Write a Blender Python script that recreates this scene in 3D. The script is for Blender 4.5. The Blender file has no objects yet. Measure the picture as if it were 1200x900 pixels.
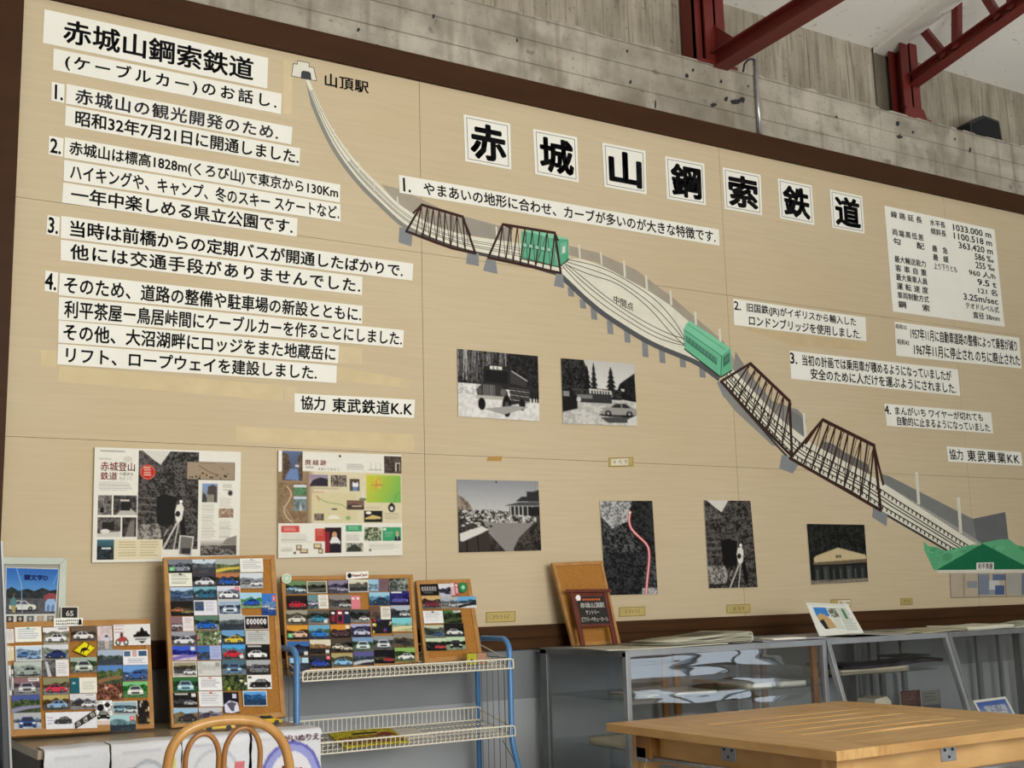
import bpy, math, random
import numpy as np
from mathutils import Vector, Matrix

C = bpy.context.scene.collection
scene = bpy.context.scene
EYE = 1.2

# ------------------------------------------------------------------ camera, light, exposure
F, YAW, PITCH, ROLL = 1443.9, math.radians(32.089), math.radians(9.7586), math.radians(-1.5378)
cy_, sy_, cp_, sp_, cr_, sr_ = math.cos(YAW), math.sin(YAW), math.cos(PITCH), math.sin(PITCH), math.cos(ROLL), math.sin(ROLL)
fwd0, right0, up0 = Vector((sy_, cy_, 0)), Vector((cy_, -sy_, 0)), Vector((0, 0, 1))
FWD = fwd0*cp_ + up0*sp_
up1 = up0*cp_ - fwd0*sp_
RIGHT = right0*cr_ + up1*sr_
UP = up1*cr_ - right0*sr_
cam_d = bpy.data.cameras.new('camera')
cam = bpy.data.objects.new('camera', cam_d)
C.objects.link(cam)
cam.matrix_world = Matrix(((RIGHT.x, UP.x, -FWD.x, 0), (RIGHT.y, UP.y, -FWD.y, 0), (RIGHT.z, UP.z, -FWD.z, EYE), (0, 0, 0, 1)))
cam_d.sensor_width = 36
cam_d.lens = 36*F/1200
cam_d.clip_start = 0.05
scene.camera = cam
scene.cycles.transparent_max_bounces = 48
scene.view_settings.view_transform = 'Standard'
scene.view_settings.look = 'None'
scene.view_settings.gamma = 1
scene.view_settings.use_curve_mapping = False
scene.view_settings.exposure = 0.13

world = bpy.data.worlds.new('world')
scene.world = world
world.use_nodes = True
bgn = world.node_tree.nodes['Background']
bgn.inputs['Color'].default_value = (0.80, 0.90, 1.0, 1)
bgn.inputs['Strength'].default_value = 2.0

def area(name, loc, target, sx, sy, power, col=(1, 1, 1), spread=180):
    d = bpy.data.lights.new(name, 'AREA')
    d.shape = 'RECTANGLE'; d.size = sx; d.size_y = sy; d.energy = power; d.color = col; d.spread = math.radians(spread)
    o = bpy.data.objects.new(name, d); C.objects.link(o)
    o.location = loc
    o.rotation_euler = (Vector(target)-Vector(loc)).to_track_quat('-Z', 'Y').to_euler()
    return o
# daylight through the windows of the wall behind the viewer
area('window_daylight', (2.0, -2.7, 2.4), (0.9, 4.7, 2.4), 3.6, 2.2, 150, (1.0, 0.965, 0.90), 125)
area('window_daylight', (8.3, -2.9, 1.7), (6.6, 0.6, 6.2), 2.8, 2.4, 125, (1.0, 0.985, 0.95), 80)

# ------------------------------------------------------------------ pixel -> place
def ray(px, py):
    return FWD + RIGHT*((px-600)/F) - UP*((py-450)/F)
def aty(px, py, Y):
    d = ray(px, py); v = d*(Y/d.y); v.z += EYE; return v
def atz(px, py, Z):
    d = ray(px, py); v = d*((Z-EYE)/d.z); v.z += EYE; return v
def atx(px, py, X):
    d = ray(px, py); v = d*(X/d.x); v.z += EYE; return v
class Plane:
    """a plane through two picture points at given depths, level along the wall"""
    def __init__(s, pb, Yb, pt, Yt):
        s.p = aty(*pb, Yb); q = aty(*pt, Yt)
        s.n = Vector((1, 0, 0)).cross(q-s.p).normalized()
        if s.n.y > 0: s.n = -s.n
    def at(s, px, py, off=0.0):
        d = ray(px, py); o = Vector((0, 0, EYE))
        return o + d*((s.p-o).dot(s.n)/d.dot(s.n)) + s.n*off
BY = 4.76                                  # face of the display board
class WallPlane:
    n = Vector((0, -1, 0))
    def at(s, px, py, off=0.0):
        v = aty(px, py, BY); v.y -= off; return v
WALL = WallPlane()

# ------------------------------------------------------------------ colour
def lin(c):
    return c/12.92 if c <= 0.04045 else ((c+0.055)/1.055)**2.4
def hx(h):
    if len(h) == 3: h = ''.join(a+a for a in h)
    return tuple(lin(int(h[i:i+2], 16)/255) for i in (0, 2, 4))
def sr(h):
    if len(h) == 3: h = ''.join(a+a for a in h)
    return np.array([int(h[i:i+2], 16)/255 for i in (0, 2, 4)])

# ------------------------------------------------------------------ materials
def mat(name, col=(0.8, 0.8, 0.8), rough=0.6, metal=0.0, spec=0.5):
    m = bpy.data.materials.new(name); m.use_nodes = True
    b = m.node_tree.nodes['Principled BSDF']
    b.inputs['Base Color'].default_value = (*col, 1); b.inputs['Roughness'].default_value = rough
    b.inputs['Metallic'].default_value = metal; b.inputs['Specular IOR Level'].default_value = spec
    return m
def nd(m, t, **kw):
    n = m.node_tree.nodes.new(t)
    for k, v in kw.items():
        if k in n.inputs: n.inputs[k].default_value = v
        else: setattr(n, k, v)
    return n
def lk(m, a, ao, b, bi): m.node_tree.links.new(a.outputs[ao], b.inputs[bi])
def bsdf(m): return m.node_tree.nodes['Principled BSDF']
def noisy(name, c1, c2, scale=(1, 1, 1), nscale=5.0, detail=4.0, rough=0.6, lo=0.3, hi=0.7, bump=0.0, metal=0.0, spec=0.5, distort=0.0):
    m = mat(name, c1, rough, metal, spec)
    tc = nd(m, 'ShaderNodeNewGeometry')
    mp = nd(m, 'ShaderNodeMapping', Scale=scale); lk(m, tc, 'Position', mp, 'Vector')
    nz = nd(m, 'ShaderNodeTexNoise', Scale=nscale, Detail=detail, Distortion=distort); lk(m, mp, 'Vector', nz, 'Vector')
    rp = nd(m, 'ShaderNodeValToRGB')
    rp.color_ramp.elements[0].position = lo; rp.color_ramp.elements[1].position = hi
    rp.color_ramp.elements[0].color = (*c1, 1); rp.color_ramp.elements[1].color = (*c2, 1)
    lk(m, nz, 'Fac', rp, 'Fac'); lk(m, rp, 'Color', bsdf(m), 'Base Color')
    if bump:
        bp = nd(m, 'ShaderNodeBump', Strength=bump, Distance=0.01); lk(m, nz, 'Fac', bp, 'Height'); lk(m, bp, 'Normal', bsdf(m), 'Normal')
    m['_ramp'] = rp.name
    return m
def overlay(m, scale, nscale, lo, hi, amount, col, mode='MIX', detail=5.0):
    """stains: mix another colour over the base colour where a second noise is high"""
    b = bsdf(m); l = b.inputs['Base Color'].links[0]; src = l.from_socket
    tc = nd(m, 'ShaderNodeNewGeometry'); mp = nd(m, 'ShaderNodeMapping', Scale=scale); lk(m, tc, 'Position', mp, 'Vector')
    nz = nd(m, 'ShaderNodeTexNoise', Scale=nscale, Detail=detail); lk(m, mp, 'Vector', nz, 'Vector')
    mr = nd(m, 'ShaderNodeMapRange'); mr.inputs['From Min'].default_value = lo; mr.inputs['From Max'].default_value = hi
    mr.inputs['To Max'].default_value = amount; lk(m, nz, 'Fac', mr, 'Value')
    mx = nd(m, 'ShaderNodeMix', data_type='RGBA', blend_type=mode)
    m.node_tree.links.new(mr.outputs['Result'], mx.inputs[0]); m.node_tree.links.new(src, mx.inputs[6])
    mx.inputs[7].default_value = (*col, 1)
    m.node_tree.links.new(mx.outputs[2], b.inputs['Base Color'])
def joints(m, axis, period, width, col, wobble=0.0):
    """formwork joints: thin lines at regular spacing along one axis of the place"""
    b = bsdf(m); src = b.inputs['Base Color'].links[0].from_socket
    tc = nd(m, 'ShaderNodeNewGeometry'); sx = nd(m, 'ShaderNodeSeparateXYZ'); lk(m, tc, 'Position', sx, 'Vector')
    md = nd(m, 'ShaderNodeMath', operation='MODULO'); lk(m, sx, axis, md, 0); md.inputs[1].default_value = period
    lt = nd(m, 'ShaderNodeMath', operation='LESS_THAN'); lk(m, md, 'Value', lt, 0); lt.inputs[1].default_value = width
    nz = nd(m, 'ShaderNodeTexNoise', Scale=1.5, Detail=2.0); lk(m, tc, 'Position', nz, 'Vector')
    ml = nd(m, 'ShaderNodeMath', operation='MULTIPLY'); lk(m, lt, 'Value', ml, 0); lk(m, nz, 'Fac', ml, 1)
    mx = nd(m, 'ShaderNodeMix', data_type='RGBA', blend_type='MIX')
    m.node_tree.links.new(ml.outputs[0], mx.inputs[0]); m.node_tree.links.new(src, mx.inputs[6]); mx.inputs[7].default_value = (*col, 1)
    m.node_tree.links.new(mx.outputs[2], b.inputs['Base Color'])
def attr_mat(name, rough=0.6, spec=0.4, amount=0.06, nscale=60.0):
    m = mat(name, (1, 1, 1), rough, 0, spec)
    a = nd(m, 'ShaderNodeAttribute'); a.attribute_name = 'col'
    g = nd(m, 'ShaderNodeNewGeometry'); nz = nd(m, 'ShaderNodeTexNoise', Scale=nscale, Detail=3.0); lk(m, g, 'Position', nz, 'Vector')
    mr = nd(m, 'ShaderNodeMapRange'); mr.inputs['To Min'].default_value = 1-amount*2; mr.inputs['To Max'].default_value = 1+amount*2
    lk(m, nz, 'Fac', mr, 'Value')
    mx = nd(m, 'ShaderNodeMix', data_type='RGBA', blend_type='MULTIPLY'); mx.inputs[0].default_value = 1
    m.node_tree.links.new(a.outputs['Color'], mx.inputs[6]); m.node_tree.links.new(mr.outputs['Result'], mx.inputs[7])
    m.node_tree.links.new(mx.outputs[2], bsdf(m).inputs['Base Color'])
    return m
def glass_mat(name, tint=(0.9, 0.95, 0.95), bump=0.0, ior=1.45, glossy=1.0):
    m = bpy.data.materials.new(name); m.use_nodes = True
    nt = m.node_tree; nt.nodes.remove(nt.nodes['Principled BSDF']); out = nt.nodes['Material Output']
    t = nd(m, 'ShaderNodeBsdfTransparent'); t.inputs['Color'].default_value = (*tint, 1)
    g = nd(m, 'ShaderNodeBsdfGlossy'); g.inputs['Roughness'].default_value = 0.02
    fr = nd(m, 'ShaderNodeLayerWeight', Blend=0.5); mx = nd(m, 'ShaderNodeMixShader')
    pw = nd(m, 'ShaderNodeMath', operation='POWER'); lk(m, fr, 'Facing', pw, 0); pw.inputs[1].default_value = 4.5
    sc = nd(m, 'ShaderNodeMath', operation='MULTIPLY_ADD'); lk(m, pw, 'Value', sc, 0); sc.inputs[1].default_value = 0.9*glossy; sc.inputs[2].default_value = 0.035*glossy
    lk(m, sc, 'Value', mx, 'Fac'); nt.links.new(t.outputs[0], mx.inputs[1]); nt.links.new(g.outputs[0], mx.inputs[2]); nt.links.new(mx.outputs[0], out.inputs['Surface'])
    if bump:
        ge = nd(m, 'ShaderNodeNewGeometry'); mp = nd(m, 'ShaderNodeMapping', Scale=(0.8, 1, 7)); lk(m, ge, 'Position', mp, 'Vector')
        nz = nd(m, 'ShaderNodeTexNoise', Scale=1.6, Detail=1.0); lk(m, mp, 'Vector', nz, 'Vector')
        bp = nd(m, 'ShaderNodeBump', Strength=bump, Distance=0.02); lk(m, nz, 'Fac', bp, 'Height')
        lk(m, bp, 'Normal', g, 'Normal'); lk(m, bp, 'Normal', fr, 'Normal')
    return m

M = {}
M['board'] = noisy('board_paint', hx('c8b798'), hx('cfbe9f'), (0.7, 1, 14), 5, 6, 0.75, 0.3, 0.7, spec=0.25)
overlay(M['board'], (1, 1, 1.6), 0.9, 0.45, 0.75, 0.35, hx('c0aa82'))
M['brown'] = noisy('brown_paint', hx('3c2616'), hx('442b18'), (1, 1, 6), 3, 4, 0.55, spec=0.12)
M['brown_dark'] = noisy('brown_wood', hx('3a2513'), hx('4c3018'), (0.6, 1, 8), 4, 4, 0.55, spec=0.12)
M['concrete'] = noisy('board_marked_concrete', hx('948d81'), hx('beb7a9'), (0.5, 1, 2.2), 2.2, 10, 0.88, 0.3, 0.7, bump=0.3, spec=0.15)
overlay(M['concrete'], (1, 1, 1), 1.0, 0.48, 0.7, 0.6, hx('6f6758'), detail=8)
overlay(M['concrete'], (2.5, 1, 0.7), 2.2, 0.52, 0.72, 0.55, hx('c0b8a8'), detail=8)
overlay(M['concrete'], (2.2, 1, 0.6), 1.3, 0.56, 0.72, 0.5, hx('75654a'))
overlay(M['concrete'], (1, 1, 1), 40, 0.60, 0.75, 0.5, hx('5a5245'), detail=3)
overlay(M['concrete'], (1, 1, 1), 9, 0.66, 0.72, 0.5, hx('4f483d'), detail=2)
overlay(M['concrete'], (1.5, 1, 1.2), 6, 0.46, 0.66, 0.4, hx('6a6356'), detail=10)
overlay(M['concrete'], (5, 1, 0.5), 2.5, 0.55, 0.7, 0.45, hx('5f574a'), detail=8)
joints(M['concrete'], 'Z', 0.122, 0.006, hx('3d372f'))
M['concrete_up'] = noisy('plank_marked_concrete', hx('8f8777'), hx('b5ac9b'), (3.0, 1, 0.7), 3.0, 10, 0.88, 0.3, 0.72, bump=0.3, spec=0.15)
overlay(M['concrete_up'], (16, 1, 1.0), 2.6, 0.5, 0.68, 0.55, hx('5c5447'), detail=8)
overlay(M['concrete_up'], (1, 1, 1), 1.2, 0.46, 0.7, 0.5, hx('625a4d'), detail=8)
overlay(M['concrete_up'], (4, 1, 1.5), 3.0, 0.55, 0.72, 0.5, hx('b0a898'), detail=8)
overlay(M['concrete_up'], (1, 1, 1), 45, 0.60, 0.75, 0.5, hx('565044'), detail=3)
joints(M['concrete_up'], 'X', 0.17, 0.004, hx('4c463b'))
M['concrete_dark'] = noisy('dark_concrete', hx('565044'), hx('736b5d'), (2, 1, 1), 3.0, 8, 0.85, spec=0.2)  # darker concrete tone, used on the pilaster only
M['lower'] = noisy('grey_wall_paint', hx('7a7e82'), hx('83878b'), (1, 1, 1), 2.5, 3, 0.6, spec=0.3)
M['dado'] = noisy('pale_grey_wall_paint', hx('989da1'), hx('a2a6aa'), (1, 1, 1), 2.5, 3, 0.6, spec=0.3)
M['ceiling'] = noisy('white_ceiling_board', hx('e6e3dc'), hx('eeebe4'), (1, 1, 1), 1.8, 6, 0.9, spec=0.2)
overlay(M['ceiling'], (1, 1, 1), 25, 0.68, 0.74, 0.4, hx('9a958a'), detail=1)
M['steel'] = noisy('red_oxide_paint', hx('621f1b'), hx('6d2520'), (1, 1, 1), 6, 4, 0.5, spec=0.4)
M['wood'] = noisy('oiled_pine', hx('b58850'), hx('deb67a'), (1.2, 14, 3), 3.0, 5, 0.38, 0.3, 0.72, spec=0.5)
M['wood_y'] = noisy('oiled_pine_crossgrain', hx('b58850'), hx('dcb376'), (14, 1.2, 3), 3.0, 5, 0.38, 0.3, 0.72, spec=0.5)
M['wood_dark'] = noisy('dark_pine', hx('7c4f24'), hx('9a6a33'), (6, 6, 1), 3.0, 4, 0.5)
M['frame_wood'] = noisy('corkboard_frame_wood', hx('a3733a'), hx('b88849'), (4, 4, 4), 5, 4, 0.5)
M['cork'] = noisy('cork', hx('9a6630'), hx('b4803f'), (1, 1, 1), 160, 4, 0.9, spec=0.15)
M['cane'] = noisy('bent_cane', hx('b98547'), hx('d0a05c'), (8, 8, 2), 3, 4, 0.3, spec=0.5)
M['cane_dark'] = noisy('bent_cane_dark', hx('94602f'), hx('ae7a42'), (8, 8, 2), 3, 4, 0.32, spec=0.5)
M['alu'] = noisy('dull_aluminium', hx('94989c'), hx('a5a9ad'), (1, 1, 1), 9, 4, 0.42, metal=0.55)
M['alu_dark'] = noisy('dull_dark_aluminium', hx('75777a'), hx('85878a'), (1, 1, 1), 9, 4, 0.45, metal=0.4)
M['grey_panel'] = noisy('grey_sheet', hx('7d8288'), hx('888d92'), (1, 1, 1), 3, 3, 0.5)
M['wire'] = mat('cream_plastic_coated_wire', hx('e6e0cf'), 0.4)
M['wire_dark'] = mat('dull_wire', hx('70706e'), 0.4, 0.3)
M['blue'] = noisy('blue_enamel', hx('4a7fb5'), hx('5289c0'), (1, 1, 1), 8, 3, 0.35)
M['black'] = noisy('black_plastic', hx('15171a'), hx('1d1f23'), (1, 1, 1), 20, 3, 0.5)
M['paper'] = noisy('white_paper', hx('edece2'), hx('f2f1e8'), (1, 1, 1), 6, 3, 0.7, spec=0.2)
M['ink'] = mat('black_ink', hx('101014'), 0.6, 0, 0.2)
M['ink_faded'] = mat('faded_ink', hx('44434c'), 0.6, 0, 0.2)
M['ink_red'] = mat('red_ink', hx('a8201c'), 0.6, 0, 0.2)
M['ink_grey'] = mat('grey_ink', hx('5a5348'), 0.6, 0, 0.2)
M['ink_purple'] = mat('purple_ink', hx('a05070'), 0.6, 0, 0.2)
M['ink_orange'] = mat('orange_ink', hx('e07030'), 0.6, 0, 0.2)
M['ink_white'] = mat('white_ink', hx('f0eee6'), 0.6, 0, 0.2)
M['ink_blue'] = mat('blue_ink', hx('1b3f9a'), 0.6, 0, 0.2)
M['print'] = attr_mat('printed_card', 0.55, 0.12, 0.04, 90)
M['gloss'] = attr_mat('matt_photograph', 0.5, 0.12, 0.03, 40)
M['paint'] = attr_mat('poster_paint', 0.7, 0.25, 0.06, 14)
M['brass'] = noisy('brass_plate', hx('b79f5c'), hx('c9b36e'), (1, 1, 1), 12, 3, 0.45, metal=0.25)
M['pale_frame'] = noisy('pale_green_frame', hx('b8c0b4'), hx('c4cbbf'), (1, 1, 1), 8, 3, 0.5)
M['red_wood'] = noisy('red_brown_lacquer', hx('5a2416'), hx('6b2e1c'), (3, 3, 3), 5, 3, 0.35)
M['plate_black'] = mat('black_sign_plate', hx('1a1210'), 0.45)
M['floor'] = noisy('concrete_floor', hx('a39c90'), hx('b0a99c'), (1, 1, 1), 1.5, 6, 0.5)
M['plaster'] = noisy('plaster', hx('c9c4b8'), hx('d3cec2'), (1, 1, 1), 2, 4, 0.9)
M['glass'] = glass_mat('clear_glass', (0.97, 0.975, 0.97))
M['glass_wavy'] = glass_mat('wavy_acrylic', (0.95, 0.96, 0.965), 0.8, 1.55, 3.4)
M['glass_shelf'] = glass_mat('green_edge_glass', (0.9, 0.94, 0.92), 0, 1.5)
M['zinc'] = noisy('zinc_plated_steel', hx('a9abae'), hx('bfc1c4'), (1, 1, 1), 30, 3, 0.3, metal=0.8)
M['yellow'] = mat('yellow_toy_enamel', hx('d8b020'), 0.25)
M['cabinet'] = noisy('laminate_top', hx('a29279'), hx('b09f85'), (1, 1, 1), 4, 4, 0.25)
M['cabinet_dark'] = noisy('dark_cabinet_side', hx('2c241b'), hx('3a3023'), (1, 1, 5), 3, 3, 0.5)
M['cream'] = noisy('cream_card', hx('d8cdb4'), hx('e0d6be'), (1, 1, 1), 9, 3, 0.6)
M['plastic_clear'] = glass_mat('clear_plastic', (0.93, 0.93, 0.9), 0, 1.4)

# ------------------------------------------------------------------ mesh builder
class MB:
    def __init__(s): s.v = []; s.f = []; s.mi = []; s.c = []
    def add(s, vs, fs, mi=0, col=None):
        n = len(s.v); s.v += [Vector(v) for v in vs]; s.f += [tuple(i+n for i in f) for f in fs]; s.mi += [mi]*len(fs); s.c += [col]*len(vs)
        return s
    def box(s, a, b, mi=0, col=None):
        x0, x1 = sorted((a[0], b[0])); y0, y1 = sorted((a[1], b[1])); z0, z1 = sorted((a[2], b[2]))
        vs = [(x0, y0, z0), (x1, y0, z0), (x1, y1, z0), (x0, y1, z0), (x0, y0, z1), (x1, y0, z1), (x1, y1, z1), (x0, y1, z1)]
        return s.add(vs, [(0, 3, 2, 1), (4, 5, 6, 7), (0, 1, 5, 4), (1, 2, 6, 5), (2, 3, 7, 6), (3, 0, 4, 7)], mi, col)
    def prism(s, poly, vec, mi=0, col=None):
        """poly: front outline; vec: how far the back lies behind it"""
        n = len(poly); vec = Vector(vec); a = [Vector(p) for p in poly]
        nor = Vector((0, 0, 0))
        for i in range(n): nor += a[i].cross(a[(i+1) % n])
        if nor.dot(vec) > 0: a = a[::-1]
        vs = a + [p+vec for p in a]
        fs = [tuple(range(n)), tuple(range(2*n-1, n-1, -1))] + [(i, n+i, n+(i+1) % n, (i+1) % n) for i in range(n)]
        return s.add(vs, fs, mi, col)
    def flat(s, poly, mi=0, col=None, facing=Vector((0, -1, 0))):
        a = [Vector(p) for p in poly]; n = len(a); nor = Vector((0, 0, 0))
        for i in range(n): nor += a[i].cross(a[(i+1) % n])
        if nor.dot(facing) < 0: a = a[::-1]
        return s.add(a, [tuple(range(n))], mi, col)
    def bar(s, p, q, w, h, up=(0, 0, 1), mi=0, col=None):
        """square bar from p to q, w wide and h high"""
        p, q = Vector(p), Vector(q); d = (q-p).normalized(); u = Vector(up)
        sd = d.cross(u)
        if sd.length < 1e-4: sd = d.cross(Vector((0, 1, 0)))
        sd.normalize(); u = sd.cross(d).normalized()
        o = [sd*(-w/2)-u*(h/2), sd*(w/2)-u*(h/2), sd*(w/2)+u*(h/2), sd*(-w/2)+u*(h/2)]
        vs = [p+e for e in o] + [q+e for e in o]
        return s.add(vs, [(0, 1, 2, 3), (7, 6, 5, 4), (0, 4, 5, 1), (1, 5, 6, 2), (2, 6, 7, 3), (3, 7, 4, 0)], mi, col)
    def tube(s, pts, r, n=10, closed=False, mi=0, col=None, cap=True):
        pts = [Vector(p) for p in pts]; k = len(pts); rings = []
        nrm = None
        for i in range(k):
            if closed: t = pts[(i+1) % k]-pts[i-1]
            else: t = pts[min(i+1, k-1)]-pts[max(i-1, 0)]
            t.normalize()
            if nrm is None:
                nrm = t.orthogonal().normalized()
            nrm = (nrm - t*nrm.dot(t))
            if nrm.length < 1e-6: nrm = t.orthogonal()
            nrm.normalize(); bn = t.cross(nrm)
            rr = r[i] if isinstance(r, (list, tuple)) else r
            rings.append([pts[i]+(nrm*math.cos(2*math.pi*j/n)+bn*math.sin(2*math.pi*j/n))*rr for j in range(n)])
        vs = [v for rg in rings for v in rg]; fs = []
        m = k if closed else k-1
        for i in range(m):
            a, b = i*n, ((i+1) % k)*n
            best = 0
            if closed and i == k-1:
                best = min(range(n), key=lambda o: (rings[i][0]-rings[0][o]).length)
            for j in range(n):
                fs.append((a+j, a+(j+1) % n, b+(j+1+best) % n, b+(j+best) % n))
        if not closed and cap: fs += [tuple(range(n-1, -1, -1)), tuple(range((k-1)*n, k*n))]
        return s.add(vs, fs, mi, col)
    def lathe(s, c, prof, n=20, mi=0, axis='Z'):
        c = Vector(c); vs = []
        for r, h in prof:
            for j in range(n):
                a = 2*math.pi*j/n
                vs.append(c + (Vector((r*math.cos(a), r*math.sin(a), h)) if axis == 'Z' else Vector((r*math.cos(a), h, r*math.sin(a)))))
        fs = []
        for i in range(len(prof)-1):
            for j in range(n): fs.append((i*n+j, i*n+(j+1) % n, (i+1)*n+(j+1) % n, (i+1)*n+j))
        fs += [tuple(range(n-1, -1, -1)), tuple(range((len(prof)-1)*n, len(prof)*n))]
        return s.add(vs, fs, mi)

def props(o, label=None, cat=None, group=None, kind=None):
    if label: o['label'] = label
    if cat: o['category'] = cat
    if group: o['group'] = group
    if kind: o['kind'] = kind
    return o
def link_mesh(name, me, parent):
    o = bpy.data.objects.new(name, me); C.objects.link(o)
    if parent is None:
        n = len(me.vertices); co = np.empty(n*3, dtype=np.float32); me.vertices.foreach_get('co', co); co = co.reshape(-1, 3)
        b = np.array([(co[:, 0].min()+co[:, 0].max())/2, (co[:, 1].min()+co[:, 1].max())/2, co[:, 2].min()])
        me.vertices.foreach_set('co', (co-b).astype(np.float32).ravel()); me.update(); o.location = Vector(b.tolist())
    else:
        o.parent = parent
        if parent.parent is None: o.matrix_parent_inverse = Matrix.Translation(-parent.location)
    return o
def obj(name, mb, mats, parent=None, smooth=False, bevel=0.0):
    me = bpy.data.meshes.new(name); me.from_pydata([tuple(v) for v in mb.v], [], mb.f)
    mats = mats if isinstance(mats, (list, tuple)) else [mats]
    for m in mats: me.materials.append(M[m] if isinstance(m, str) else m)
    me.polygons.foreach_set('material_index', mb.mi)
    if any(c is not None for c in mb.c):
        a = me.color_attributes.new('col', 'FLOAT_COLOR', 'POINT')
        a.data.foreach_set('color', np.array([(*(c if c is not None else (0.8, 0.8, 0.8)), 1.0) for c in mb.c], dtype=np.float32).ravel())
    if smooth: me.polygons.foreach_set('use_smooth', [True]*len(me.polygons))
    me.update()
    o = link_mesh(name, me, parent)
    if bevel:
        b = o.modifiers.new('bevel', 'BEVEL'); b.width = bevel; b.segments = 2; b.limit_method = 'ANGLE'
    return o
def empty(name, loc, label, cat, group=None):
    o = bpy.data.objects.new(name, None); C.objects.link(o); o.location = loc; o.empty_display_size = 0.1
    return props(o, label, cat, group)
def struct(name, mb, mats, parent=None, bevel=0.0):
    o = obj(name, mb, mats, parent, bevel=bevel)
    if parent is None: o['kind'] = 'structure'
    return o
def B(*ab):
    m = MB()
    for a, b in ab: m.box(a, b)
    return m

# ------------------------------------------------------------------ lettering
def text_mesh(body, off, aspect=None, space=1.0):
    c = bpy.data.curves.new('lettering', 'FONT'); c.body = body; c.size = 1; c.resolution_u = 2; c.space_character = space
    o = bpy.data.objects.new('lettering', c); C.objects.link(o)
    dg = bpy.context.evaluated_depsgraph_get()
    me = bpy.data.meshes.new_from_object(o.evaluated_get(dg))
    n = len(me.vertices); co = np.empty(n*3, dtype=np.float32); me.vertices.foreach_get('co', co); co = co.reshape(-1, 3)
    fs = [tuple(p.vertices) for p in me.polygons]
    w0, h0 = (np.ptp(co[:, 0]), np.ptp(co[:, 1])) if n else (0, 0)
    if off and n:                          # brush weight: the same strokes set again around a small circle
        k = 18 if off > 0.03 else 6
        co0, fs0 = co, fs; cos, fs = [co0], list(fs0)
        for i in range(k):
            t = 2*math.pi*i/k; cos.append(co0+np.array([off*math.cos(t), off*math.sin(t), 0], dtype=np.float32)); fs += [tuple(j+n*(i+1) for j in f) for f in fs0]
        co = np.concatenate(cos)
    bpy.data.objects.remove(o); bpy.data.curves.remove(c); bpy.data.meshes.remove(me)
    if aspect and n and space == 1.0 and len(body) > 2:
        w, h = w0, h0; need = h*aspect; g = h*0.9
        if need > w*1.04: return text_mesh(body, off, None, min(1.9, max(1.01, (need-g)/max(w-g, .1))))
    return co, fs
def letter(mb, body, quad, u0, u1, v0, v1, off=0.016, mi=0, lift=None):
    """set a line of text into the part u0..u1, v0..v1 (v down) of a quad TL,TR,BR,BL"""
    TL, TR, BR, BL = quad
    co, fs = text_mesh(body, off, None if any(ch.isdigit() for ch in body) and len(body) < 11 else (TR-TL).length*abs(u1-u0)/((BL-TL).length*abs(v1-v0)))
    if len(co) == 0: return
    x0, x1 = co[:, 0].min(), co[:, 0].max(); y0, y1 = co[:, 1].min(), co[:, 1].max()
    TL, TR, BR, BL = quad; vs = []
    for x, y, z in co:
        u = u0+(u1-u0)*(x-x0)/max(x1-x0, 1e-6); v = v1-(v1-v0)*(y-y0)/max(y1-y0, 1e-6)
        p = TL*(1-u)*(1-v)+TR*u*(1-v)+BR*u*v+BL*(1-u)*v
        vs.append(p + lift)
    mb.add(vs, fs, mi)
def qu(quadpx, plane, off=0.0): return [plane.at(x, y, off) for x, y in quadpx]
def ucoord(quadpx, px):
    """fraction along a quad for a picture x on its middle line"""
    a = WALL.at((quadpx[0][0]+quadpx[3][0])/2, (quadpx[0][1]+quadpx[3][1])/2); b = WALL.at((quadpx[1][0]+quadpx[2][0])/2, (quadpx[1][1]+quadpx[2][1])/2)
    x0 = (quadpx[0][0]+quadpx[3][0])/2; x1 = (quadpx[1][0]+quadpx[2][0])/2; t = (px-x0)/(x1-x0)
    yy = ((quadpx[0][1]+quadpx[3][1])*(1-t)+(quadpx[1][1]+quadpx[2][1])*t)/2
    p = WALL.at(px, yy)
    return (p-a).dot(b-a)/(b-a).length_squared

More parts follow.
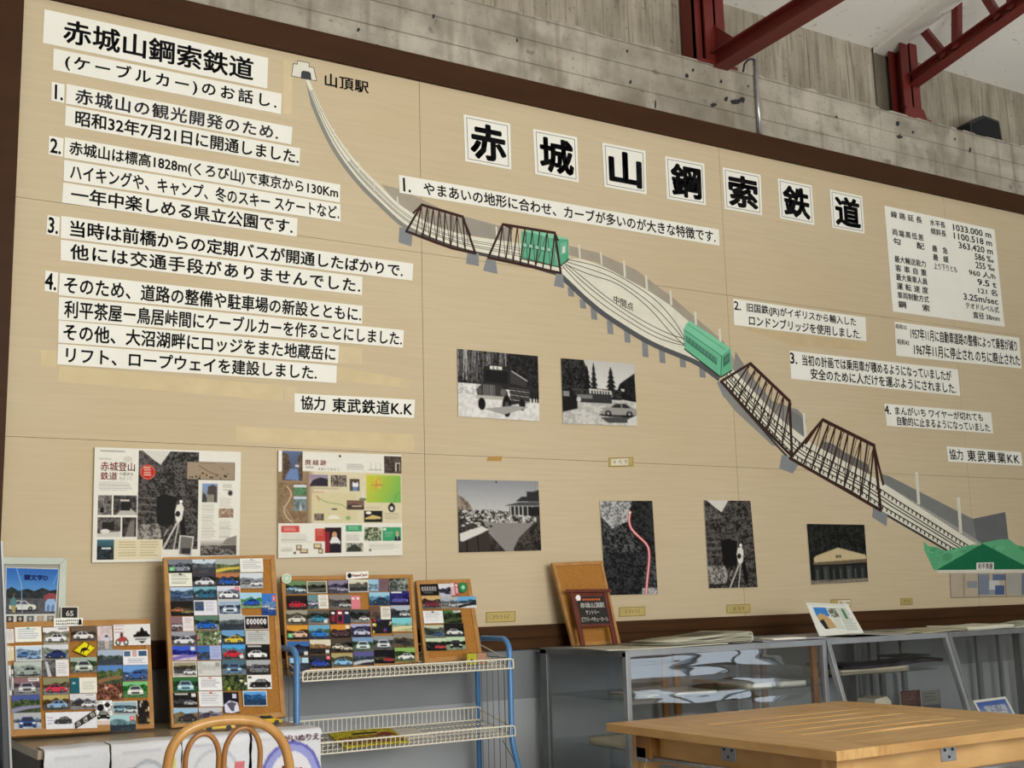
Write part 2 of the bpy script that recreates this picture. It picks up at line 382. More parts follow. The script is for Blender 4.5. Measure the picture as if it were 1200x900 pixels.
# ------------------------------------------------------------------ printed pictures
_vn = {}
def vnoise(h, w, sc, seed):
    r = np.random.RandomState(seed)
    gh, gw = int(h/sc)+3, int(w/sc)+3
    g = r.rand(gh, gw); y = np.arange(h)/sc; x = np.arange(w)/sc
    yi, xi = y.astype(int), x.astype(int); fy, fx = (y-yi)[:, None], (x-xi)[None, :]
    return g[yi][:, xi]*(1-fy)*(1-fx)+g[yi+1][:, xi]*fy*(1-fx)+g[yi][:, xi+1]*(1-fy)*fx+g[yi+1][:, xi+1]*fy*fx
class Cv:
    SS = 2
    def __init__(s, w, h, bg='fff'):
        s.w, s.h = w*s.SS, h*s.SS; s.a = np.ones((s.h, s.w, 3))*sr(bg)
        s.Y, s.X = np.mgrid[0:s.h, 0:s.w]; s.X = (s.X+0.5)/s.w; s.Y = (s.Y+0.5)/s.h
    def m_poly(s, pts):
        ins = np.zeros((s.h, s.w), bool); n = len(pts)
        for i in range(n):
            (x0, y0), (x1, y1) = pts[i], pts[(i+1) % n]
            if y0 == y1: continue
            ins ^= ((s.Y < y0) != (s.Y < y1)) & (s.X < (x1-x0)*(s.Y-y0)/(y1-y0)+x0)
        return ins
    def m_rect(s, x0, y0, x1, y1): return (s.X >= x0) & (s.X < x1) & (s.Y >= y0) & (s.Y < y1)
    def m_ell(s, cx, cy, rx, ry): return ((s.X-cx)/rx)**2+((s.Y-cy)/ry)**2 < 1
    def put(s, m, c): s.a[m] = sr(c) if isinstance(c, str) else c; return s
    def poly(s, pts, c): return s.put(s.m_poly(pts), c)
    def rect(s, x0, y0, x1, y1, c): return s.put(s.m_rect(x0, y0, x1, y1), c)
    def ell(s, cx, cy, rx, ry, c): return s.put(s.m_ell(cx, cy, rx, ry), c)
    def grad(s, x0, y0, x1, y1, c0, c1):
        m = s.m_rect(x0, y0, x1, y1); t = ((s.Y-y0)/(y1-y0))[m][:, None]; s.a[m] = sr(c0)*(1-t)+sr(c1)*t; return s
    def noise(s, m, c0, c1, sc=3, seed=1, k=1.6, sy=1.0):
        """a field of foliage, snow, gravel: two tones mixed by noise"""
        sc = sc*0.55; k = k*1.5; n = vnoise(s.h, s.w, sc*s.SS, seed)*0.5+vnoise(s.h, s.w, sc*s.SS*3.1, seed+3)*0.25+vnoise(s.h, s.w, max(1.0, sc*0.5*s.SS), seed+7)*0.25
        t = np.clip((n-0.5)*k*2+0.5, 0, 1)[..., None]; f = sr(c0)*(1-t)+sr(c1)*t
        if m is None: m = np.ones((s.h, s.w), bool)
        s.a[m] = f[m]; return s
    def line(s, pts, wd, c):
        asp = s.w/s.h; m = np.zeros((s.h, s.w), bool)
        for (x0, y0), (x1, y1) in zip(pts[:-1], pts[1:]):
            dx, dy = (x1-x0)*asp, y1-y0; L = dx*dx+dy*dy+1e-12
            t = np.clip(((s.X-x0)*asp*dx+(s.Y-y0)*dy)/L, 0, 1)
            m |= ((s.X-x0)*asp-t*dx)**2+(s.Y-y0-t*dy)**2 < (wd/2)**2
        return s.put(m, c)
    def lines(s, x0, y0, x1, y1, n, c, seed=1, thick=0.35, bl=0.6):
        """printed text too small to read"""
        r = random.Random(seed); st = (y1-y0)/n
        for i in range(n):
            m = s.m_rect(x0, y0+i*st, x0+(x1-x0)*r.uniform(0.75, 1.0), y0+(i+thick)*st)
            s.a[m] = s.a[m]*(1-bl)+sr(c)*bl
        return s
    def car(s, cx, cy, w, c, glass='223', asp=None, roof=None, flip=1):
        """a car seen from the side and a little from the front, about w wide"""
        a = s.w/s.h; h = w*a*0.40; X = lambda t: cx+flip*t*w; Yy = lambda t: cy+t*h
        s.ell(cx, cy+0.40*h, w*0.54, h*0.12, '222')
        s.poly([(X(-.5), Yy(.30)), (X(-.5), Yy(.02)), (X(-.42), Yy(-.10)), (X(-.25), Yy(-.16)), (X(-.10), Yy(-.46)), (X(.22), Yy(-.48)), (X(.40), Yy(-.16)), (X(.5), Yy(-.06)), (X(.5), Yy(.28)), (X(.4), Yy(.36)), (X(-.4), Yy(.38))], c)
        s.poly([(X(-.20), Yy(-.14)), (X(-.08), Yy(-.40)), (X(.06), Yy(-.41)), (X(.07), Yy(-.13))], glass)
        s.poly([(X(.10), Yy(-.13)), (X(.09), Yy(-.41)), (X(.20), Yy(-.42)), (X(.33), Yy(-.14))], glass)
        s.ell(X(-.29), Yy(.28), w*.085, h*.20, '111'); s.ell(X(.29), Yy(.28), w*.085, h*.20, '111')
        s.ell(X(-.29), Yy(.28), w*.045, h*.10, '999'); s.ell(X(.29), Yy(.28), w*.045, h*.10, '999')
        s.rect(min(X(-.5), X(-.44)), Yy(.02), max(X(-.5), X(-.44)), Yy(.10), 'eed')
        return s
    def front(s, cx, cy, w, c, glass='334'):
        """a car seen head on"""
        a = s.w/s.h; h = w*a*0.6; X = lambda t: cx+t*w; Yy = lambda t: cy+t*h
        s.rect(X(-.46), Yy(.2), X(-.3), Yy(.5), '111'); s.rect(X(.3), Yy(.2), X(.46), Yy(.5), '111')
        s.poly([(X(-.5), Yy(.4)), (X(-.5), Yy(-.05)), (X(-.4), Yy(-.15)), (X(-.28), Yy(-.5)), (X(.28), Yy(-.5)), (X(.4), Yy(-.15)), (X(.5), Yy(-.05)), (X(.5), Yy(.4))], c)
        s.poly([(X(-.34), Yy(-.12)), (X(-.24), Yy(-.43)), (X(.24), Yy(-.43)), (X(.34), Yy(-.12))], glass)
        s.rect(X(-.24), Yy(.12), X(.24), Yy(.30), '222'); s.rect(X(-.46), Yy(.02), X(-.26), Yy(.14), 'ffd'); s.rect(X(.26), Yy(.02), X(.46), Yy(.14), 'ffd')
        return s
    def blur(s, k=1):
        for _ in range(k):
            p = np.pad(s.a, ((1, 1), (1, 1), (0, 0)), 'edge'); s.a = (p[:-2, 1:-1]+p[2:, 1:-1]+p[1:-1, :-2]+p[1:-1, 2:]+p[1:-1, 1:-1]*2)/6
        return s
    def border(s, c, bx, by): return s.rect(0, 0, bx, 1, c).rect(1-bx, 0, 1, 1, c).rect(0, 0, 1, by, c).rect(0, 1-by, 1, 1, c)
    def out(s):
        k = s.SS; a = s.a.reshape(s.h//k, k, s.w//k, k, 3).mean((1, 3)); a = np.clip(a, 0, 1)
        return np.where(a <= 0.04045, a/12.92, ((a+0.055)/1.055)**2.4)
def picture(name, quad, cv, m, thick, parent=None, edge='e8e6dc', bow=0.0, back=None):
    """a print: a thin card whose face carries the painted picture as one colour per grid point"""
    a = cv.out(); h, w = a.shape[:2]; TL, TR, BR, BL = [Vector(q) for q in quad]
    n = (TR-TL).cross(BL-TL).normalized(); n = n if n.y < 0 else -n
    u = np.linspace(0, 1, w)[None, :, None]; v = np.linspace(0, 1, h)[:, None, None]
    q = [np.array(p) for p in (TL, TR, BR, BL)]
    P = q[0]*(1-u)*(1-v)+q[1]*u*(1-v)+q[2]*u*v+q[3]*(1-u)*v + np.array(n)*thick
    if bow: P = P + np.array(n)*(bow*(4*(u-0.5)**2))
    vs = P.reshape(-1, 3); idx = np.arange(h*w).reshape(h, w)
    fs = np.stack([idx[:-1, :-1], idx[1:, :-1], idx[1:, 1:], idx[:-1, 1:]], -1).reshape(-1, 4).tolist()
    cols = a.reshape(-1, 3); ec = np.array(hx(edge))
    ring = list(idx[0, :]) + list(idx[1:, -1]) + list(idx[-1, -2::-1]) + list(idx[-2:0, 0])
    nb = len(vs); k = len(ring)
    front = vs[ring]; backv = front - np.array(n)*thick
    vs = np.concatenate([vs, front, backv]); cols = np.concatenate([cols, np.tile(ec, (2*k, 1))])
    for i in range(k):
        j = (i+1) % k; fs.append([nb+i, nb+j, nb+k+j, nb+k+i])
    fs.append([nb+k+i for i in range(k)])
    me = bpy.data.meshes.new(name); me.from_pydata(vs.tolist(), [], fs); me.materials.append(M[m])
    at = me.color_attributes.new('col', 'FLOAT_COLOR', 'POINT')
    at.data.foreach_set('color', np.concatenate([cols, np.ones((len(cols), 1))], 1).astype(np.float32).ravel()); me.update()
    return link_mesh(name, me, parent)

# ================================================================== THE SETTING
X0, X1, YR = -3.0, 12.0, -3.2
CZ = EYE + 3.336*4.95/4.95                 # where the roof meets the wall
SL = 0.225                                 # the roof climbs towards the viewer
UY = 4.95                                  # face of the upper wall, behind the ledge
LZ = EYE + 0.594*4.775                     # ledge height
roof_z = lambda y: CZ + SL*(UY-y)
struct('floor', B(((X0, YR, -0.1), (X1, 5.3, 0.0))), 'floor')
wb = struct('wall_back', B(((X0, 4.775, 0.0), (X1, 5.3, LZ))), 'concrete')
m = MB(); r = random.Random(4)            # the broken edge of the ledge
x = 3.0
while x < 8.5:
    w = r.uniform(0.08, 0.3)
    m.prism([(x, 4.774, LZ-0.012), (x+w*0.3, 4.774, LZ+r.uniform(0.0, 0.018)), (x+w*0.8, 4.774, LZ+r.uniform(0.0, 0.018)), (x+w, 4.774, LZ-0.012)], (0, 0.12, 0)); x += w*0.97
struct('ledge_edge', m, 'concrete', wb)
m = MB()
def blot(px, py, rx, ry, seed):
    r = random.Random(seed)
    pts = []
    for i in range(9):
        a = 2*math.pi*i/9; k = r.uniform(0.6, 1.15)
        p = aty(px+rx*k*math.cos(a), py-ry*k*math.sin(a), 4.7735); pts.append(p)
    m.flat(pts)
for i, b in enumerate([(836, 123, 4, 3), (851, 116, 3, 3), (862, 119, 6, 4), (870, 117, 4, 4), (845, 95, 2, 2.5), (805, 89, 2, 3), (812, 82, 1.5, 2.5), (877, 101, 1.5, 2), (508, 19, 2, 3), (606, 47, 1.5, 3), (739, 96, 1.5, 3), (735, 60, 1.5, 2), (768, 122, 1.2, 6), (980, 137, 2, 1.5), (1052, 145, 3, 3), (1054, 160, 4, 2.5), (1070, 155, 2, 2), (1137, 176, 1.5, 3.5), (1119, 163, 1.5, 2), (420, 35, 2, 3), (442, 53, 1.2, 1.5)]): blot(*b, i)
struct('rust_hole', m, 'black', wb)
struct('wall_upper', B(((X0, UY, LZ-0.2), (X1, 5.3, CZ+0.1))), 'concrete_up')
pil = atx(1024, 90, aty(1024, 90, UY).x).x; pil2 = aty(1043, 90, UY).x
struct('trim_pilaster', B(((pil, UY-0.012, LZ-0.1), (pil2, UY+0.05, CZ+0.02))), 'concrete_dark')
m = MB(); m.prism([(X0, UY+0.3, roof_z(UY+0.3)), (X0, YR-0.2, roof_z(YR-0.2)), (X0, YR-0.2, roof_z(YR-0.2)+0.1), (X0, UY+0.3, roof_z(UY+0.3)+0.1)], (X1-X0, 0, 0)); struct('ceiling', m, 'ceiling')
m = MB(); m.prism([(pil, UY+0.04, roof_z(UY+0.04)-0.035), (pil, YR, roof_z(YR)-0.035), (pil, YR, roof_z(YR)+0.03), (pil, UY+0.04, roof_z(UY+0.04)+0.03)], (pil2-pil, 0, 0)); struct('trim_roof_rib', m, 'ceiling')
DZ = EYE-0.45
struct('wall_lower', B(((X0, 4.766, DZ), (X1, 4.78, EYE-0.12))), 'lower')
struct('trim_dado', B(((X0, 4.758, 0.0), (X1, 4.78, DZ))), 'dado')
struct('wall_left', B(((X0-0.15, YR, 0), (X0, 5.3, 7.2))), 'plaster')
struct('wall_right', B(((X1, YR, 0), (X1+0.15, 5.3, 7.2))), 'plaster')
# the wall behind the viewer, open at two wide windows
W1, W2, WZ0, WZ1 = (0.4, 4.6), (7.6, 10.8), 0.12, 3.0
struct('wall_rear', B(((X0, YR, 0), (W1[0], YR+0.2, 7.2)), ((W1[1], YR, 0), (W2[0], YR+0.2, 7.2)), ((W2[1], YR, 0), (X1, YR+0.2, 7.2)),
       ((W1[0], YR, 0), (W1[1], YR+0.2, WZ0)), ((W2[0], YR, 0), (W2[1], YR+0.2, WZ0)), ((W1[0], YR, WZ1), (W1[1], YR+0.2, 7.2)), ((W2[0], YR, WZ1), (W2[1], YR+0.2, 7.2))), 'plaster')
for i, (a, b) in enumerate((W1, W2)):
    m = MB(); n = 4
    for k in range(n+1):
        xx = a+(b-a)*k/n; m.box((xx-0.03, YR+0.06, WZ0), (xx+0.03, YR+0.12, WZ1))
    for zz in (WZ0+0.03, WZ0+1.9, WZ1-0.03): m.box((a, YR+0.06, zz-0.03), (b, YR+0.12, zz+0.03))
    struct('window_%d' % (i+1), m, 'alu')

# ================================================================== THE DISPLAY BOARD
BX0, BX1 = 0.1665*BY, 8.6
BZ0, BZ1 = EYE-0.0275*BY, EYE+0.4945*BY
brd = empty('display_board', ((BX0+BX1)/2, BY, BZ0), 'huge beige painted display board in a brown frame filling the wall', 'display board')
xs = [BX0, 0.530*BY, 0.9115*BY, 0.9115*BY+1.82, BX1]; zs = [BZ0, EYE+0.131*BY, EYE+0.3225*BY, BZ1]
for i in range(4):
    for j in range(3):
        g = 0.0011
        obj('panel_sheet', B(((xs[i]+g, BY, zs[j]+g*0.7), (xs[i+1]-g, BY+0.008, zs[j+1]-g*0.7))), 'board', brd)
obj('backing', B(((BX0-0.01, BY+0.003, BZ0-0.01), (BX1, BY+0.0145, BZ1+0.01))), 'brown_dark', brd)
FT = EYE+0.5205*BY
obj('frame_top', B(((BX0-0.2, BY-0.02, BZ1), (BX1, BY+0.0145, FT))), 'brown', brd, bevel=0.002)
obj('frame_side', B(((BX0-0.2, BY-0.026, BZ0-0.02), (BX0, BY+0.0145, BZ1+0.002))), 'brown', brd, bevel=0.002)
obj('frame_bottom', B(((BX0-0.2, BY-0.024, EYE-0.0495*BY), (BX1, BY+0.0145, BZ0))), 'brown_dark', brd, bevel=0.002)
obj('frame_lip', B(((BX0-0.2, BY-0.032, BZ0-0.055), (BX1, BY-0.02, BZ0-0.002))), 'brown_dark', brd, bevel=0.002)

class Paint:
    """paint on the board: outlines taken in the picture, laid on the face of the board in thin coats"""
    def __init__(s): s.m = MB()
    def poly(s, pts, c, coat=1):
        s.m.flat([WALL.at(x, y, 0.0002*coat+0.0000013*len(s.m.f)) for x, y in pts], 0, hx(c)); return s
    def stroke(s, pts, wd, c, coat=2):
        for (x0, y0), (x1, y1) in zip(pts[:-1], pts[1:]):
            dx, dy = x1-x0, y1-y0; L = math.hypot(dx, dy) or 1; nx, ny = -dy/L*wd/2, dx/L*wd/2; ex, ey = dx/L*wd*0.3, dy/L*wd*0.3
            s.poly([(x0+nx-ex, y0+ny-ey), (x1+nx+ex, y1+ny+ey), (x1-nx+ex, y1-ny+ey), (x0-nx-ex, y0-ny-ey)], c, coat)
        return s
    def ribbon(s, up, lo, c, coat=1):
        return s.poly(up+lo[::-1], c, coat)
    def done(s, name, label=None):
        o = obj(name, s.m, 'paint', brd)
        if label: o['label'] = label
        return o
def lerp(a, b, t): return (a[0]+(b[0]-a[0])*t, a[1]+(b[1]-a[1])*t)
def resample(pts, n):
    L = [0]
    for p, q in zip(pts[:-1], pts[1:]): L.append(L[-1]+math.dist(p, q))
    out = []
    for i in range(n):
        t = L[-1]*i/(n-1); k = max(j for j in range(len(L)-1) if L[j] <= t+1e-9)
        out.append(lerp(pts[k], pts[k+1], (t-L[k])/max(L[k+1]-L[k], 1e-9)))
    return out
def smooth(pts, it=2):
    for _ in range(it):
        q = [pts[0]]
        for a, b in zip(pts[:-1], pts[1:]): q += [lerp(a, b, .25), lerp(a, b, .75)]
        pts = q+[pts[-1]]
    return pts
WT, GR, BR_, GN = 'e2dfce', '8b8b86', '3a201a', '6fb896'
# pale patches where earlier strips were taken off
for q, c in (([(70, 429), (332, 452), (331, 470), (68, 447)], 'd2bf98'), ([(335, 453), (348, 454), (345, 471), (333, 470)], 'd0be9a'), ([(396, 430), (480, 445), (480, 455), (396, 446)], 'd2bf98'), ([(277, 500), (485, 509), (486, 529), (277, 517)], 'd2bf98'), ([(332, 70), (343, 72), (342, 134), (332, 133)], 'd6c39e'),
             ([(397, 406), (425, 408), (424, 427), (397, 425)], 'd2c09b'), ([(862, 382), (1016, 402), (1016, 412), (928, 405)], 'c9b48d'), ([(48, 410), (66, 411), (66, 430), (48, 428)], 'd2bf98')): Paint().poly(q, c, 1).done('old_strip_ghost')
# painted shadows
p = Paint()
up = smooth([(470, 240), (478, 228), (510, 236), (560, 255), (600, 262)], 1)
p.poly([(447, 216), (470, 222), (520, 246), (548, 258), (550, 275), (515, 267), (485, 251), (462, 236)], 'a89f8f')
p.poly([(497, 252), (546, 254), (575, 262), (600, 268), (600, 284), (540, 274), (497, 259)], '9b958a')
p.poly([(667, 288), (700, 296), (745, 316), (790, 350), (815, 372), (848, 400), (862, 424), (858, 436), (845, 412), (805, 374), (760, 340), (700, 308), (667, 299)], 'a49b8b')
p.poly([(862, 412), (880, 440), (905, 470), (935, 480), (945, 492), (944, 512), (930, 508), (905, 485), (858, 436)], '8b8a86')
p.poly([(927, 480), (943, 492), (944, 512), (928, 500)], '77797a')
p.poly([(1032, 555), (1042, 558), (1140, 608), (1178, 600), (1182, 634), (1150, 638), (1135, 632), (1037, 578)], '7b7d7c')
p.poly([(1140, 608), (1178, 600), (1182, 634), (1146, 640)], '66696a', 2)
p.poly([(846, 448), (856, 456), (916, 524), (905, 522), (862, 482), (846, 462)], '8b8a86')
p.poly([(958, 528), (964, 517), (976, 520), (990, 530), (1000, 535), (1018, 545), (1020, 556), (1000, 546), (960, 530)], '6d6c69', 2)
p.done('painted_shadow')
# the track
U = smooth([(362, 93), (380, 135), (392, 155), (410, 181), (427, 200), (445, 217), (465, 238), (485, 251), (497, 259), (515, 267), (545, 276), (580, 281), (612, 285), (668, 300)], 2)
Lo = smooth([(358, 94), (375, 138), (390, 169), (405, 192), (425, 217), (449, 240), (470, 260), (482, 267), (512, 281), (545, 292), (575, 298), (610, 306), (657, 320)], 2)
p = Paint(); N = 60; Ur, Lr = resample(U, N), resample(Lo, N)
for i in range(N-1): p.poly([Ur[i], Ur[i+1], Lr[i+1], Lr[i]], WT, 2)
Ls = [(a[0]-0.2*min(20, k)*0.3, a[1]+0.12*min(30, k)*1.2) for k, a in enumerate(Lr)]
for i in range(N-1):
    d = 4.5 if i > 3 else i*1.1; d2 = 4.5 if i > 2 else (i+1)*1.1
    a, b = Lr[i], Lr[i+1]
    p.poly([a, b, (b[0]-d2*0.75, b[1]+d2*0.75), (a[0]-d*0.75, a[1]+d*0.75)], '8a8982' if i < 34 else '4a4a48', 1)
lu = smooth([(657, 319), (668, 300), (700, 309), (730, 324), (760, 341), (785, 357), (808, 378)], 2); ll = smooth([(657, 319), (700, 360), (732, 381), (765, 401), (800, 415), (820, 423), (845, 442)], 2)
a, b = resample(lu, 30), resample(ll, 30)
for i in range(29): p.poly([a[i], a[i+1], b[i+1], b[i]], WT, 2)
p.poly([a[29], (858, 434), b[29]], WT, 2)
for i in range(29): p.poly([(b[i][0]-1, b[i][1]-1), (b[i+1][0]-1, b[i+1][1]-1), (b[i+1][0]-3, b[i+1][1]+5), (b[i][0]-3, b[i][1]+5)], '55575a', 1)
lowU = [(858, 432), (912, 489), (950, 519), (1007, 550), (1030, 563), (1117, 620), (1143, 637)]; lowL = [(845, 446), (912, 522), (926, 537), (1000, 576), (1032, 598), (1080, 626), (1112, 645)]
a, b = resample(lowU, 30), resample(lowL, 30)
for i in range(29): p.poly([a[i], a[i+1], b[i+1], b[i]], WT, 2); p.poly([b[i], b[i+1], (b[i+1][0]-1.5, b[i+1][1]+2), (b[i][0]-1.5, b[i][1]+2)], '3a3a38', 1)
p.done('painted_track', 'white painted railway with a lens shaped passing loop')
# rails
p = Paint()
mixl = lambda A, Bq, t: [lerp(x, y, t) for x, y in zip(A, Bq)]
for t in (0.3, 0.42, 0.62, 0.74): p.stroke(mixl(Ur, Lr, t)[(2 if t in (.3, .74) else 16):], 0.55 if t < .5 else 0.7, '4a4a44', 3)
lens_rails = [[(664, 304), (690, 309), (716, 318), (744, 334), (772, 354), (792, 378), (802, 396)], [(664, 307), (690, 315), (716, 324), (744, 341), (768, 360), (788, 382), (802, 399)], [(661, 309), (690, 322), (720, 330), (745, 347), (766, 366), (784, 388), (801, 404)],
              [(664, 310), (684, 326), (705, 344), (730, 362), (760, 380), (785, 392), (802, 397)], [(662, 311), (682, 330), (705, 349), (730, 367), (760, 386), (785, 397), (802, 403)], [(660, 313), (682, 337), (706, 357), (735, 376), (765, 394), (788, 402), (803, 405)]]
for l in lens_rails: p.stroke(smooth(l, 2), 0.8, '2c2c28', 3)
for t in (0.28, 0.5, 0.62, 0.80): p.stroke(mixl(a, b, t), 1.25, '25231f', 3)
for t, n in ((0.28, 64), (0.80, 60)):
    cc = resample(mixl(a, b, t), n)
    for q in cc[1:-1]: p.stroke([q, (q[0]-0.3, q[1]+3.6)], 1.5, '25231f', 3)
p.done('painted_rail', 'thin black lines of the painted rails and sleepers')
p = Paint()
fa = [(1034, 566), (1075, 590), (1120, 617), (1148, 635)]; fb = [(1033, 572), (1072, 596), (1112, 622), (1136, 637)]
A, Bq = resample(fa, 70), resample(fb, 70)
for u_, v_ in zip(A, Bq): p.stroke([u_, (u_[0], u_[1]+5)], 0.8, 'bdbcb2', 3)
p.done('painted_fence', 'pale hatched fence beside the lower painted track')
# line side posts
p = Paint()
for x, y0, y1, w in ((391, 151, 159, 1.2), (407, 174, 181, 1.2), (420, 190, 200, 1.4), (438, 211, 223, 1.5), (465.5, 231, 241, 1.8), (581.5, 266, 278, 2), (678.5, 287, 302, 2), (704, 296, 310, 2), (731, 306, 324, 2.4), (757, 324, 339, 2.6), (785.5, 341, 357, 2.6), (814.5, 366, 380, 2.6), (843, 386, 400, 2.8), (942, 485, 512, 3.2), (1074, 554, 590, 3.4), (1123, 584, 624, 3.6)):
    Paint().stroke([(x, y0), (x+(y1-y0)*0.07, y1)], w, 'd9d6c6', 4).done('painted_post')
# grey piers under the loop and the bridges
p = Paint()
for x, y, h in ((668, 336, 12), (682, 350, 12), (695, 360, 15), (714, 375, 17), (734, 383, 19), (755, 397, 22), (775, 408, 18), (799, 415, 16), (822, 425, 18)): Paint().poly([(x-3, y), (x+4, y+3), (x+5, y+h), (x-2, y+h-1)], '85888a', 1).done('painted_pier')
for q in ([(468, 266), (484, 270), (482, 289), (467, 284)], [(548, 294), (561, 297), (561, 312), (546, 309)], [(570, 303), (581, 306), (583, 321), (566, 317)], [(652, 318), (660, 322), (661, 338), (649, 335)], [(846, 446), (856, 458), (848, 466), (840, 448)], [(916, 533), (940, 538), (929, 555), (913, 549)], [(1023, 594), (1040, 602), (1039, 617), (1022, 606)]): Paint().poly(q, '868a8d', 3).done('painted_pier')
# truss bridges
def bridge(bot, top, far_l, far_r, nv, wd, label):
    p = Paint(); c = BR_
    p.stroke(bot, wd*1.5, c, 6); p.stroke(top, wd*1.6, c, 6); p.stroke([bot[0], top[0]], wd*1.3, c, 6); p.stroke([top[-1], bot[-1]], wd*1.3, c, 6)
    if far_l: p.stroke(far_l, wd, c, 5)
    if far_r: p.stroke(far_r, wd, c, 5)
    bb = resample(bot, nv*2+3); tt = resample(top, nv)
    prev = None
    for i in range(nv):
        t = tt[i]; k = bb[min(i*2+1, len(bb)-1)]
        k = lerp(bot[0], bot[-1], 0.14+0.72*i/(nv-1)) if len(bot) == 2 else resample(bot, 101)[int(14+72*i/(nv-1))]
        p.stroke([t, k], wd*0.8, c, 5)
        if prev is not None: p.stroke([prev, k] if i <= nv//2 else [tt[i-1], k] if i % 2 else [t, pk], wd*0.35, c, 5)
        prev, pk = t, k
        (i % 2) and p.stroke([(t[0]+2.5, t[1]+2), (k[0]+3, k[1]-8)], wd*0.35, '5a423a', 4)
    p.stroke([lerp(bot[0], top[0], .0), lerp(bot[0], bot[-1], 0.14)], wd*.6, c, 5)
    p.done('painted_bridge', label)
bridge([(476, 271), (510, 284), (530, 291), (557, 297)], [(494, 240), (542, 254)], [(484, 250), (494, 240)], [(542, 254), (551, 276)], 8, 2.0, 'brown painted truss bridge highest on the line')
bridge([(572, 302), (610, 310), (657, 320)], [(589, 263), (650, 273)], [(589, 263), (600, 268)], [(650, 273), (654, 282)], 8, 2.0, 'brown painted truss bridge with a green car inside')
bridge([(845, 447), (880, 486), (928, 535)], [(879, 426), (925, 470)], None, [(925, 470), (927, 505)], 8, 2.3, 'brown painted truss bridge below the lower green car')
bridge([(926, 537), (980, 568), (1032, 598)], [(964, 492), (1024, 522)], [(944, 520), (960, 496)], [(1024, 522), (1035, 568)], 9, 2.5, 'brown painted truss bridge nearest the base station')
# the two cable cars
p = Paint()
p.poly([(611, 271), (645, 277), (655, 313), (610, 303)], '5fae8c', 4); p.poly([(645, 277), (666, 281), (666.5, 304), (655, 313), (652, 300)], '57a684', 4); p.poly([(612, 270), (620, 268), (664, 279), (666, 281), (645, 279)], '86c9a9', 5)
p.poly([(612, 284), (648, 291), (649, 297), (612, 290)], '4d8f74', 5); p.poly([(657, 285), (664, 283.5), (664, 296), (657, 299)], '78b79b', 5); p.poly([(659, 290), (662, 288), (662, 296), (659, 297)], 'e0e0d4', 6)
for i in range(5): x = 613+i*7; p.poly([(x, 285+i*1.3), (x+4, 285.8+i*1.3), (x+4, 289.5+i*1.3), (x, 288.7+i*1.3)], '9fc9b4', 6)
p.stroke([(610, 303), (655, 313), (666.5, 304)], 1.2, '2a2a26', 5)
p.done('painted_cable_car', 'green painted cable car inside the upper bridge')
p = Paint()
p.poly([(801, 386), (804, 379), (808.5, 376), (852, 405), (856, 408), (846, 418)], '7fcaa5', 4); p.poly([(801, 386), (846, 417), (844.5, 442), (802, 409)], '6dbb95', 4); p.poly([(845.5, 417), (856, 408), (857.5, 434), (844.5, 442)], '63b08b', 4)
p.poly([(803.5, 393), (840, 420), (840, 428), (803.5, 400)], '3f7a62', 5)
for i in range(9): x = 804.5+i*4; p.poly([(x, 394.6+i*2.95), (x+2.6, 396.5+i*2.95), (x+2.6, 401+i*2.95), (x, 399+i*2.95)], '5c8f7c', 6)
p.poly([(847.5, 419), (854.5, 413), (855, 424), (847.5, 430)], '3c6d5a', 5); p.poly([(849, 419.5), (853.5, 415.5), (853.7, 422), (849, 426)], '577f74', 6)
p.stroke([(806, 380), (850, 410)], 0.8, '549c7c', 5); p.stroke([(802, 409), (844.5, 442), (858, 434)], 1.4, '1f2421', 5); p.stroke([(801, 386), (846, 417.5)], 0.7, '2f6a52', 5); p.stroke([(845.5, 417), (844.5, 442)], 0.8, '2f6a52', 6)
p.done('painted_cable_car', 'green painted cable car below the passing loop')
# stations
p = Paint()
p.poly([(343.7, 74.5), (367.5, 79.5), (371, 95), (341.5, 89)], 'deddd0', 3); p.poly([(349, 71), (362.5, 74), (361.5, 79), (348, 76)], 'deddd0', 4); p.poly([(352.5, 92), (353, 84.5), (355, 82.8), (362, 84), (364, 86), (365, 94)], '3d4143', 5)
for q in ([(343.7, 74.5), (348, 75.5), (349, 71), (362.5, 74), (361.7, 78.3), (367.5, 79.5), (371, 95), (365, 93.8)], [(343.7, 74.5), (341.5, 89), (352.5, 91.3)]): p.stroke(q, 0.7, '3c3a36', 5)
p.done('painted_station', 'small white painted summit station with a dark portal')
p = Paint(); r = random.Random(9)
edge = [(1082, 634), (1088, 640), (1098, 641), (1108, 646), (1118, 639), (1130, 637), (1143, 639), (1152, 636), (1162, 634), (1172, 632), (1183, 632), (1190, 638), (1200, 641), (1215, 646), (1215, 668), (1094, 668), (1088, 655), (1083, 645)]
p.poly(edge, '5fae7e', 3)
for i in range(26):
    x = r.uniform(1090, 1200); y = r.uniform(640, 662) ; k = r.uniform(3, 7)
    p.poly([(x+k*math.cos(t)*r.uniform(.7, 1.1), y-k*.6*math.sin(t)*r.uniform(.7, 1.1)) for t in [j*math.pi/4 for j in range(8)]], r.choice(['58a877', '69b888', '4f9c6d']), 4)
p.poly([(1097, 668), (1151.5, 637), (1209, 667)], '0f6b45', 5); p.poly([(1097, 668), (1209, 667), (1209, 671), (1099, 671.5)], 'd8d6c8', 5)
p.poly([(1113, 672), (1209, 671), (1209, 699), (1114, 700.5)], 'b8a994', 3)
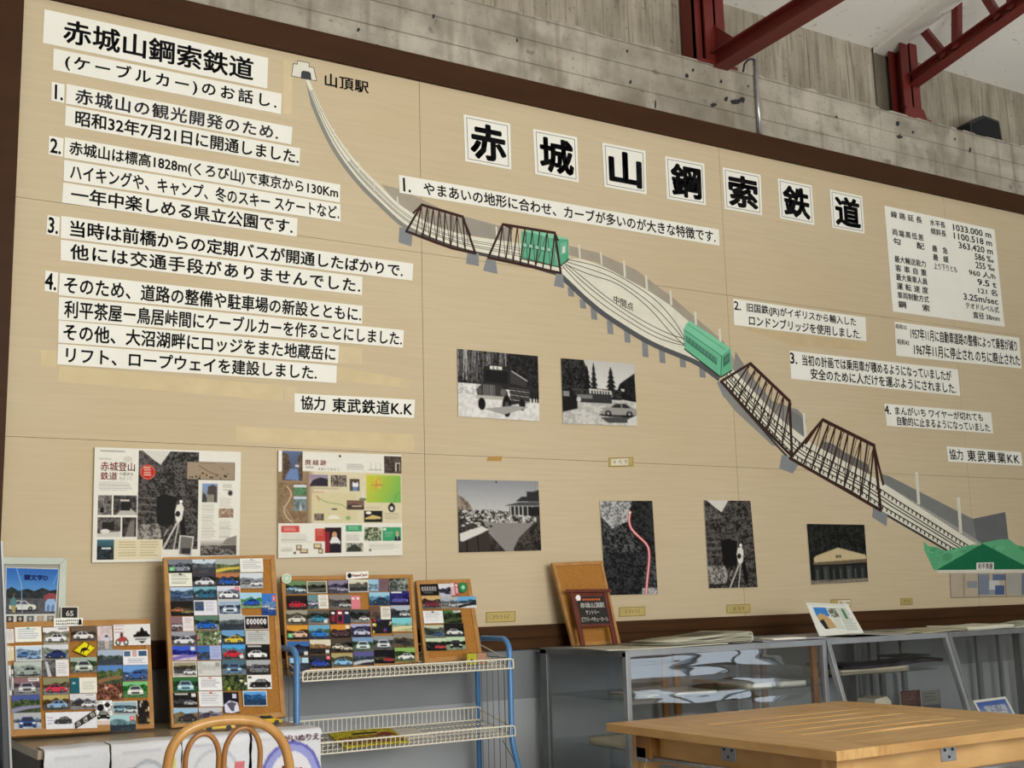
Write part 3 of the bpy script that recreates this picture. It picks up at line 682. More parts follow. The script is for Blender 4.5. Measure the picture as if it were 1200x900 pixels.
for x0, y0, x1, y1, c in ((1133, 681, 1145, 689, '8c8f94'), (1146, 673, 1159, 697, '7b8494'), (1159, 680, 1171, 691, 'c6c8c4'), (1163, 673, 1178, 680, '5f6f8e'), (1166, 686, 1177, 697, '4d5f86'), (1180, 673, 1196, 696, 'a8a59c'), (1197, 672, 1209, 697, '6e7787'), (1159, 691, 1166, 697, '8f95a0'), (1128, 672, 1131, 699, 'a49883')): p.poly([(x0, y0), (x1, y0), (x1, y1), (x0, y1)], c, 4)
for q in ([(1113, 672), (1114, 700)], [(1146, 672), (1147, 699)], [(1114, 700.5), (1209, 698.5)], [(1178, 672), (1179, 698)]): p.stroke(q, 0.8, '6f665a', 5)
p.poly([(1144, 659.5), (1164.5, 659), (1164.5, 667.5), (1144, 668)], 'e6e4da', 6)
st = p.done('painted_station', 'green roofed painted base station among bushes')
def board_text(body, quad, off, mt='ink', name='painted_lettering', d=0.0016, parent=None):
    m = MB(); letter(m, body, qu(quad, WALL), 0, 1, 0, 1, off, 0, Vector((0, -d, 0))); return obj(name, m, mt, parent or brd)
board_text('山頂駅', [(380.5, 85), (432, 96), (432, 110), (380.5, 101)], 0.02)
board_text('中間点', [(719, 345.5), (742, 355.5), (742, 365), (719, 355)], 0.01)
board_text('利平茶屋', [(1146, 660.3), (1163, 660), (1163, 666.8), (1146, 667)], 0.02)

# ================================================================== PAPER STRIPS ON THE BOARD
def strip(quadpx, parts, label, group, off=0.018, name='text_strip', cat='sign', border=False, mt='ink', tilt=None):
    q = qu(quadpx, WALL, 0.0022)
    m = MB(); m.prism(q, (0, 0.0008, 0)); root = obj(name, m, 'paper'); props(root, label, cat, group)
    t = MB(); up = Vector((0, -0.0005, 0))
    for body, a, b, v0, v1 in parts:
        ua, ub = (a, b) if abs(b) <= 1.01 and abs(a) <= 1.01 else (ucoord(quadpx, a), ucoord(quadpx, b))
        letter(t, body, q, ua, ub, v0, v1, off, 0, up)
    obj('lettering', t, mt, root)
    if border:
        e = MB(); TL, TR, BR, BL = q
        at = lambda u, v: TL*(1-u)*(1-v)+TR*u*(1-v)+BR*u*v+BL*(1-u)*v
        k, w = 0.055, 0.012
        for u0, v0, u1, v1 in ((k, k, 1-k, k+w), (k, 1-k-w, 1-k, 1-k), (k, k, k+w, 1-k), (1-k-w, k, 1-k, 1-k)):
            e.flat([at(u0, v0)+up*.6, at(u1, v0)+up*.6, at(u1, v1)+up*.6, at(u0, v1)+up*.6])
        obj('border_line', e, 'ink_grey', root)
    return root
GL = 'lettered paper strips on the left of the board'
S = [([(52, 11), (314, 68), (313, 104), (50, 50.5)], [('赤城山鋼索鉄道', 74, 297, .14, .86)], 'white heading strip with the largest handwriting, top left of the board'),
     ([(62.5, 57), (330, 110), (329, 134), (62, 82)], [('(ケーブルカー)のお話し.', 76, 324, .12, .9)], 'white strip reading ケーブルカー in brackets, just below the top heading'),
     ([(60.5, 96), (75.5, 99), (75, 121), (60, 118)], [('1.', .25, .9, .1, .9)], 'small white square numbered 1 at the far left'),
     ([(78, 98.5), (342.5, 149), (341, 169.5), (77, 121.5)], [('赤城山の観光開発のため.', 88, 326, .12, .9)], 'white strip beside number 1 whose ink is faded, about tourism'),
     ([(77, 124), (351.5, 174), (350.5, 195), (76, 147.5)], [('昭和32年7月21日に開通しました.', 88, 350, .12, .9)], 'white strip with the date 昭和32年7月21日'),
     ([(57.5, 159), (74.5, 162.5), (73.5, 184), (56.5, 181)], [('2.', .1, .85, .1, .9)], 'small white square numbered 2 at the far left'),
     ([(76, 161), (398.5, 216.5), (398, 237.5), (75, 185)], [('赤城山は標高1828m(くろび山)で東京から130Km', 81, 396, .12, .9)], 'white strip with the figures 1828m and 130Km'),
     ([(75, 187.5), (398.5, 239.5), (399, 260), (74.5, 212)], [('ハイキングや、キャンプ、冬のスキー スケートなど.', 82, 397, .12, .9)], 'white strip starting with ハイキング, second line beside number 2'),
     ([(74, 214), (348.5, 256), (347.5, 277.5), (72.5, 237.5)], [('一年中楽しめる県立公園です.', 83, 343, .12, .9)], 'white strip ending 県立公園です, third line beside number 2'),
     ([(55.5, 252), (70, 254.5), (69, 277), (54, 274.5)], [('3.', .1, .9, .08, .92)], 'small white square numbered 3 at the far left'),
     ([(71.5, 253), (484, 309), (483, 329), (71, 279)], [('当時は前橋からの定期バスが開通したばかりで.', 82, 472, .12, .88)], 'longest white strip on the left, about the bus from 前橋'),
     ([(71, 281), (424.5, 324.5), (424, 346), (71, 305)], [('他には交通手段がありませんでした.', 82, 422, .12, .9)], 'white strip starting 他には, second line beside number 3'),
     ([(53, 317), (68, 319.5), (67, 343), (52, 341)], [('4.', .0, .9, .08, .92)], 'small white square numbered 4 at the far left'),
     ([(70, 320), (424.5, 358.5), (424, 379.5), (68.5, 346)], [('そのため、道路の整備や駐車場の新設とともに.', 75, 423, .1, .9)], 'white strip starting そのため, first line beside number 4'),
     ([(69, 348), (473, 387), (472, 407.5), (68, 374.5)], [('利平茶屋ー鳥居峠間にケーブルカーを作ることにしました.', 75, 471, .1, .9)], 'white strip starting 利平茶屋, second line beside number 4'),
     ([(68.5, 375.5), (397, 405), (396, 426), (68, 401.5)], [('その他、大沼湖畔にロッジをまた地蔵岳に', 74, 393, .1, .9)], 'white strip starting その他, third line beside number 4'),
     ([(68, 403), (394.5, 428.5), (394, 449), (67, 427)], [('リフト、ロープウェイを建設しました.', 77, 371, .1, .9)], 'white strip starting リフト, lowest line beside number 4'),
     ([(345, 461), (486, 468.5), (485, 490), (345, 483)], [('協力', 352, 381, .1, .85), ('東武鉄道K.K', 389, 483, .12, .9)], 'white credit strip reading 協力 東武鉄道K.K')]
for q, parts, lab in S: strip(q, parts, lab, GL, 0.023, mt='ink_faded' if 'faded' in lab else 'ink')
GT = 'title character cards along the top of the board'
for ch, nm, q in (('赤', 'first', [(543, 134), (597.5, 145), (599, 199), (545, 189)]), ('城', 'second', [(624.5, 151), (676, 161), (678, 214), (627, 204)]), ('山', 'third', [(705.5, 167), (756, 177), (757.5, 228), (708, 219)]), ('鋼', 'fourth', [(779, 183), (825, 192), (827, 241), (781.5, 233)]),
                  ('索', 'fifth', [(846.5, 196), (891, 205), (893, 252.5), (849, 245)]), ('鉄', 'sixth', [(911, 209), (951, 217.5), (954, 264), (914, 256)]), ('道', 'seventh', [(972, 222), (1010, 230), (1013, 274), (975, 267)])):
    strip(q, [(ch, .12, .9, .12, .9)], 'white bordered title card with the bold character %s, %s from the left' % (ch, nm), GT, 0.036, 'title_card', 'sign', True)
GRR = 'lettered paper strips on the right of the board'
strip([(467, 205), (842, 269), (843, 288), (468, 226)], [('1.', 472, 481, .12, .9), ('やまあいの地形に合わせ、カーブが多いのが大きな特徴です.', 496, 838, .14, .88)], 'long white strip numbered 1 above the painted bridges', GRR, 0.021)
strip([(859, 350), (1014, 372), (1015, 400), (860, 381)], [('2.', 860, 868, .08, .42), ('旧国鉄(JR)がイギリスから輸入した', 875, 1003, .08, .48), ('ロンドンブリッジを使用しました.', 877, 1008, .54, .95)], 'white two line strip numbered 2 with the letters JR', GRR, 0.021)
strip([(925, 411), (1122, 433), (1125, 464), (927, 444)], [('3.', 926, 934, .06, .46), ('当初の計画では乗用車が積めるようになっていましたが', 940, 1115, .08, .48), ('安全のために人だけを運ぶようにされました.', 949, 1119, .54, .94)], 'white two line strip numbered 3, below the JR strip', GRR, 0.021)
strip([(1036, 473), (1161, 483.5), (1163.5, 508), (1039, 499)], [('4.', 1037, 1044, .06, .48), ('まんがいち ワイヤーが切れても', 1049, 1152, .08, .47), ('自動的に止まるようになっていました.', 1050, 1160, .53, .95)], 'white two line strip numbered 4, lowest of the numbered right strips', GRR, 0.021)
strip([(1109, 523), (1196, 530), (1198, 546), (1111, 541)], [('協力', 1112, 1128, .15, .85), ('東武興業KK', 1133, 1194, .12, .9)], 'white credit strip reading 協力 東武興業KK', GRR, 0.018)
strip([(1048, 377), (1194, 396), (1197, 432), (1050, 417)], [('昭和32', 1050, 1063, .06, .2), ('1957年11月に自動車道路の整備によって乗客が減り', 1067, 1192, .1, .46), ('昭和42', 1051, 1065, .5, .66), ('1967年11月に停止され のちに廃止された', 1070, 1194, .56, .93)], 'white strip with the years 1957 and 1967', GRR, 0.021)
rows = [('線路延長', '水平長', '1033.000 m'), ('', '傾斜長', '1100.518 m'), ('両端高低差', '', '363.420 m'), ('勾　配', '最 急', '586 ‰'), ('', '最 緩', '255 ‰'), ('最大輸送能力', '上り下りとも', '960 人/h'), ('客車自重', '', '9.5 t'), ('最大乗車人員', '', '121 名'), ('運転速度', '', '3.25m/sec'), ('車両制動方式', '', 'テオドルベル式'), ('鋼　索', '', '直径 38mm')]
pt = []
for i, (a_, b_, c_) in enumerate(rows):
    v0 = 0.035+0.0855*i; v1 = v0+0.066
    if a_: pt.append((a_, .05, .32, v0, v1))
    if b_: pt.append((b_, .39, .53 if len(b_) < 5 else .60, v0, v1))
    pt.append((c_, .96-.036*max(len(c_), 5)-(.06 if i == 9 else 0), .96, v0, v1))
strip([(1036, 241), (1165, 269), (1177, 383), (1046, 365)], pt, 'large white sheet of figures in columns at the upper right', GRR, 0.021, 'data_sheet', 'sign')

# ================================================================== PHOTOGRAPHS PINNED TO THE BOARD
GP = 'black and white photographs on the board'
def photo(quadpx, cv, label, thick=0.004, group=GP, name='photograph', cat='photo', m='gloss', edge='dad8d0', off=0.002):
    o = picture(name, qu(quadpx, WALL, off), cv, m, thick, None, edge); props(o, label, cat, group); return o
# a bus in the snow
c = Cv(120, 96, '777'); c.noise(c.m_rect(0, 0, 1, .55), '1c1b1c', '4c4a4a', 3, 3, 1.5)
r = random.Random(5)
for i in range(46):
    x = r.uniform(0, .62); w = r.uniform(.003, .010); y = r.uniform(.35, .52); c.line([(x, 0), (x+r.uniform(-.03, .03), y)], w, r.choice(['8a8888', 'a5a3a2', '6e6c6c', 'bdbbb8']))
c.noise(c.m_rect(0, .52, 1, 1), 'cfcdca', 'e6e4e0', 6, 8, 1.2); c.noise(c.m_rect(0, .50, .32, .66), 'b4b2b0', 'e8e6e2', 3, 11)
c.noise(c.m_poly([(.62, 0), (1, 0), (1, .56), (.62, .5)]), '151415', '353334', 3, 6); c.rect(.86, .50, 1, .66, '2b2a2a')
for x in (.9, .94, .97): c.rect(x, .56, x+.02, .72, '1a1a1a')
c.poly([(.31, .25), (.40, .19), (.58, .20), (.86, .40), (.88, .72), (.64, .78), (.63, .55), (.31, .55)], '2a2828')
for i in range(6): y = .52+.035*i; c.line([(.62, y), (.87, y+.02)], .012, 'a9a7a2' if i % 2 else '5a5856')
c.poly([(.33, .28), (.61, .29), (.61, .47), (.33, .45)], '1a1a1b'); c.poly([(.64, .28), (.84, .42), (.84, .50), (.64, .45)], '3e3d3d'); c.line([(.66, .27), (.85, .40)], .018, 'c2c0bb')
c.rect(.39, .215, .54, .265, 'e2e0da').rect(.43, .225, .44, .26, '333').rect(.48, .225, .49, .26, '333')
c.poly([(.22, .58), (.30, .48), (.52, .50), (.60, .58), (.62, .72), (.24, .70)], '3a3838')
for i in range(8): c.rect(.31+i*.018, .50, .318+i*.018, .66, '8d8b88')
c.ell(.26, .60, .03, .05, '55524f').ell(.55, .60, .035, .055, '6a6764'); c.rect(.22, .66, .57, .715, 'b4b1ab')
c.ell(.59, .80, .055, .16, '161515').ell(.285, .79, .045, .09, '161515').ell(.59, .81, .028, .08, '4b4948').ell(.78, .76, .04, .09, '1b1a1a'); c.poly([(.3, .86), (.55, .93), (.86, .80), (.7, .78)], 'a3a19e')
c.blur(1); photo([(535, 409), (629.5, 417.5), (631.5, 494), (536.5, 488)], c, 'black and white photo of an old bus in snow, upper left of the photos')
# car park among conifers
c = Cv(112, 100, 'c9c8c4'); c.grad(0, 0, 1, .5, 'c3c2be', 'dcdad5'); c.noise(c.m_poly([(0, 0), (.3, 0), (.34, .15), (.3, .5), (0, .5)]), '0f0f0f', '3d3d3c', 3, 4, 2)
def conifer(x, y0, y1, w, col='161616'):
    for k in range(5): t = k/5; yy = y0+(y1-y0)*t; c.poly([(x, yy-.02), (x+w*(.3+.7*t), yy+(y1-y0)*.26), (x-w*(.3+.7*t), yy+(y1-y0)*.26)], col)
conifer(.43, .05, .45, .07, '222'); conifer(.66, .10, .46, .10, '1b1b1b'); conifer(.34, .1, .5, .09, '151515')
c.noise(c.m_poly([(.78, .34), (.99, .16), (1, .62), (.74, .58), (.74, .45)]), '0c0c0c', '242424', 3, 2); c.rect(.79, .42, .84, .46, 'c4c4c0'); c.noise(c.m_rect(0, .44, .8, .6), '111', '444', 3, 5, 2)
c.noise(c.m_rect(0, .62, 1, 1), 'b2b0ab', 'd0cec8', 5, 9); c.poly([(.36, .44), (.66, .46), (.67, .56), (.36, .52)], 'cfcdc7'); 
for i in range(7): c.rect(.39+i*.037, .47, .41+i*.037, .52, '3a3a3a')
c.rect(.18, .52, .66, .66, '353535').rect(.2, .54, .4, .60, '7a7a78'); c.poly([(0, .46), (.14, .48), (.2, .6), (.2, .76), (0, .82)], '1a1a1a'); c.rect(.02, .5, .1, .58, '8a8a88').ell(.22, .62, .03, .04, 'c8c8c4')
c.car(.75, .75, .50, '9b9994', '2b2b2b'); c.poly([(.5, .88), (.95, .86), (.9, .95), (.6, .96)], '4a4a48'); c.poly([(.86, .9), (1, .82), (1, 1), (.86, 1)], 'd2d0cb')
c.blur(1); photo([(656.5, 420), (742.5, 426.5), (746, 499.5), (659, 496.5)], c, 'black and white photo of parked cars and conifers, upper right of the photos')
# terrace with crowd
c = Cv(120, 104, 'aaa'); c.grad(0, 0, 1, .5, '8f9196', 'c9c8c6'); c.noise(c.m_poly([(0, .2), (.12, .3), (.2, .45), (0, .48)]), '6b5a4a', '9a8e84', 4, 2)
c.noise(c.m_rect(0, .44, 1, 1), '26221f', '4a4440', 3, 7, 1.6); c.poly([(.3, .58), (.92, .60), (.72, .82), (.66, 1), (.56, 1), (.36, .74)], '8b8783'); c.noise(c.m_poly([(.02, .42), (.46, .42), (.95, .52), (.95, .60), (.5, .60), (.02, .54)]), '1f1c1a', 'd6d3ce', 2, 21, 2.4)
for i in range(34):
    x, y = r.uniform(.02, .4), r.uniform(.44, .78); c.ell(x, y, .022, .012, r.choice(['dcdad6', '2a2624', 'c9c6c1']))
c.poly([(.02, .74), (.28, .64), (.36, .69), (.08, .86), (.02, .84)], 'd9d6d0'); c.poly([(.03, .86), (.36, .70), (.38, .96), (.3, 1), (.03, 1)], '3a332e'); c.line([(.1, .84), (.1, 1)], .015, '171412').line([(.22, .78), (.24, 1)], .015, '171412')
c.poly([(.56, .36), (.74, .31), (1, .30), (1, .36)], '4e4e50'); c.poly([(.70, .30), (.78, .23), (.84, .23), (.84, .16), (.92, .16), (1, .13), (1, .30)], '2f2f31'); c.rect(.62, .37, 1, .49, '2d2c2c')
for x in (.63, .68, .73, .78, .84, .9): c.rect(x, .36, x+.012, .50, 'd6d6d2')
c.rect(.86, .38, 1, .5, '1f1f1f'); c.noise(c.m_poly([(.66, .96), (.72, .82), (.94, .66), (1, .62), (1, 1), (.66, 1)]), '1c1917', '4f4843', 3, 31); c.rect(.95, 0, .955, .16, '777'); c.ell(.47, .03, .012, .012, '333'); c.blur(1)
photo([(535, 562), (630, 564), (633.5, 645), (537, 647.5)], c, 'black and white photo of a crowded terrace beside a pavilion, lower left of the photos')
# hillside with a red line
c = Cv(76, 130, '222'); c.noise(None, '111213', '5a5b5c', 3, 3, 1.9); c.noise(c.m_poly([(0, 0), (.6, 0), (.5, .22), (.2, .3), (0, .16)]), '6a6b6b', 'c2c2c0', 3, 5, 1.6); c.noise(c.m_poly([(.62, 0), (1, 0), (1, .62), (.78, .58), (.58, .34), (.52, .14)]), '0c0d0d', '343536', 3, 8, 1.6)
c.noise(c.m_rect(0, .55, .75, 1), '0e0f10', '38393b', 3, 12, 1.8); c.noise(c.m_rect(.7, .93, 1, 1), '777', 'bbb', 3, 13)
path = smooth([(.56, .12), (.52, .22), (.56, .31), (.72, .40), (.86, .48), (.88, .58), (.84, .74), (.80, .86), (.77, 1)], 2); c.line(path, .030, 'c8464a').line(path, .012, 'e8d4d2'); c.ell(.55, .13, .03, .012, 'ddd')
photo([(702, 587), (763.5, 587), (770, 696), (708.5, 697.5)], c, 'dark tall photo of a wooded slope with a red and white line drawn on it')
# car leaving the tunnel
def tunnel(c, x0, y0, w, h):
    X = lambda t: x0+w*t; Yy = lambda t: y0+h*t
    c.noise(c.m_rect(x0, y0, x0+w, y0+h), '1e1b19', '5d5854', 3, 17, 1.8); c.poly([(X(.06), Yy(0)), (X(.52), Yy(0)), (X(.36), Yy(.14)), (X(.24), Yy(.09))], 'd5d2ca')
    c.noise(c.m_poly([(X(0), Yy(.06)), (X(.24), Yy(.09)), (X(.36), Yy(.2)), (X(.0), Yy(.24))]), '3f3b38', '6f6b66', 3, 14); c.poly([(X(.30), Yy(.47)), (X(.44), Yy(.44)), (X(.64), Yy(.47)), (X(.60), Yy(.75)), (X(.32), Yy(.75))], '14110f')
    for i in range(7): c.line([(X(.0), Yy(.44+.035*i)), (X(.30), Yy(.45+.035*i))], .008, '77726d' if i % 2 else '2b2826')
    c.noise(c.m_poly([(X(.0), Yy(.75)), (X(.34), Yy(.74)), (X(.40), Yy(.84)), (X(.36), Yy(.95)), (X(.0), Yy(.95))]), '4d4945', 'aaa59d', 3, 4, 1.6)
    c.line([(X(.42), Yy(1)), (X(.66), Yy(.72))], .016, 'c9c5bd').line([(X(.60), Yy(1)), (X(.68), Yy(.72))], .013, 'b4b0a8').line([(X(.5), Yy(.8)), (X(.44), Yy(.86))], .01, 'b0aca4')
    c.poly([(X(.61), Yy(.62)), (X(.64), Yy(.55)), (X(.72), Yy(.53)), (X(.76), Yy(.58)), (X(.73), Yy(.70)), (X(.68), Yy(.73)), (X(.63), Yy(.71))], 'e0ddd5'); c.ell(X(.66), Yy(.64), w*.04, h*.03, '26221f').ell(X(.71), Yy(.515), w*.03, h*.018, 'eeebe4'); c.poly([(X(.70), Yy(.74)), (X(.76), Yy(.66)), (X(.82), Yy(.9)), (X(.74), Yy(.98))], '100e0d')
c = Cv(72, 120, '222'); tunnel(c, 0, 0, 1, 1); photo([(824, 586.5), (878.5, 587), (887, 688), (830, 689.5)], c, 'black and white tall photo of a cable car leaving a tunnel')
# station with a pale gable
c = Cv(84, 86, '111'); c.noise(c.m_rect(0, 0, 1, .62), '0d0f0d', '2e302b', 3, 7, 1.7); c.poly([(.08, .56), (.12, .53), (.50, .40), (.98, .53), (.99, .60), (.08, .66)], 'c9b78f'); c.poly([(.06, .64), (.99, .60), (.99, .66), (.06, .70)], '6b5f4c')
c.rect(.04, .68, 1, .97, '1c1a18')
for i, x in enumerate((.08, .22, .36, .48, .62, .74, .86)): c.rect(x, .71, x+.10, .93, ('2e3230', '3e4240', '252827')[i % 3]); c.rect(x+.03, .76, x+.05, .92, '5c5f5b')
c.rect(.46, .53, .55, .57, '3a352c').rect(.48, .54, .53, .56, 'b8ab8a'); c.noise(c.m_rect(0, .93, 1, 1), '5a544a', '857d70', 3, 3); c.line([(.06, .99), (.99, .95)], .02, '938a7a')
c.blur(1); photo([(944.5, 614), (1012, 615), (1016.5, 681.5), (950, 685)], c, 'photo of a station with a pale gable under dark trees, rightmost of the photos')

# ---- the two big printed posters
GA = 'printed history posters on the board'
Cv.SS = 2
QA = [(110, 524.5), (281, 530), (279, 657), (107, 659.5)]
c = Cv(200, 156, 'e6e3d8')
c.lines(.04, .03, .2, .05, 1, '555', 2); c.lines(.035, .30, .27, .385, 6, '777', 3, .3); c.ell(.22, .10, .03, .025, 'd0cec4'); c.lines(.03, .1, .11, .12, 1, '777', 2)
x0 = .29
c.a[c.m_rect(.29, .02, .70, .89)] = sr('222'); t = Cv(90, 140, '222'); tunnel(c, .29, .02, .41, .87)
c.rect(.29, .80, .46, .98, 'e6e3d8'); c.rect(.03, .42, .12, .59, '5e5a57').noise(c.m_rect(.03, .42, .12, .59), '55514e', '8d8985', 3, 2); c.rect(.045, .53, .07, .57, '111').rect(.09, .47, .11, .49, '222')
c.rect(.13, .42, .283, .59, '3a3634').noise(c.m_rect(.13, .42, .283, .59), '2a2624', '5a5552', 3, 4); c.poly([(.15, .59), (.19, .53), (.24, .53), (.28, .57), (.28, .59)], 'b9b4ad'); c.rect(.18, .46, .24, .55, '1c1918').rect(.175, .455, .235, .47, 'cfcac2')
c.noise(c.m_rect(.03, .61, .18, .78), '3b3734', '6f6a66', 3, 5); c.poly([(.03, .75), (.18, .73), (.18, .78), (.03, .78)], 'c9c5bd'); c.rect(.06, .65, .14, .72, '1f1b19').ell(.08, .73, .03, .02, 'dedad2'); c.noise(c.m_rect(.19, .61, .283, .78), '1e1b19', '45403c', 3, 6); c.poly([(.21, .78), (.24, .65), (.27, .63), (.27, .78)], '77716a')
c.rect(.03, .80, .455, .975, 'ddd2b0'); c.grad(.03, .80, .14, .975, '3f6f80', '16181a'); c.noise(c.m_rect(.03, .86, .13, .96), '14161a', '2f4248', 3, 3); c.rect(.06, .87, .12, .885, 'cfd6d8'); c.lines(.17, .82, .29, .96, 6, '8a7a58', 5, .25); c.lines(.31, .82, .44, .96, 6, '8a7a58', 6, .25)
c.rect(.46, .89, .7, .975, 'e6e3d8'); c.poly([(.575, .765), (.675, .78), (.66, .955), (.565, .94)], 'd5d2ca'); c.poly([(.585, .775), (.665, .79), (.652, .945), (.575, .93)], '6f6c68'); c.rect(.59, .88, .65, .93, '2f2d2b')
c.ell(.352, .21, .052, .068, 'c03326'); c.ell(.352, .21, .047, .061, 'd8d2c6'); c.ell(.352, .21, .045, .058, 'b8261d'); c.lines(.325, .165, .38, .25, 4, 'f0e0c8', 3, .5, .8)
c.rect(.615, .105, .955, .27, '4c463c'); c.rect(.62, .11, .95, .262, 'a08d76'); c.lines(.71, .118, .84, .13, 1, '3a2e22', 3)
r = random.Random(3)
for i in range(16): x = r.uniform(.63, .94); y = r.uniform(.20, .25); k = r.uniform(.006, .012); c.rect(x, y, x+k, y+k*1.6, '2a231c')
c.line([(.70, .14), (.78, .20), (.84, .23)], .006, '5c4d3c'); c.line([(.86, .15), (.88, .18)], .004, '5c4d3c')
c.grad(.725, .30, .835, .47, '7f9cc8', '8d8a84'); c.poly([(.76, .47), (.765, .33), (.80, .31), (.83, .33), (.83, .47)], '4b443e'); c.poly([(.725, .47), (.73, .38), (.75, .40), (.77, .47)], '38403a'); c.rect(.76, .40, .81, .47, '8d857b')
c.lines(.725, .49, .83, .86, 26, '8a867e', 7, .3); c.lines(.85, .43, .94, .52, 7, '8a867e', 8, .3); c.lines(.85, .64, .945, .80, 12, '8a867e', 9, .3); c.lines(.87, .30, .945, .37, 4, '666', 10, .3); c.ell(.925, .385, .024, .03, 'cfcabf').ell(.925, .385, .016, .024, '3a3836')
c.rect(.845, .525, .95, .61, 'a58a74').noise(c.m_rect(.845, .525, .95, .61), '8d705c', 'b39a85', 3, 5); c.line([(.87, .57), (.91, .53)], .006, 'd8d2c8')
c.noise(c.m_rect(.72, .80, .975, .95), '2b2725', '8d8781', 2, 9, 1.7); c.grad(.72, .80, .975, .86, 'e6e3d8', '9c968e'); c.poly([(.87, .85), (.9, .80), (.975, .77), (.975, .86)], '8a847c'); c.rect(.86, .86, .975, .89, '4a4440')
oA = photo(QA, c, 'wide printed poster with red title 赤城登山鉄道 and a large tunnel photo', 0.012, GA, 'printed_poster', 'poster', 'print', 'd4d0bc', 0.002)
def on_board(parent, body, quadpx, u0, u1, v0, v1, mt, off, lift, name='lettering'):
    m = MB(); letter(m, body, qu(quadpx, WALL), u0, u1, v0, v1, off, 0, Vector((0, -lift, 0))); obj(name, m, mt, parent)
on_board(oA, '赤城登山', QA, .04, .265, .125, .205, 'ink_red', 0.012, 0.0148); on_board(oA, '鉄道', QA, .04, .15, .215, .285, 'ink_red', 0.012, 0.0148); on_board(oA, 'の歴史を', QA, .165, .255, .215, .245, 'ink_grey', 0.0, 0.0148); on_board(oA, 'たどって', QA, .165, .245, .255, .285, 'ink_grey', 0.0, 0.0148)
QB = [(325, 528.5), (468.5, 533.5), (470, 651), (324.5, 654)]
c = Cv(180, 150, 'e6e3d8')
c.a[c.m_rect(0, .19, 1, .68)] = sr('d9cfae'); c.grad(0, .19, .25, .68, '9c8468', '86694e'); c.noise(c.m_rect(0, .3, .25, .68), '7f654a', '937a5e', 4, 3)
for t in np.linspace(0, 1, 14): m_ = c.m_rect(.22+.06*t, .19, .24+.06*t, .68); c.a[m_] = sr('8c745a')*(1-t)+sr('d9cfae')*t
c.line(smooth([(.07, .34), (.11, .40), (.07, .50), (.04, .54), (.06, .62), (.11, .67)], 2), .012, 'c9b394'); c.line(smooth([(.04, .52), (.09, .60), (.12, .66)], 2), .007, 'b79f82')
c.grad(.03, 0, .19, .28, '5c6f94', '4a4c58'); c.noise(c.m_poly([(.03, .02), (.08, .03), (.10, .2), (.03, .29)]), '4a3c30', '6e5a48', 3, 4); c.noise(c.m_poly([(.19, 0), (.15, .06), (.16, .2), (.19, .28)]), '4a3c30', '6e5a48', 3, 5); c.poly([(.05, .27), (.09, .17), (.15, .17), (.16, .28)], '6f86b4'); c.rect(.13, .13, .16, .155, 'c3c6cc'); c.rect(.0, .0, .025, .2, 'f2efe6')
c.lines(.21, .145, .28, .165, 2, '777', 2); c.lines(.54, .11, .70, .18, 4, '777', 3, .3); 
for x in (.74, .78, .82): c.line([(x, .09), (x, .17)], .004, '999')
c.line([(.72, .16), (.83, .16)], .004, '999'); c.noise(c.m_rect(.85, .02, 1, .19), '3a3029', '5c5048', 3, 8); c.rect(.945, .09, .955, .17, 'c9c4bb').rect(.98, .08, .985, .17, 'c9c4bb').rect(.945, .085, .985, .095, 'c9c4bb')
c.grad(.24, .22, .39, .33, '8e86a4', 'c89a94'); c.poly([(.24, .33), (.27, .27), (.33, .245), (.39, .26), (.39, .33)], '2f2a38'); c.noise(c.m_rect(.41, .22, .54, .33), '4a4038', '9a9088', 3, 5, 1.8)
c.rect(.565, .255, .645, .37, '4f4a42').ell(.61, .31, .025, .04, 'e6e6ea').ell(.61, .275, .015, .02, '5a4438').rect(.59, .33, .63, .37, '6a7ea8')
tt = np.clip((c.X-.70)/.3*0.7+(c.Y-.2)*0.9, 0, 1)[..., None]; m_ = c.m_rect(.70, .21, .99, .48); c.a[m_] = (sr('d0c83c')*(1-tt)+sr('68b05c')*tt)[m_]; c.noise(c.m_ell(.79, .29, .04, .06), 'c8a848', 'd8c848', 2, 5); c.line([(.93, .48), (.95, .4), (.98, .38)], .006, '5f9a6a'); c.line([(.74, .31), (.84, .31)], .004, 'b0704a'); c.line([(.79, .24), (.78, .36)], .004, 'b0704a')
c.noise(c.m_rect(.12, .33, .22, .42), '3f6a4c', '5f8a66', 3, 4); c.rect(.12, .32, .22, .345, 'cfd8dc').rect(.12, .43, .22, .46, 'c3d4e0'); c.noise(c.m_rect(.12, .455, .22, .565), '5a6a70', '7f8e90', 3, 6); c.poly([(.16, .565), (.17, .48), (.19, .565)], 'b4b8b4')
c.poly([(.26, .40), (.62, .39), (.62, .66), (.26, .66)], 'd4caa0'); c.line(smooth([(.30, .43), (.37, .48), (.42, .49), (.5, .5), (.54, .54)], 2), .006, '7a9a5a'); c.line([(.30, .42), (.32, .47)], .006, 'c05a48'); c.rect(.28, .59, .355, .655, '5f5248').noise(c.m_rect(.28, .59, .355, .655), '4c4038', '8a7c6c', 2, 3); c.poly([(.38, .64), (.40, .61), (.44, .60), (.47, .61), (.49, .64)], 'e8e4d4'); c.ell(.55, .63, .02, .02, '8fae78').rect(.42, .54, .46, .555, '333')
c.lines(.27, .385, .38, .4, 1, 'b05048', 3); c.rect(.54, .46, .68, .55, '7a5c52'); c.poly([(.54, .51), (.6, .49), (.68, .52), (.68, .55), (.54, .55)], '4a3830'); c.rect(.58, .51, .66, .525, 'c9b8a4'); c.poly([(.66, .44), (.67, .33), (.69, .44)], 'e0d8c8').ell(.67, .45, .03, .015, '6f7e58')
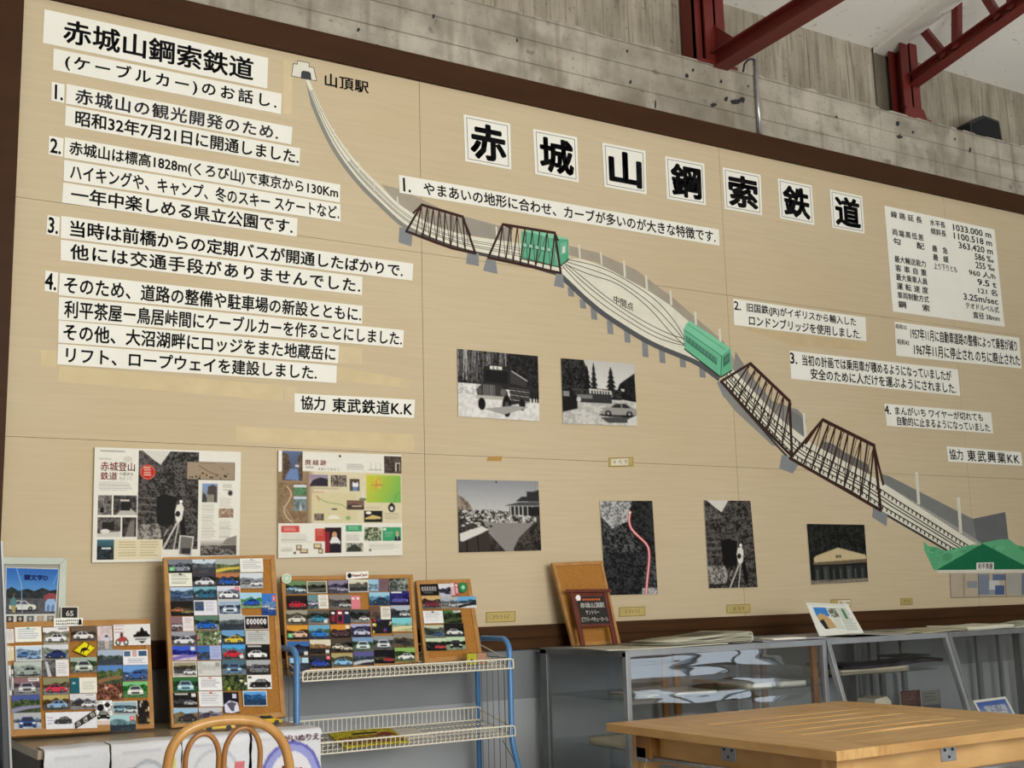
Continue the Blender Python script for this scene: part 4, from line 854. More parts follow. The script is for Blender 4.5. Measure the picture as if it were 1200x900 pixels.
c.rect(.68, .56, .83, .67, '1e1c18'); c.poly([(.69, .63), (.75, .60), (.82, .62), (.82, .64), (.69, .645)], 'd0b878'); c.ell(.717, .58, .024, .015, 'e8e4d8'); c.ell(.91, .53, .03, .045, '4a423c').ell(.91, .50, .012, .02, '2a2623').ell(.91, .535, .012, .02, 'ddd'); c.lines(.85, .58, .99, .66, 7, '8a8468', 3, .25); c.lines(.7, .52, .82, .545, 2, '8a8468', 5, .3); c.lines(.27, .345, .52, .37, 2, '8a8468', 7, .3)
c.rect(.025, .705, .165, .765, 'cc4a44'); c.lines(.045, .72, .15, .755, 2, 'f0d8d0', 3, .5); c.lines(.025, .78, .27, .87, 7, '8a867e', 4, .3); c.lines(.025, .9, .12, .95, 4, '8a867e', 6, .3)
for q in ((.14, .88, .18, .93), (.17, .92, .23, .96), (.275, .87, .335, .92), (.31, .92, .35, .965)): c.rect(*q, '7a5f48'); c.rect(q[0]+.008, q[1]+.008, q[2]-.008, q[3]-.012, 'd8c8a0')
c.rect(.285, .73, .37, .85, 'c24a40'); c.lines(.3, .745, .355, .8, 4, 'e8c0b0', 3, .3); c.rect(.365, .72, .495, .96, '2a1a1c'); c.rect(.365, .76, .40, .95, '8a2430'); c.ell(.44, .79, .02, .03, 'c89878'); c.poly([(.40, .86), (.42, .81), (.46, .81), (.49, .86), (.48, .88), (.42, .88)], 'e4e2e0'); c.rect(.42, .87, .475, .95, '1c1a26')
c.rect(.53, .70, .66, .76, '3f9a68'); c.lines(.55, .715, .64, .75, 2, 'd8ecd8', 5, .4); c.lines(.53, .78, .66, .85, 6, '8a867e', 7, .3); c.noise(c.m_rect(.53, .87, .67, .955), '4a4c40', 'b8b8a8', 3, 5, 1.7); c.poly([(.54, .92), (.60, .88), (.65, .92), (.65, .95), (.54, .95)], '3a3a34')
c.noise(c.m_rect(.68, .72, .82, .85), '3a4830', 'b4bc9c', 3, 11, 1.8); c.rect(.83, .72, .985, .855, '3f9a68'); c.rect(.835, .73, .86, .75, 'f0f0e8'); c.lines(.85, .76, .92, .82, 4, 'b8dcc4', 6, .3); c.ell(.955, .78, .013, .022, 'c8a080'); c.poly([(.93, .855), (.935, .81), (.975, .81), (.985, .855)], '2c2c34'); c.poly([(.95, .8), (.96, .8), (.958, .85)], 'eee'); c.lines(.72, .88, .98, .94, 5, '8a867e', 8, .3); c.rect(.72, .93, .735, .95, '555').rect(.12, .945, .14, .965, '555')
oB = photo(QB, c, 'printed poster with red title 廃線跡, a green map and many small photos', 0.012, GA, 'printed_poster', 'poster', 'print', 'd4d0bc', 0.002)
on_board(oB, '廃線跡', QB, .205, .375, .075, .13, 'ink_red', 0.01, 0.0148); on_board(oB, 'を歩いてみよう。', QB, .31, .49, .15, .175, 'ink_grey', 0.0, 0.0148)
m = MB(); m.lathe(aty(398.5, 534.5, BY-0.016), [(0.0025, -0.004), (0.005, 0.0), (0.005, 0.003)], 10, 0, 'Y'); obj('pin', m, 'black', oB)

# ---- brass caption plates
GBp = 'brass caption plates under the photographs'
def plate(x0, y0, x1, y1, label, n, name='caption_plate', paperx=None):
    q = [(x0, y0), (x1, y0-(x1-x0)*0.035), (x1, y1-(x1-x0)*0.035), (x0, y1)]
    m = MB(); m.prism(qu(q, WALL, 0.003), (0, 0.003, 0)); o = props(obj(name, m, 'brass'), label, 'label', GBp); t = MB(); Q = qu(q, WALL, 0.0033); r = random.Random(int(x0))
    TL, TR, BR, BL = Q; at = lambda u, v: TL*(1-u)*(1-v)+TR*u*(1-v)+BR*u*v+BL*(1-u)*v
    for k, (a, b, c_, d) in enumerate(((.02, .04, .98, .075), (.02, .925, .98, .96), (.02, .04, .03, .96), (.97, .04, .98, .96))): t.flat([at(a, b), at(c_, b), at(c_, d), at(a, d)])
    obj('engraved_border', t, 'ink_grey', o)
    if paperx:
        m = MB(); e = [at(paperx[0], .15)+Vector((0, -.0005, 0)), at(paperx[1], .15)+Vector((0, -.0005, 0)), at(paperx[1], .85)+Vector((0, -.0005, 0)), at(paperx[0], .85)+Vector((0, -.0005, 0))]; m.flat(e); obj('paper_slip', m, 'cream', o)
    t = MB(); u0, u1 = (paperx if paperx else (.2, .8)); w = (u1-u0)/n
    for i in range(n):
        a = u0+w*(i+.2); lift = Vector((0, -.001, 0))
        for j in range(3):
            xx = a+r.uniform(0, .35)*w; yy = .33+j*.12; t.flat([at(xx, yy)+lift, at(xx+w*.4, yy)+lift, at(xx+w*.4, yy+.05)+lift, at(xx, yy+.05)+lift])
    if n: obj('engraving', t, 'ink_grey', o)
    return o
plate(569, 717, 604, 730, 'brass caption plate under the terrace photo', 5)
plate(725, 711.5, 756, 723, 'brass caption plate under the red line photo', 5)
plate(851, 708.5, 879, 719, 'brass caption plate under the tunnel photo', 3)
plate(973, 702.5, 997, 712, 'brass plate with a white slip, partly hidden by the leaning newspaper page', 2, paperx=(.35, .95))
plate(1055, 701, 1069, 709, 'small dark brass plate right of the leaning newspaper page', 2)
plate(713, 536.5, 742, 547.5, 'small caption plate with paper slip under the parked cars photo', 3, paperx=(.1, .78))
m = MB(); r = random.Random(2)
for k in range(4): x = 570+k*4.3; m.prism(qu([(x, 540), (x+2.5, 534.5), (x+6, 535+r.uniform(0, 1)), (x+4, 540.5)], WALL, 0.0012), (0, 0.001, 0))
props(obj('tape_residue', m, mat('old_tape', hx('b58a3c'), 0.5)), 'torn yellow tape left on the board between the bus and terrace photos', 'tape')

# ================================================================== CORK BOARDS WITH POSTCARDS
PA = Plane((100, 858), 4.44, (100, 727), 4.62)
PBd = Plane((260, 847), 4.44, (260, 652), 4.64)
PC = Plane((410, 785), 4.50, (410, 675), 4.66)
PD = Plane((530, 774), 4.50, (520, 679), 4.66)
def corkboard(quadpx, pl, fw, label, name='cork_board'):
    TL, TR, BR, BL = [pl.at(x, y) for x, y in quadpx]; n = pl.n
    root = empty(name, (BL+BR)/2, label, 'pin board', 'wood framed cork boards')
    ux = (TR-TL).normalized(); uy = (BL-TL).normalized(); k = lambda p, a, b: p+ux*a+uy*b
    iTL, iTR, iBR, iBL = k(TL, fw, fw), k(TR, -fw, fw), k(BR, -fw, -fw), k(BL, fw, -fw)
    for a, b, c_, d in ((TL, TR, iTR, iTL), (iBL, iBR, BR, BL), (TL, iTL, iBL, BL), (iTR, TR, BR, iBR)):
        m = MB(); m.prism([a, b, c_, d], -n*0.018); obj('frame_rail', m, 'frame_wood', root, bevel=0.0015)
    m = MB(); o = -n*0.004; m.prism([k(iTL, -.005, -.005)+o, k(iTR, .005, -.005)+o, k(iBR, .005, .005)+o, k(iBL, -.005, .005)+o], -n*0.006); obj('cork_panel', m, 'cork', root)
    return root
QAb, QBb, QCb, QDb = [(1, 729), (175.5, 725), (181, 853), (12, 863)], [(191.5, 653), (322, 650), (335.5, 840), (201, 853)], [(329.5, 675), (484, 673), (491.5, 775), (337, 790)], [(487.5, 680), (551, 678), (566, 771), (498, 777)]
corkboard(QAb, PA, 0.022, 'low wide cork board full of car postcards, leftmost on the cabinet')
corkboard(QBb, PBd, 0.020, 'tall cork board with four columns of car postcards on the cabinet')
corkboard(QCb, PC, 0.017, 'wide cork board densely covered in car postcards on the wire cart')
corkboard(QDb, PD, 0.020, 'small cork board with a bare lower right on the wire cart')

def paint_card(kind, cols, seed, w, h):
    r = random.Random(seed); c = Cv(w, h, cols[0])
    if kind in ('car', 'carr', 'front', 'two', 'land'):
        sky, mid, gr, cc = cols[:4]
        c.rect(0, 0, 1, .62, sky); hz = r.uniform(.38, .5)
        pts = [(0, hz)]+[(i/6, hz-r.uniform(0.02, .22)) for i in range(7)]+[(1, hz), (1, .7), (0, .7)]
        dk = ''.join('%x' % max(0, int(ch, 16)-3) for ch in mid)
        c.noise(c.m_poly(pts), dk, mid, 3, seed, 1.4); c.noise(c.m_rect(0, .6, 1, 1), ''.join('%x' % max(0, int(ch, 16)-2) for ch in gr), gr, 3, seed+5, 1.0)
        if kind == 'car': c.car(r.uniform(.48, .56), .62, .78, cc)
        elif kind == 'carr': c.car(r.uniform(.46, .54), .62, .78, cc, flip=-1)
        elif kind == 'front': c.front(.5, .58, .62, cc)
        elif kind == 'two': c.car(.30, .58, .5, cc); c.car(.70, .68, .52, cols[4] if len(cols) > 4 else 'ddd', flip=-1)
        else: c.poly([(0, .75), (.4, .62), (1, .58), (1, .72), (.5, .8), (0, 1)], cc)
    elif kind == 'text':
        bg, ink, ac = cols[:3]; c.lines(.12, .14, .88, .86, 5, ink, seed, .3, .7); c.ell(.5, .12, .06, .06, ac)
    elif kind == 'half':
        sky, cc, bg, ink = cols[:4]; c.rect(0, 0, 1, 1, bg); c.rect(0, 0, .52, 1, sky); c.noise(c.m_rect(0, .45, .52, 1), '333', sky, 3, seed); c.car(.27, .6, .42, cc); c.lines(.60, .12, .94, .86, 6, ink, seed, .3, .7)
    elif kind == 'inset':
        bg, cc, ink = cols[:3]; c.rect(.05, .1, .42, .7, '456'); c.car(.24, .5, .3, cc); c.lines(.5, .15, .94, .8, 6, ink, seed, .3, .7)
    elif kind == 'photos3':
        c.rect(.05, .1, .3, .42, cols[1]).rect(.38, .05, .56, .45, cols[2]).rect(.62, .1, .94, .42, cols[3]); c.lines(.2, .6, .9, .9, 3, '667', seed, .3, .7)
    elif kind == 'logo':
        bg, fg, ac = cols[:3]
        for i in range(6): x = .1+i*.135; c.ell(x+.06, .42, .06, .2, fg); c.ell(x+.065, .42, .022, .1, bg); c.rect(x+.02, .30, x+.05, .6, fg)
        c.lines(.2, .72, .8, .86, 2, ac, seed, .5, .9)
    elif kind == 'stripe':
        n = len(cols)
        for i, k in enumerate(cols): c.rect(i/n, 0, (i+1)/n, 1, k)
        for i in range(n): c.ell((i+.5)/n, .6, .3/n, .25, r.choice(cols)); c.rect((i+.25)/n, .15, (i+.75)/n, .3, 'eee')
    elif kind == 'speck':
        c.noise(None, cols[0], cols[1], 4, seed, 2)
        for i in range(9): c.ell(r.random(), r.random(), r.uniform(.03, .09), r.uniform(.04, .12), r.choice(cols[2:] or cols))
    elif kind == 'moto':
        c.lines(.04, .06, .3, .5, 3, 'a88', seed, .3, .7); c.ell(.12, .84, .07, .16, '333').ell(.12, .84, .035, .09, 'ddd').ell(.33, .84, .07, .16, '333').ell(.33, .84, .035, .09, 'ddd'); c.poly([(.1, .72), (.2, .55), (.35, .62), (.34, .8), (.14, .82)], 'a44'); c.ell(.22, .5, .04, .12, '533')
        c.poly([(.58, .5), (.66, .34), (.7, .4), (.75, .16), (.79, .2), (.83, .36), (.88, .32), (.94, .5)], '111'); c.rect(.53, .5, .98, .62, '111'); c.lines(.58, .66, .93, .78, 2, '222', seed, .5, .9); c.poly([(.66, .8), (.86, .8), (.76, .92)], '222')
    elif kind == 'girl':
        c.noise(c.m_rect(0, 0, 1, .6), 'c9b8bc', 'e4d4d0', 4, seed); c.rect(0, .62, 1, 1, '8a8a90'); c.noise(c.m_rect(0, .7, 1, 1), '777', 'aaa', 3, seed); c.ell(.6, .44, .1, .06, '346'); c.poly([(.42, .62), (.5, .48), (.7, .48), (.76, .66)], 'c8d0e4'); c.rect(.5, .62, .58, .95, 'e0c8b8').rect(.62, .62, .7, .95, 'e0c8b8')
    elif kind == 'waterfall':
        c.rect(0, 0, .5, 1, '555'); c.noise(c.m_rect(0, 0, .5, 1), '3c3a3c', '77757a', 3, seed); c.poly([(.1, .1), (.2, .1), (.34, 1), (.2, 1)], 'c4c2c6'); c.rect(.5, 0, 1, 1, 'e6e2e0'); c.lines(.56, .2, .94, .86, 5, '99a', seed, .3, .7)
    elif kind == 'teal':
        c.rect(0, 0, .34, 1, '1f5f6a').rect(.08, .3, .2, .4, '9cc').rect(.38, 0, 1, 1, 'e9e6d8'); c.lines(.45, .3, .92, .85, 4, '9a9', seed, .3, .7)
    elif kind == 'drift':
        c.noise(c.m_rect(0, 0, 1, .55), 'fff', '999', 4, seed); c.front(.45, .62, .75, '111', '888'); c.rect(0, .82, 1, 1, 'd8c4bc'); c.ell(.3, .3, .2, .14, '111').ell(.7, .2, .16, .1, '222')
    elif kind == 'banner':
        c.car(.34, .48, .34, '3a3a3e', '777'); c.lines(.04, .3, .16, .8, 3, '88a', seed, .3, .6)
    elif kind == 'pale':
        for i in range(5): c.ell(.12+i*.19, r.uniform(.3, .7), .1, .2, cols[1])
        c.ell(.14, .25, .1, .2, 'bbb').rect(.75, .12, .92, .38, '999')
    elif kind == 'sketch':
        c.car(.52, .58, .84, cols[1], '888'); c.rect(.06, .12, .18, .25, '222')
    elif kind == 'disc':
        c.rect(0, 0, 1, .5, '112'); c.poly([(.05, .6), (.4, .4), (.9, .5), (1, .9), (.5, 1), (.1, .95)], 'dde'); c.poly([(.2, .55), (.5, .45), (.85, .55), (.7, .66), (.66, .9), (.5, .9)], '556'); c.rect(.6, .1, .85, .3, 'ccd')
    if len(cols) and cols[-1] == '+b': c.border('eeece4', .04, .06)
    return c
def cards(pl, items, sl, sh, where, group, s0):
    count = 0
    for i, it in enumerate(items):
        (x0, y0, x1, y1), kind, cols, desc, row = it
        cols = cols.split()
        extra = [k for k in cols if k.startswith('+')]; base = [k for k in cols if not k.startswith('+')]
        w, h = max(14, int((x1-x0)*1.25)), max(12, int((y1-y0)*1.25))
        c = paint_card(kind, base, s0+i, w, h)
        for e in extra:
            if e == '+b': c.border('eeece4', .045, .07)
            elif e == '+q': c.rect(.76, .10, .94, .36, 'd8606c').rect(.80, .15, .90, .30, 'e8a0a4')      # plain square in place of a code
            elif e == '+w': c.rect(.74, .68, .9, .92, 'dcdcd8')
            elif e == '+w2': c.rect(.74, .06, .92, .32, 'dcdcd8')
            elif e == '+l': c.lines(.08, .06, .7, .2, 1, 'f4f4f0', i, .7, .9)
            elif e == '+bl': c.rect(.55, .05, .95, .22, 'e8e4e0'); c.lines(.58, .08, .92, .2, 1, '445', i, .5, .8)
            elif e == '+g': c.rect(.05, .55, .28, .85, '5fb070').rect(.10, .62, .22, .78, 'a8d8a8')
            elif e == '+pin': c.ell(.5, .06, .05, .07, '2f8a6a')
        dx = x1-x0; dy = y1-y0
        q = [(x0, y0), (x1, y0+sl*dx), (x1+sh*dy, y1+sl*dx), (x0+sh*dy, y1)]
        o = picture('postcard', [pl.at(x, y, 0.0012+0.0007*(i % 4)) for x, y in q], c, 'print', 0.0006, None)
        props(o, 'postcard with %s, row %s, %s' % (desc, row, where), 'postcard', group)
    return
R_ = lambda *a: a
cards(PA, [
 (R_(7, 737.5, 16, 754), 'text', 'e4dcd8 99a 999', 'pale print half behind the rack', 'one'), (R_(17, 735.5, 48, 753), 'text', 'eeeee0 78c 4a8', 'blue handwriting and a yellow edge', 'one'), (R_(50, 736, 80.5, 756), 'car', 'e8e8ea 8a8878 a8a08c e8e8ee +bl', 'a white car and a pale sky', 'one'),
 (R_(83, 735, 112, 752), 'carr', '6a5a4a 4a4038 6a6058 e6e2e0', 'a white car under brown trees', 'one'), (R_(113.5, 734, 131, 762), 'girl', 'd8c8c8', 'a person sitting by the sea', 'one'), (R_(132.5, 732.5, 175.5, 757), 'moto', 'e6e4e2', 'a motorcycle and a round black emblem', 'one'),
 (R_(8, 757.5, 16, 775), 'stripe', 'e0d4b4 d8c8a4', 'a cream edge half behind the rack', 'two'), (R_(17.5, 757.5, 48.5, 775.5), 'two', 'c8dcec 8fa8c0 b8c4d0 4a78b0 8ab0d8 +b', 'two light blue cars', 'two'), (R_(49.5, 756, 80, 774), 'car', 'd4d8dc 8a9488 9a9c9c 24346a', 'a navy car on a grey road', 'two'),
 (R_(82, 771, 113, 789), 'front', '9fb0a0 4a5a40 7a7c74 b8c4b8', 'a pale green car among trees', 'two'), (R_(114, 762.5, 143, 780), 'land', 'a8b8cc 55665c 4a5058 39424c', 'a dark car on a hill road', 'two'), (R_(143.5, 762.5, 172.5, 780), 'photos3', 'e8e8ee 4a6a8a c8a8a0 3a5a7a', 'three small photos on white', 'two'),
 (R_(16, 776, 48.5, 794), 'car', 'b8c4bc a0aca4 8c948c 9aa4a0', 'a grey car drifting on a pale track', 'three'), (R_(49.5, 774, 80, 793.5), 'waterfall', '666', 'a waterfall photo beside a letter', 'three'), (R_(114, 780.5, 143, 802), 'land', '5a86c0 6a7a50 4a5a44 8a6a48', 'a wooden house in a valley', 'three'), (R_(143.5, 780.5, 172.5, 798.5), 'car', '6a9cd8 4a6a8a 5a6a80 3a62a8', 'a blue car under blue sky', 'three'),
 (R_(9.5, 780, 15.5, 815), 'stripe', 'd8d8d4 444', 'black and white print half behind the rack', 'four'), (R_(15.5, 795, 46.5, 815), 'front', '8a6a70 6a5a68 8a8a8e b0b2b8 +bl', 'a silver car and two people', 'four'), (R_(50, 795, 80.5, 815), 'carr', '8a8868 5c5848 8a8a88 c83a50', 'a bright red sports car', 'four'), (R_(82, 795, 113, 813), 'teal', 'eee', 'a teal panel beside a cream note', 'four'),
 (R_(114, 801, 143, 821), 'speck', '4a2a20 8a5a48 c8a890 2a1a18 b86a50', 'red lit cars at night', 'four'), (R_(143.5, 799.5, 172.5, 818), 'front', '7ac080 2f7a3c 5a8a58 d8dcd8', 'a white car in bright green leaves', 'four'),
 (R_(13, 815.5, 46.5, 836), 'land', '4a5a9a 5a6a48 4a5a40 8a8aa8', 'a purple and green mountainside', 'five'), (R_(50, 815.5, 80, 833), 'car', 'b8a868 5a4a2c 6a6658 8ab0d4', 'a light blue car under yellow trees', 'five'), (R_(81.5, 813.5, 112.5, 832), 'two', 'd4d4da 7a7a80 8a8a8a 333 e4e4e4 +bl', 'a white car before grey buildings', 'five'), (R_(111.5, 821.5, 131, 850), 'drift', 'eee', 'a black and white drifting car sketch', 'five'),
 (R_(131.5, 822.5, 160.5, 838), 'two', '9ab4c0 4a6068 7a8a90 8ab4c8 ccd8dc +b', 'two pale blue cars and lettering', 'five'), (R_(160.5, 821.5, 174, 849), 'speck', '151312 2a2320 e8e0d4 e0d8d0 b89a50', 'pale figures on black', 'five'),
 (R_(15.5, 836, 48, 855), 'front', 'b0b4b8 6a7a8a c4c8cc 2f4a8a', 'a dark blue car seen head on', 'six'), (R_(53, 835.5, 113, 855), 'banner', 'e4e6ec', 'a black car sketch and slanted lettering ろきち', 'six'), (R_(128.5, 838.5, 158.5, 857.5), 'land', 'a8d0d4 7a9aa0 445058 2a3440 +q', 'pale turquoise sky over the frame edge', 'six')],
 -0.028, 0.04, 'low board', 'postcards on the low cork board', 100)
GB_ = 'postcards on the tall cork board'
cards(PBd, [
 (R_(196.5, 656, 224.5, 671.5), 'carr', '7a8088 44464c 33353c 8a90a0 +g', 'a dark silver car nose', 'one'), (R_(225, 656, 252, 671.5), 'land', 'c8d4e0 6a7078 50545a 3c4046 +pin', 'a dark grey road and pale sky', 'one'), (R_(252, 655.5, 280, 671.5), 'land', 'a8b0a8 7a8460 6a6c50 d0bc50', 'a yellow strip across a meadow', 'one'), (R_(280.5, 655, 307.5, 671), 'text', 'e8e8e0 889 8aa', 'printed lines on white', 'one'),
 (R_(197.5, 672, 224.5, 687.5), 'text', 'e8ead8 556 333', 'dark lines on cream', 'two'), (R_(224.5, 672, 252, 688), 'car', '3c3c44 2a2a30 5a5a60 dcdce4', 'a white car close up on black', 'two'), (R_(252.5, 672, 280, 687.5), 'carr', 'b87850 4a4a3c 44444a 2a58b0', 'a deep blue car under an orange roof', 'two'), (R_(280.5, 672, 307.5, 690), 'two', 'd0d8e0 8a9098 b4b8bc 777 e4e4e4', 'pale grey cars in haze', 'two'),
 (R_(199, 688.5, 226, 704.5), 'two', 'b8d0e8 5a7088 4a5a70 3a5a8a 5a7aa4', 'a row of steel blue cars', 'three'), (R_(226.5, 688, 253.5, 703.5), 'car', '7ab0c0 3a5a60 4a5058 2a6a8a', 'a teal car on a street', 'three'), (R_(254, 687, 281, 703.5), 'carr', 'd4d8e8 7a8494 5a6070 e8e8ee +q +b', 'a white racing car and a pink square', 'three'), (R_(281, 695, 306, 713), 'car', 'a8d0e8 5a9a58 8ab088 1f58c0', 'a vivid blue car before a green hill', 'three'), (R_(306, 696, 322.5, 721.5), 'two', '3a78c8 6a90c0 3a5a98 e4e8f0 d8e0ec +q', 'two white cars on tall blue sky', 'three'),
 (R_(199.5, 705, 226.5, 722), 'two', '1c1814 3a2c20 2a2420 c87848 8a7a50', 'orange lit cars on black', 'four'), (R_(226.5, 704, 254, 721.5), 'inset', 'e0e0e8 3a5a9a 99a', 'a small blue photo and grey text', 'four'), (R_(255, 704, 282, 721), 'front', '9ab0c8 3a4a60 6a7890 b8c8e0 +b', 'a pale blue car nose in a white border', 'four'),
 (R_(199.5, 723, 226.5, 740), 'half', '8a6a70 d8d4d8 e6dcdc 988', 'pink boxes beside a grey car', 'five'), (R_(227.5, 722, 256, 739), 'carr', '5a7a68 3a4a3c 8a9498 1a60c4', 'a large bright blue hatchback', 'five'), (R_(256.5, 721, 285, 739), 'land', 'b8c0c4 6a7478 3c444c 2c343c', 'grey sky over a dark shore', 'five'), (R_(285.5, 722, 314, 738.5), 'logo', '141214 f0eeec c88 +b', 'bold white lettering on black', 'five'),
 (R_(200.5, 740.5, 229, 757), 'car', '9a9aa4 44424a 6a6c70 dcdce0', 'a white car under grey trees', 'six'), (R_(230, 740, 258.5, 756), 'speck', '3c4a34 8a9a70 d45a90 e8e0d8 4a6a4c', 'pink clothes among greenery', 'six'), (R_(259, 739, 286, 756), 'car', '6a9cc8 2a3a34 44546a d8c040', 'a yellow car on a dark road', 'six'), (R_(287, 739.5, 315, 755.5), 'text', 'c4c4be 667 888', 'grey sketched lines', 'six'),
 (R_(201.5, 757.5, 230, 774.5), 'land', '3a5ac8 2a3a90 d8c8d8 7a6ab8 +w2', 'purple blue clouds over a pale strip', 'seven'), (R_(231, 757, 258.5, 773.5), 'half', '3a6ab0 345 a8b4dc 77a', 'a lilac letter and a blue photo', 'seven'), (R_(259.5, 756, 287, 773), 'carr', '4aa0e0 6a8a9a 5a6068 c82838 +w', 'a red car under blue sky', 'seven'), (R_(287.5, 756, 315.5, 773.5), 'carr', '161618 1c1c20 222 f0f0f0 +l', 'a white car on black', 'seven'),
 (R_(202, 775.5, 230, 793.5), 'two', '9a9478 4a4838 b4b0a8 444 d8dce0 +b', 'parked cars at a festival', 'eight'), (R_(231, 775, 258.5, 792.5), 'pale', 'd0d0cc bcbcb8', 'faint grey rings', 'eight'), (R_(259.5, 773.5, 287.5, 791), 'front', '4a6a78 2f4048 7a8890 5a80a8', 'a blue grey car among dark trees', 'eight'), (R_(288, 774, 316, 791), 'carr', 'a8acb0 5a5450 3c3a3c 77777a', 'a grey car before a brown hill', 'eight'),
 (R_(202, 794, 231.5, 811.5), 'front', '2f6a3a 1f4a28 2f5a38 9cc8e0', 'a light blue van on dark green', 'nine'), (R_(232, 793.5, 259.5, 809.5), 'text', 'ecebec 667 c66', 'printed text and a red mark', 'nine'), (R_(260, 791.5, 289, 809.5), 'speck', '1a2018 5a6a30 b8b040 e8e8e0 2a3028', 'dark woods with yellow leaves', 'nine'), (R_(289, 791.5, 317.5, 808), 'sketch', 'ecebe8 1c1a1a', 'a black car drawing on white', 'nine'),
 (R_(202.5, 812, 231, 829), 'two', '121212 1a1a1a 222 333 aaa +l +w2', 'tiny lights on black', 'ten'), (R_(232.5, 810.5, 260.5, 828.5), 'text', 'e4e4e4 889 c44', 'rows of grey print and a red square', 'ten'), (R_(261, 811.5, 279, 836), 'disc', '222', 'a white car roof seen from above', 'ten'), (R_(284, 810, 312, 828), 'land', '5aa0e0 3a6a9a 2a4a6a 1f3a58 +b', 'blue hills under blue sky', 'ten'),
 (R_(203, 830, 231.5, 848), 'car', '9ac0e0 8a7a58 7a7460 3a3034', 'brown grass and a dark car', 'eleven'), (R_(232.5, 829.5, 260, 844.5), 'two', 'c8c8d0 8a8a94 77747c 4a3a48 8a7a8a', 'purple grey cars in a line', 'eleven')],
 -0.012, 0.05, 'tall board', GB_, 300)
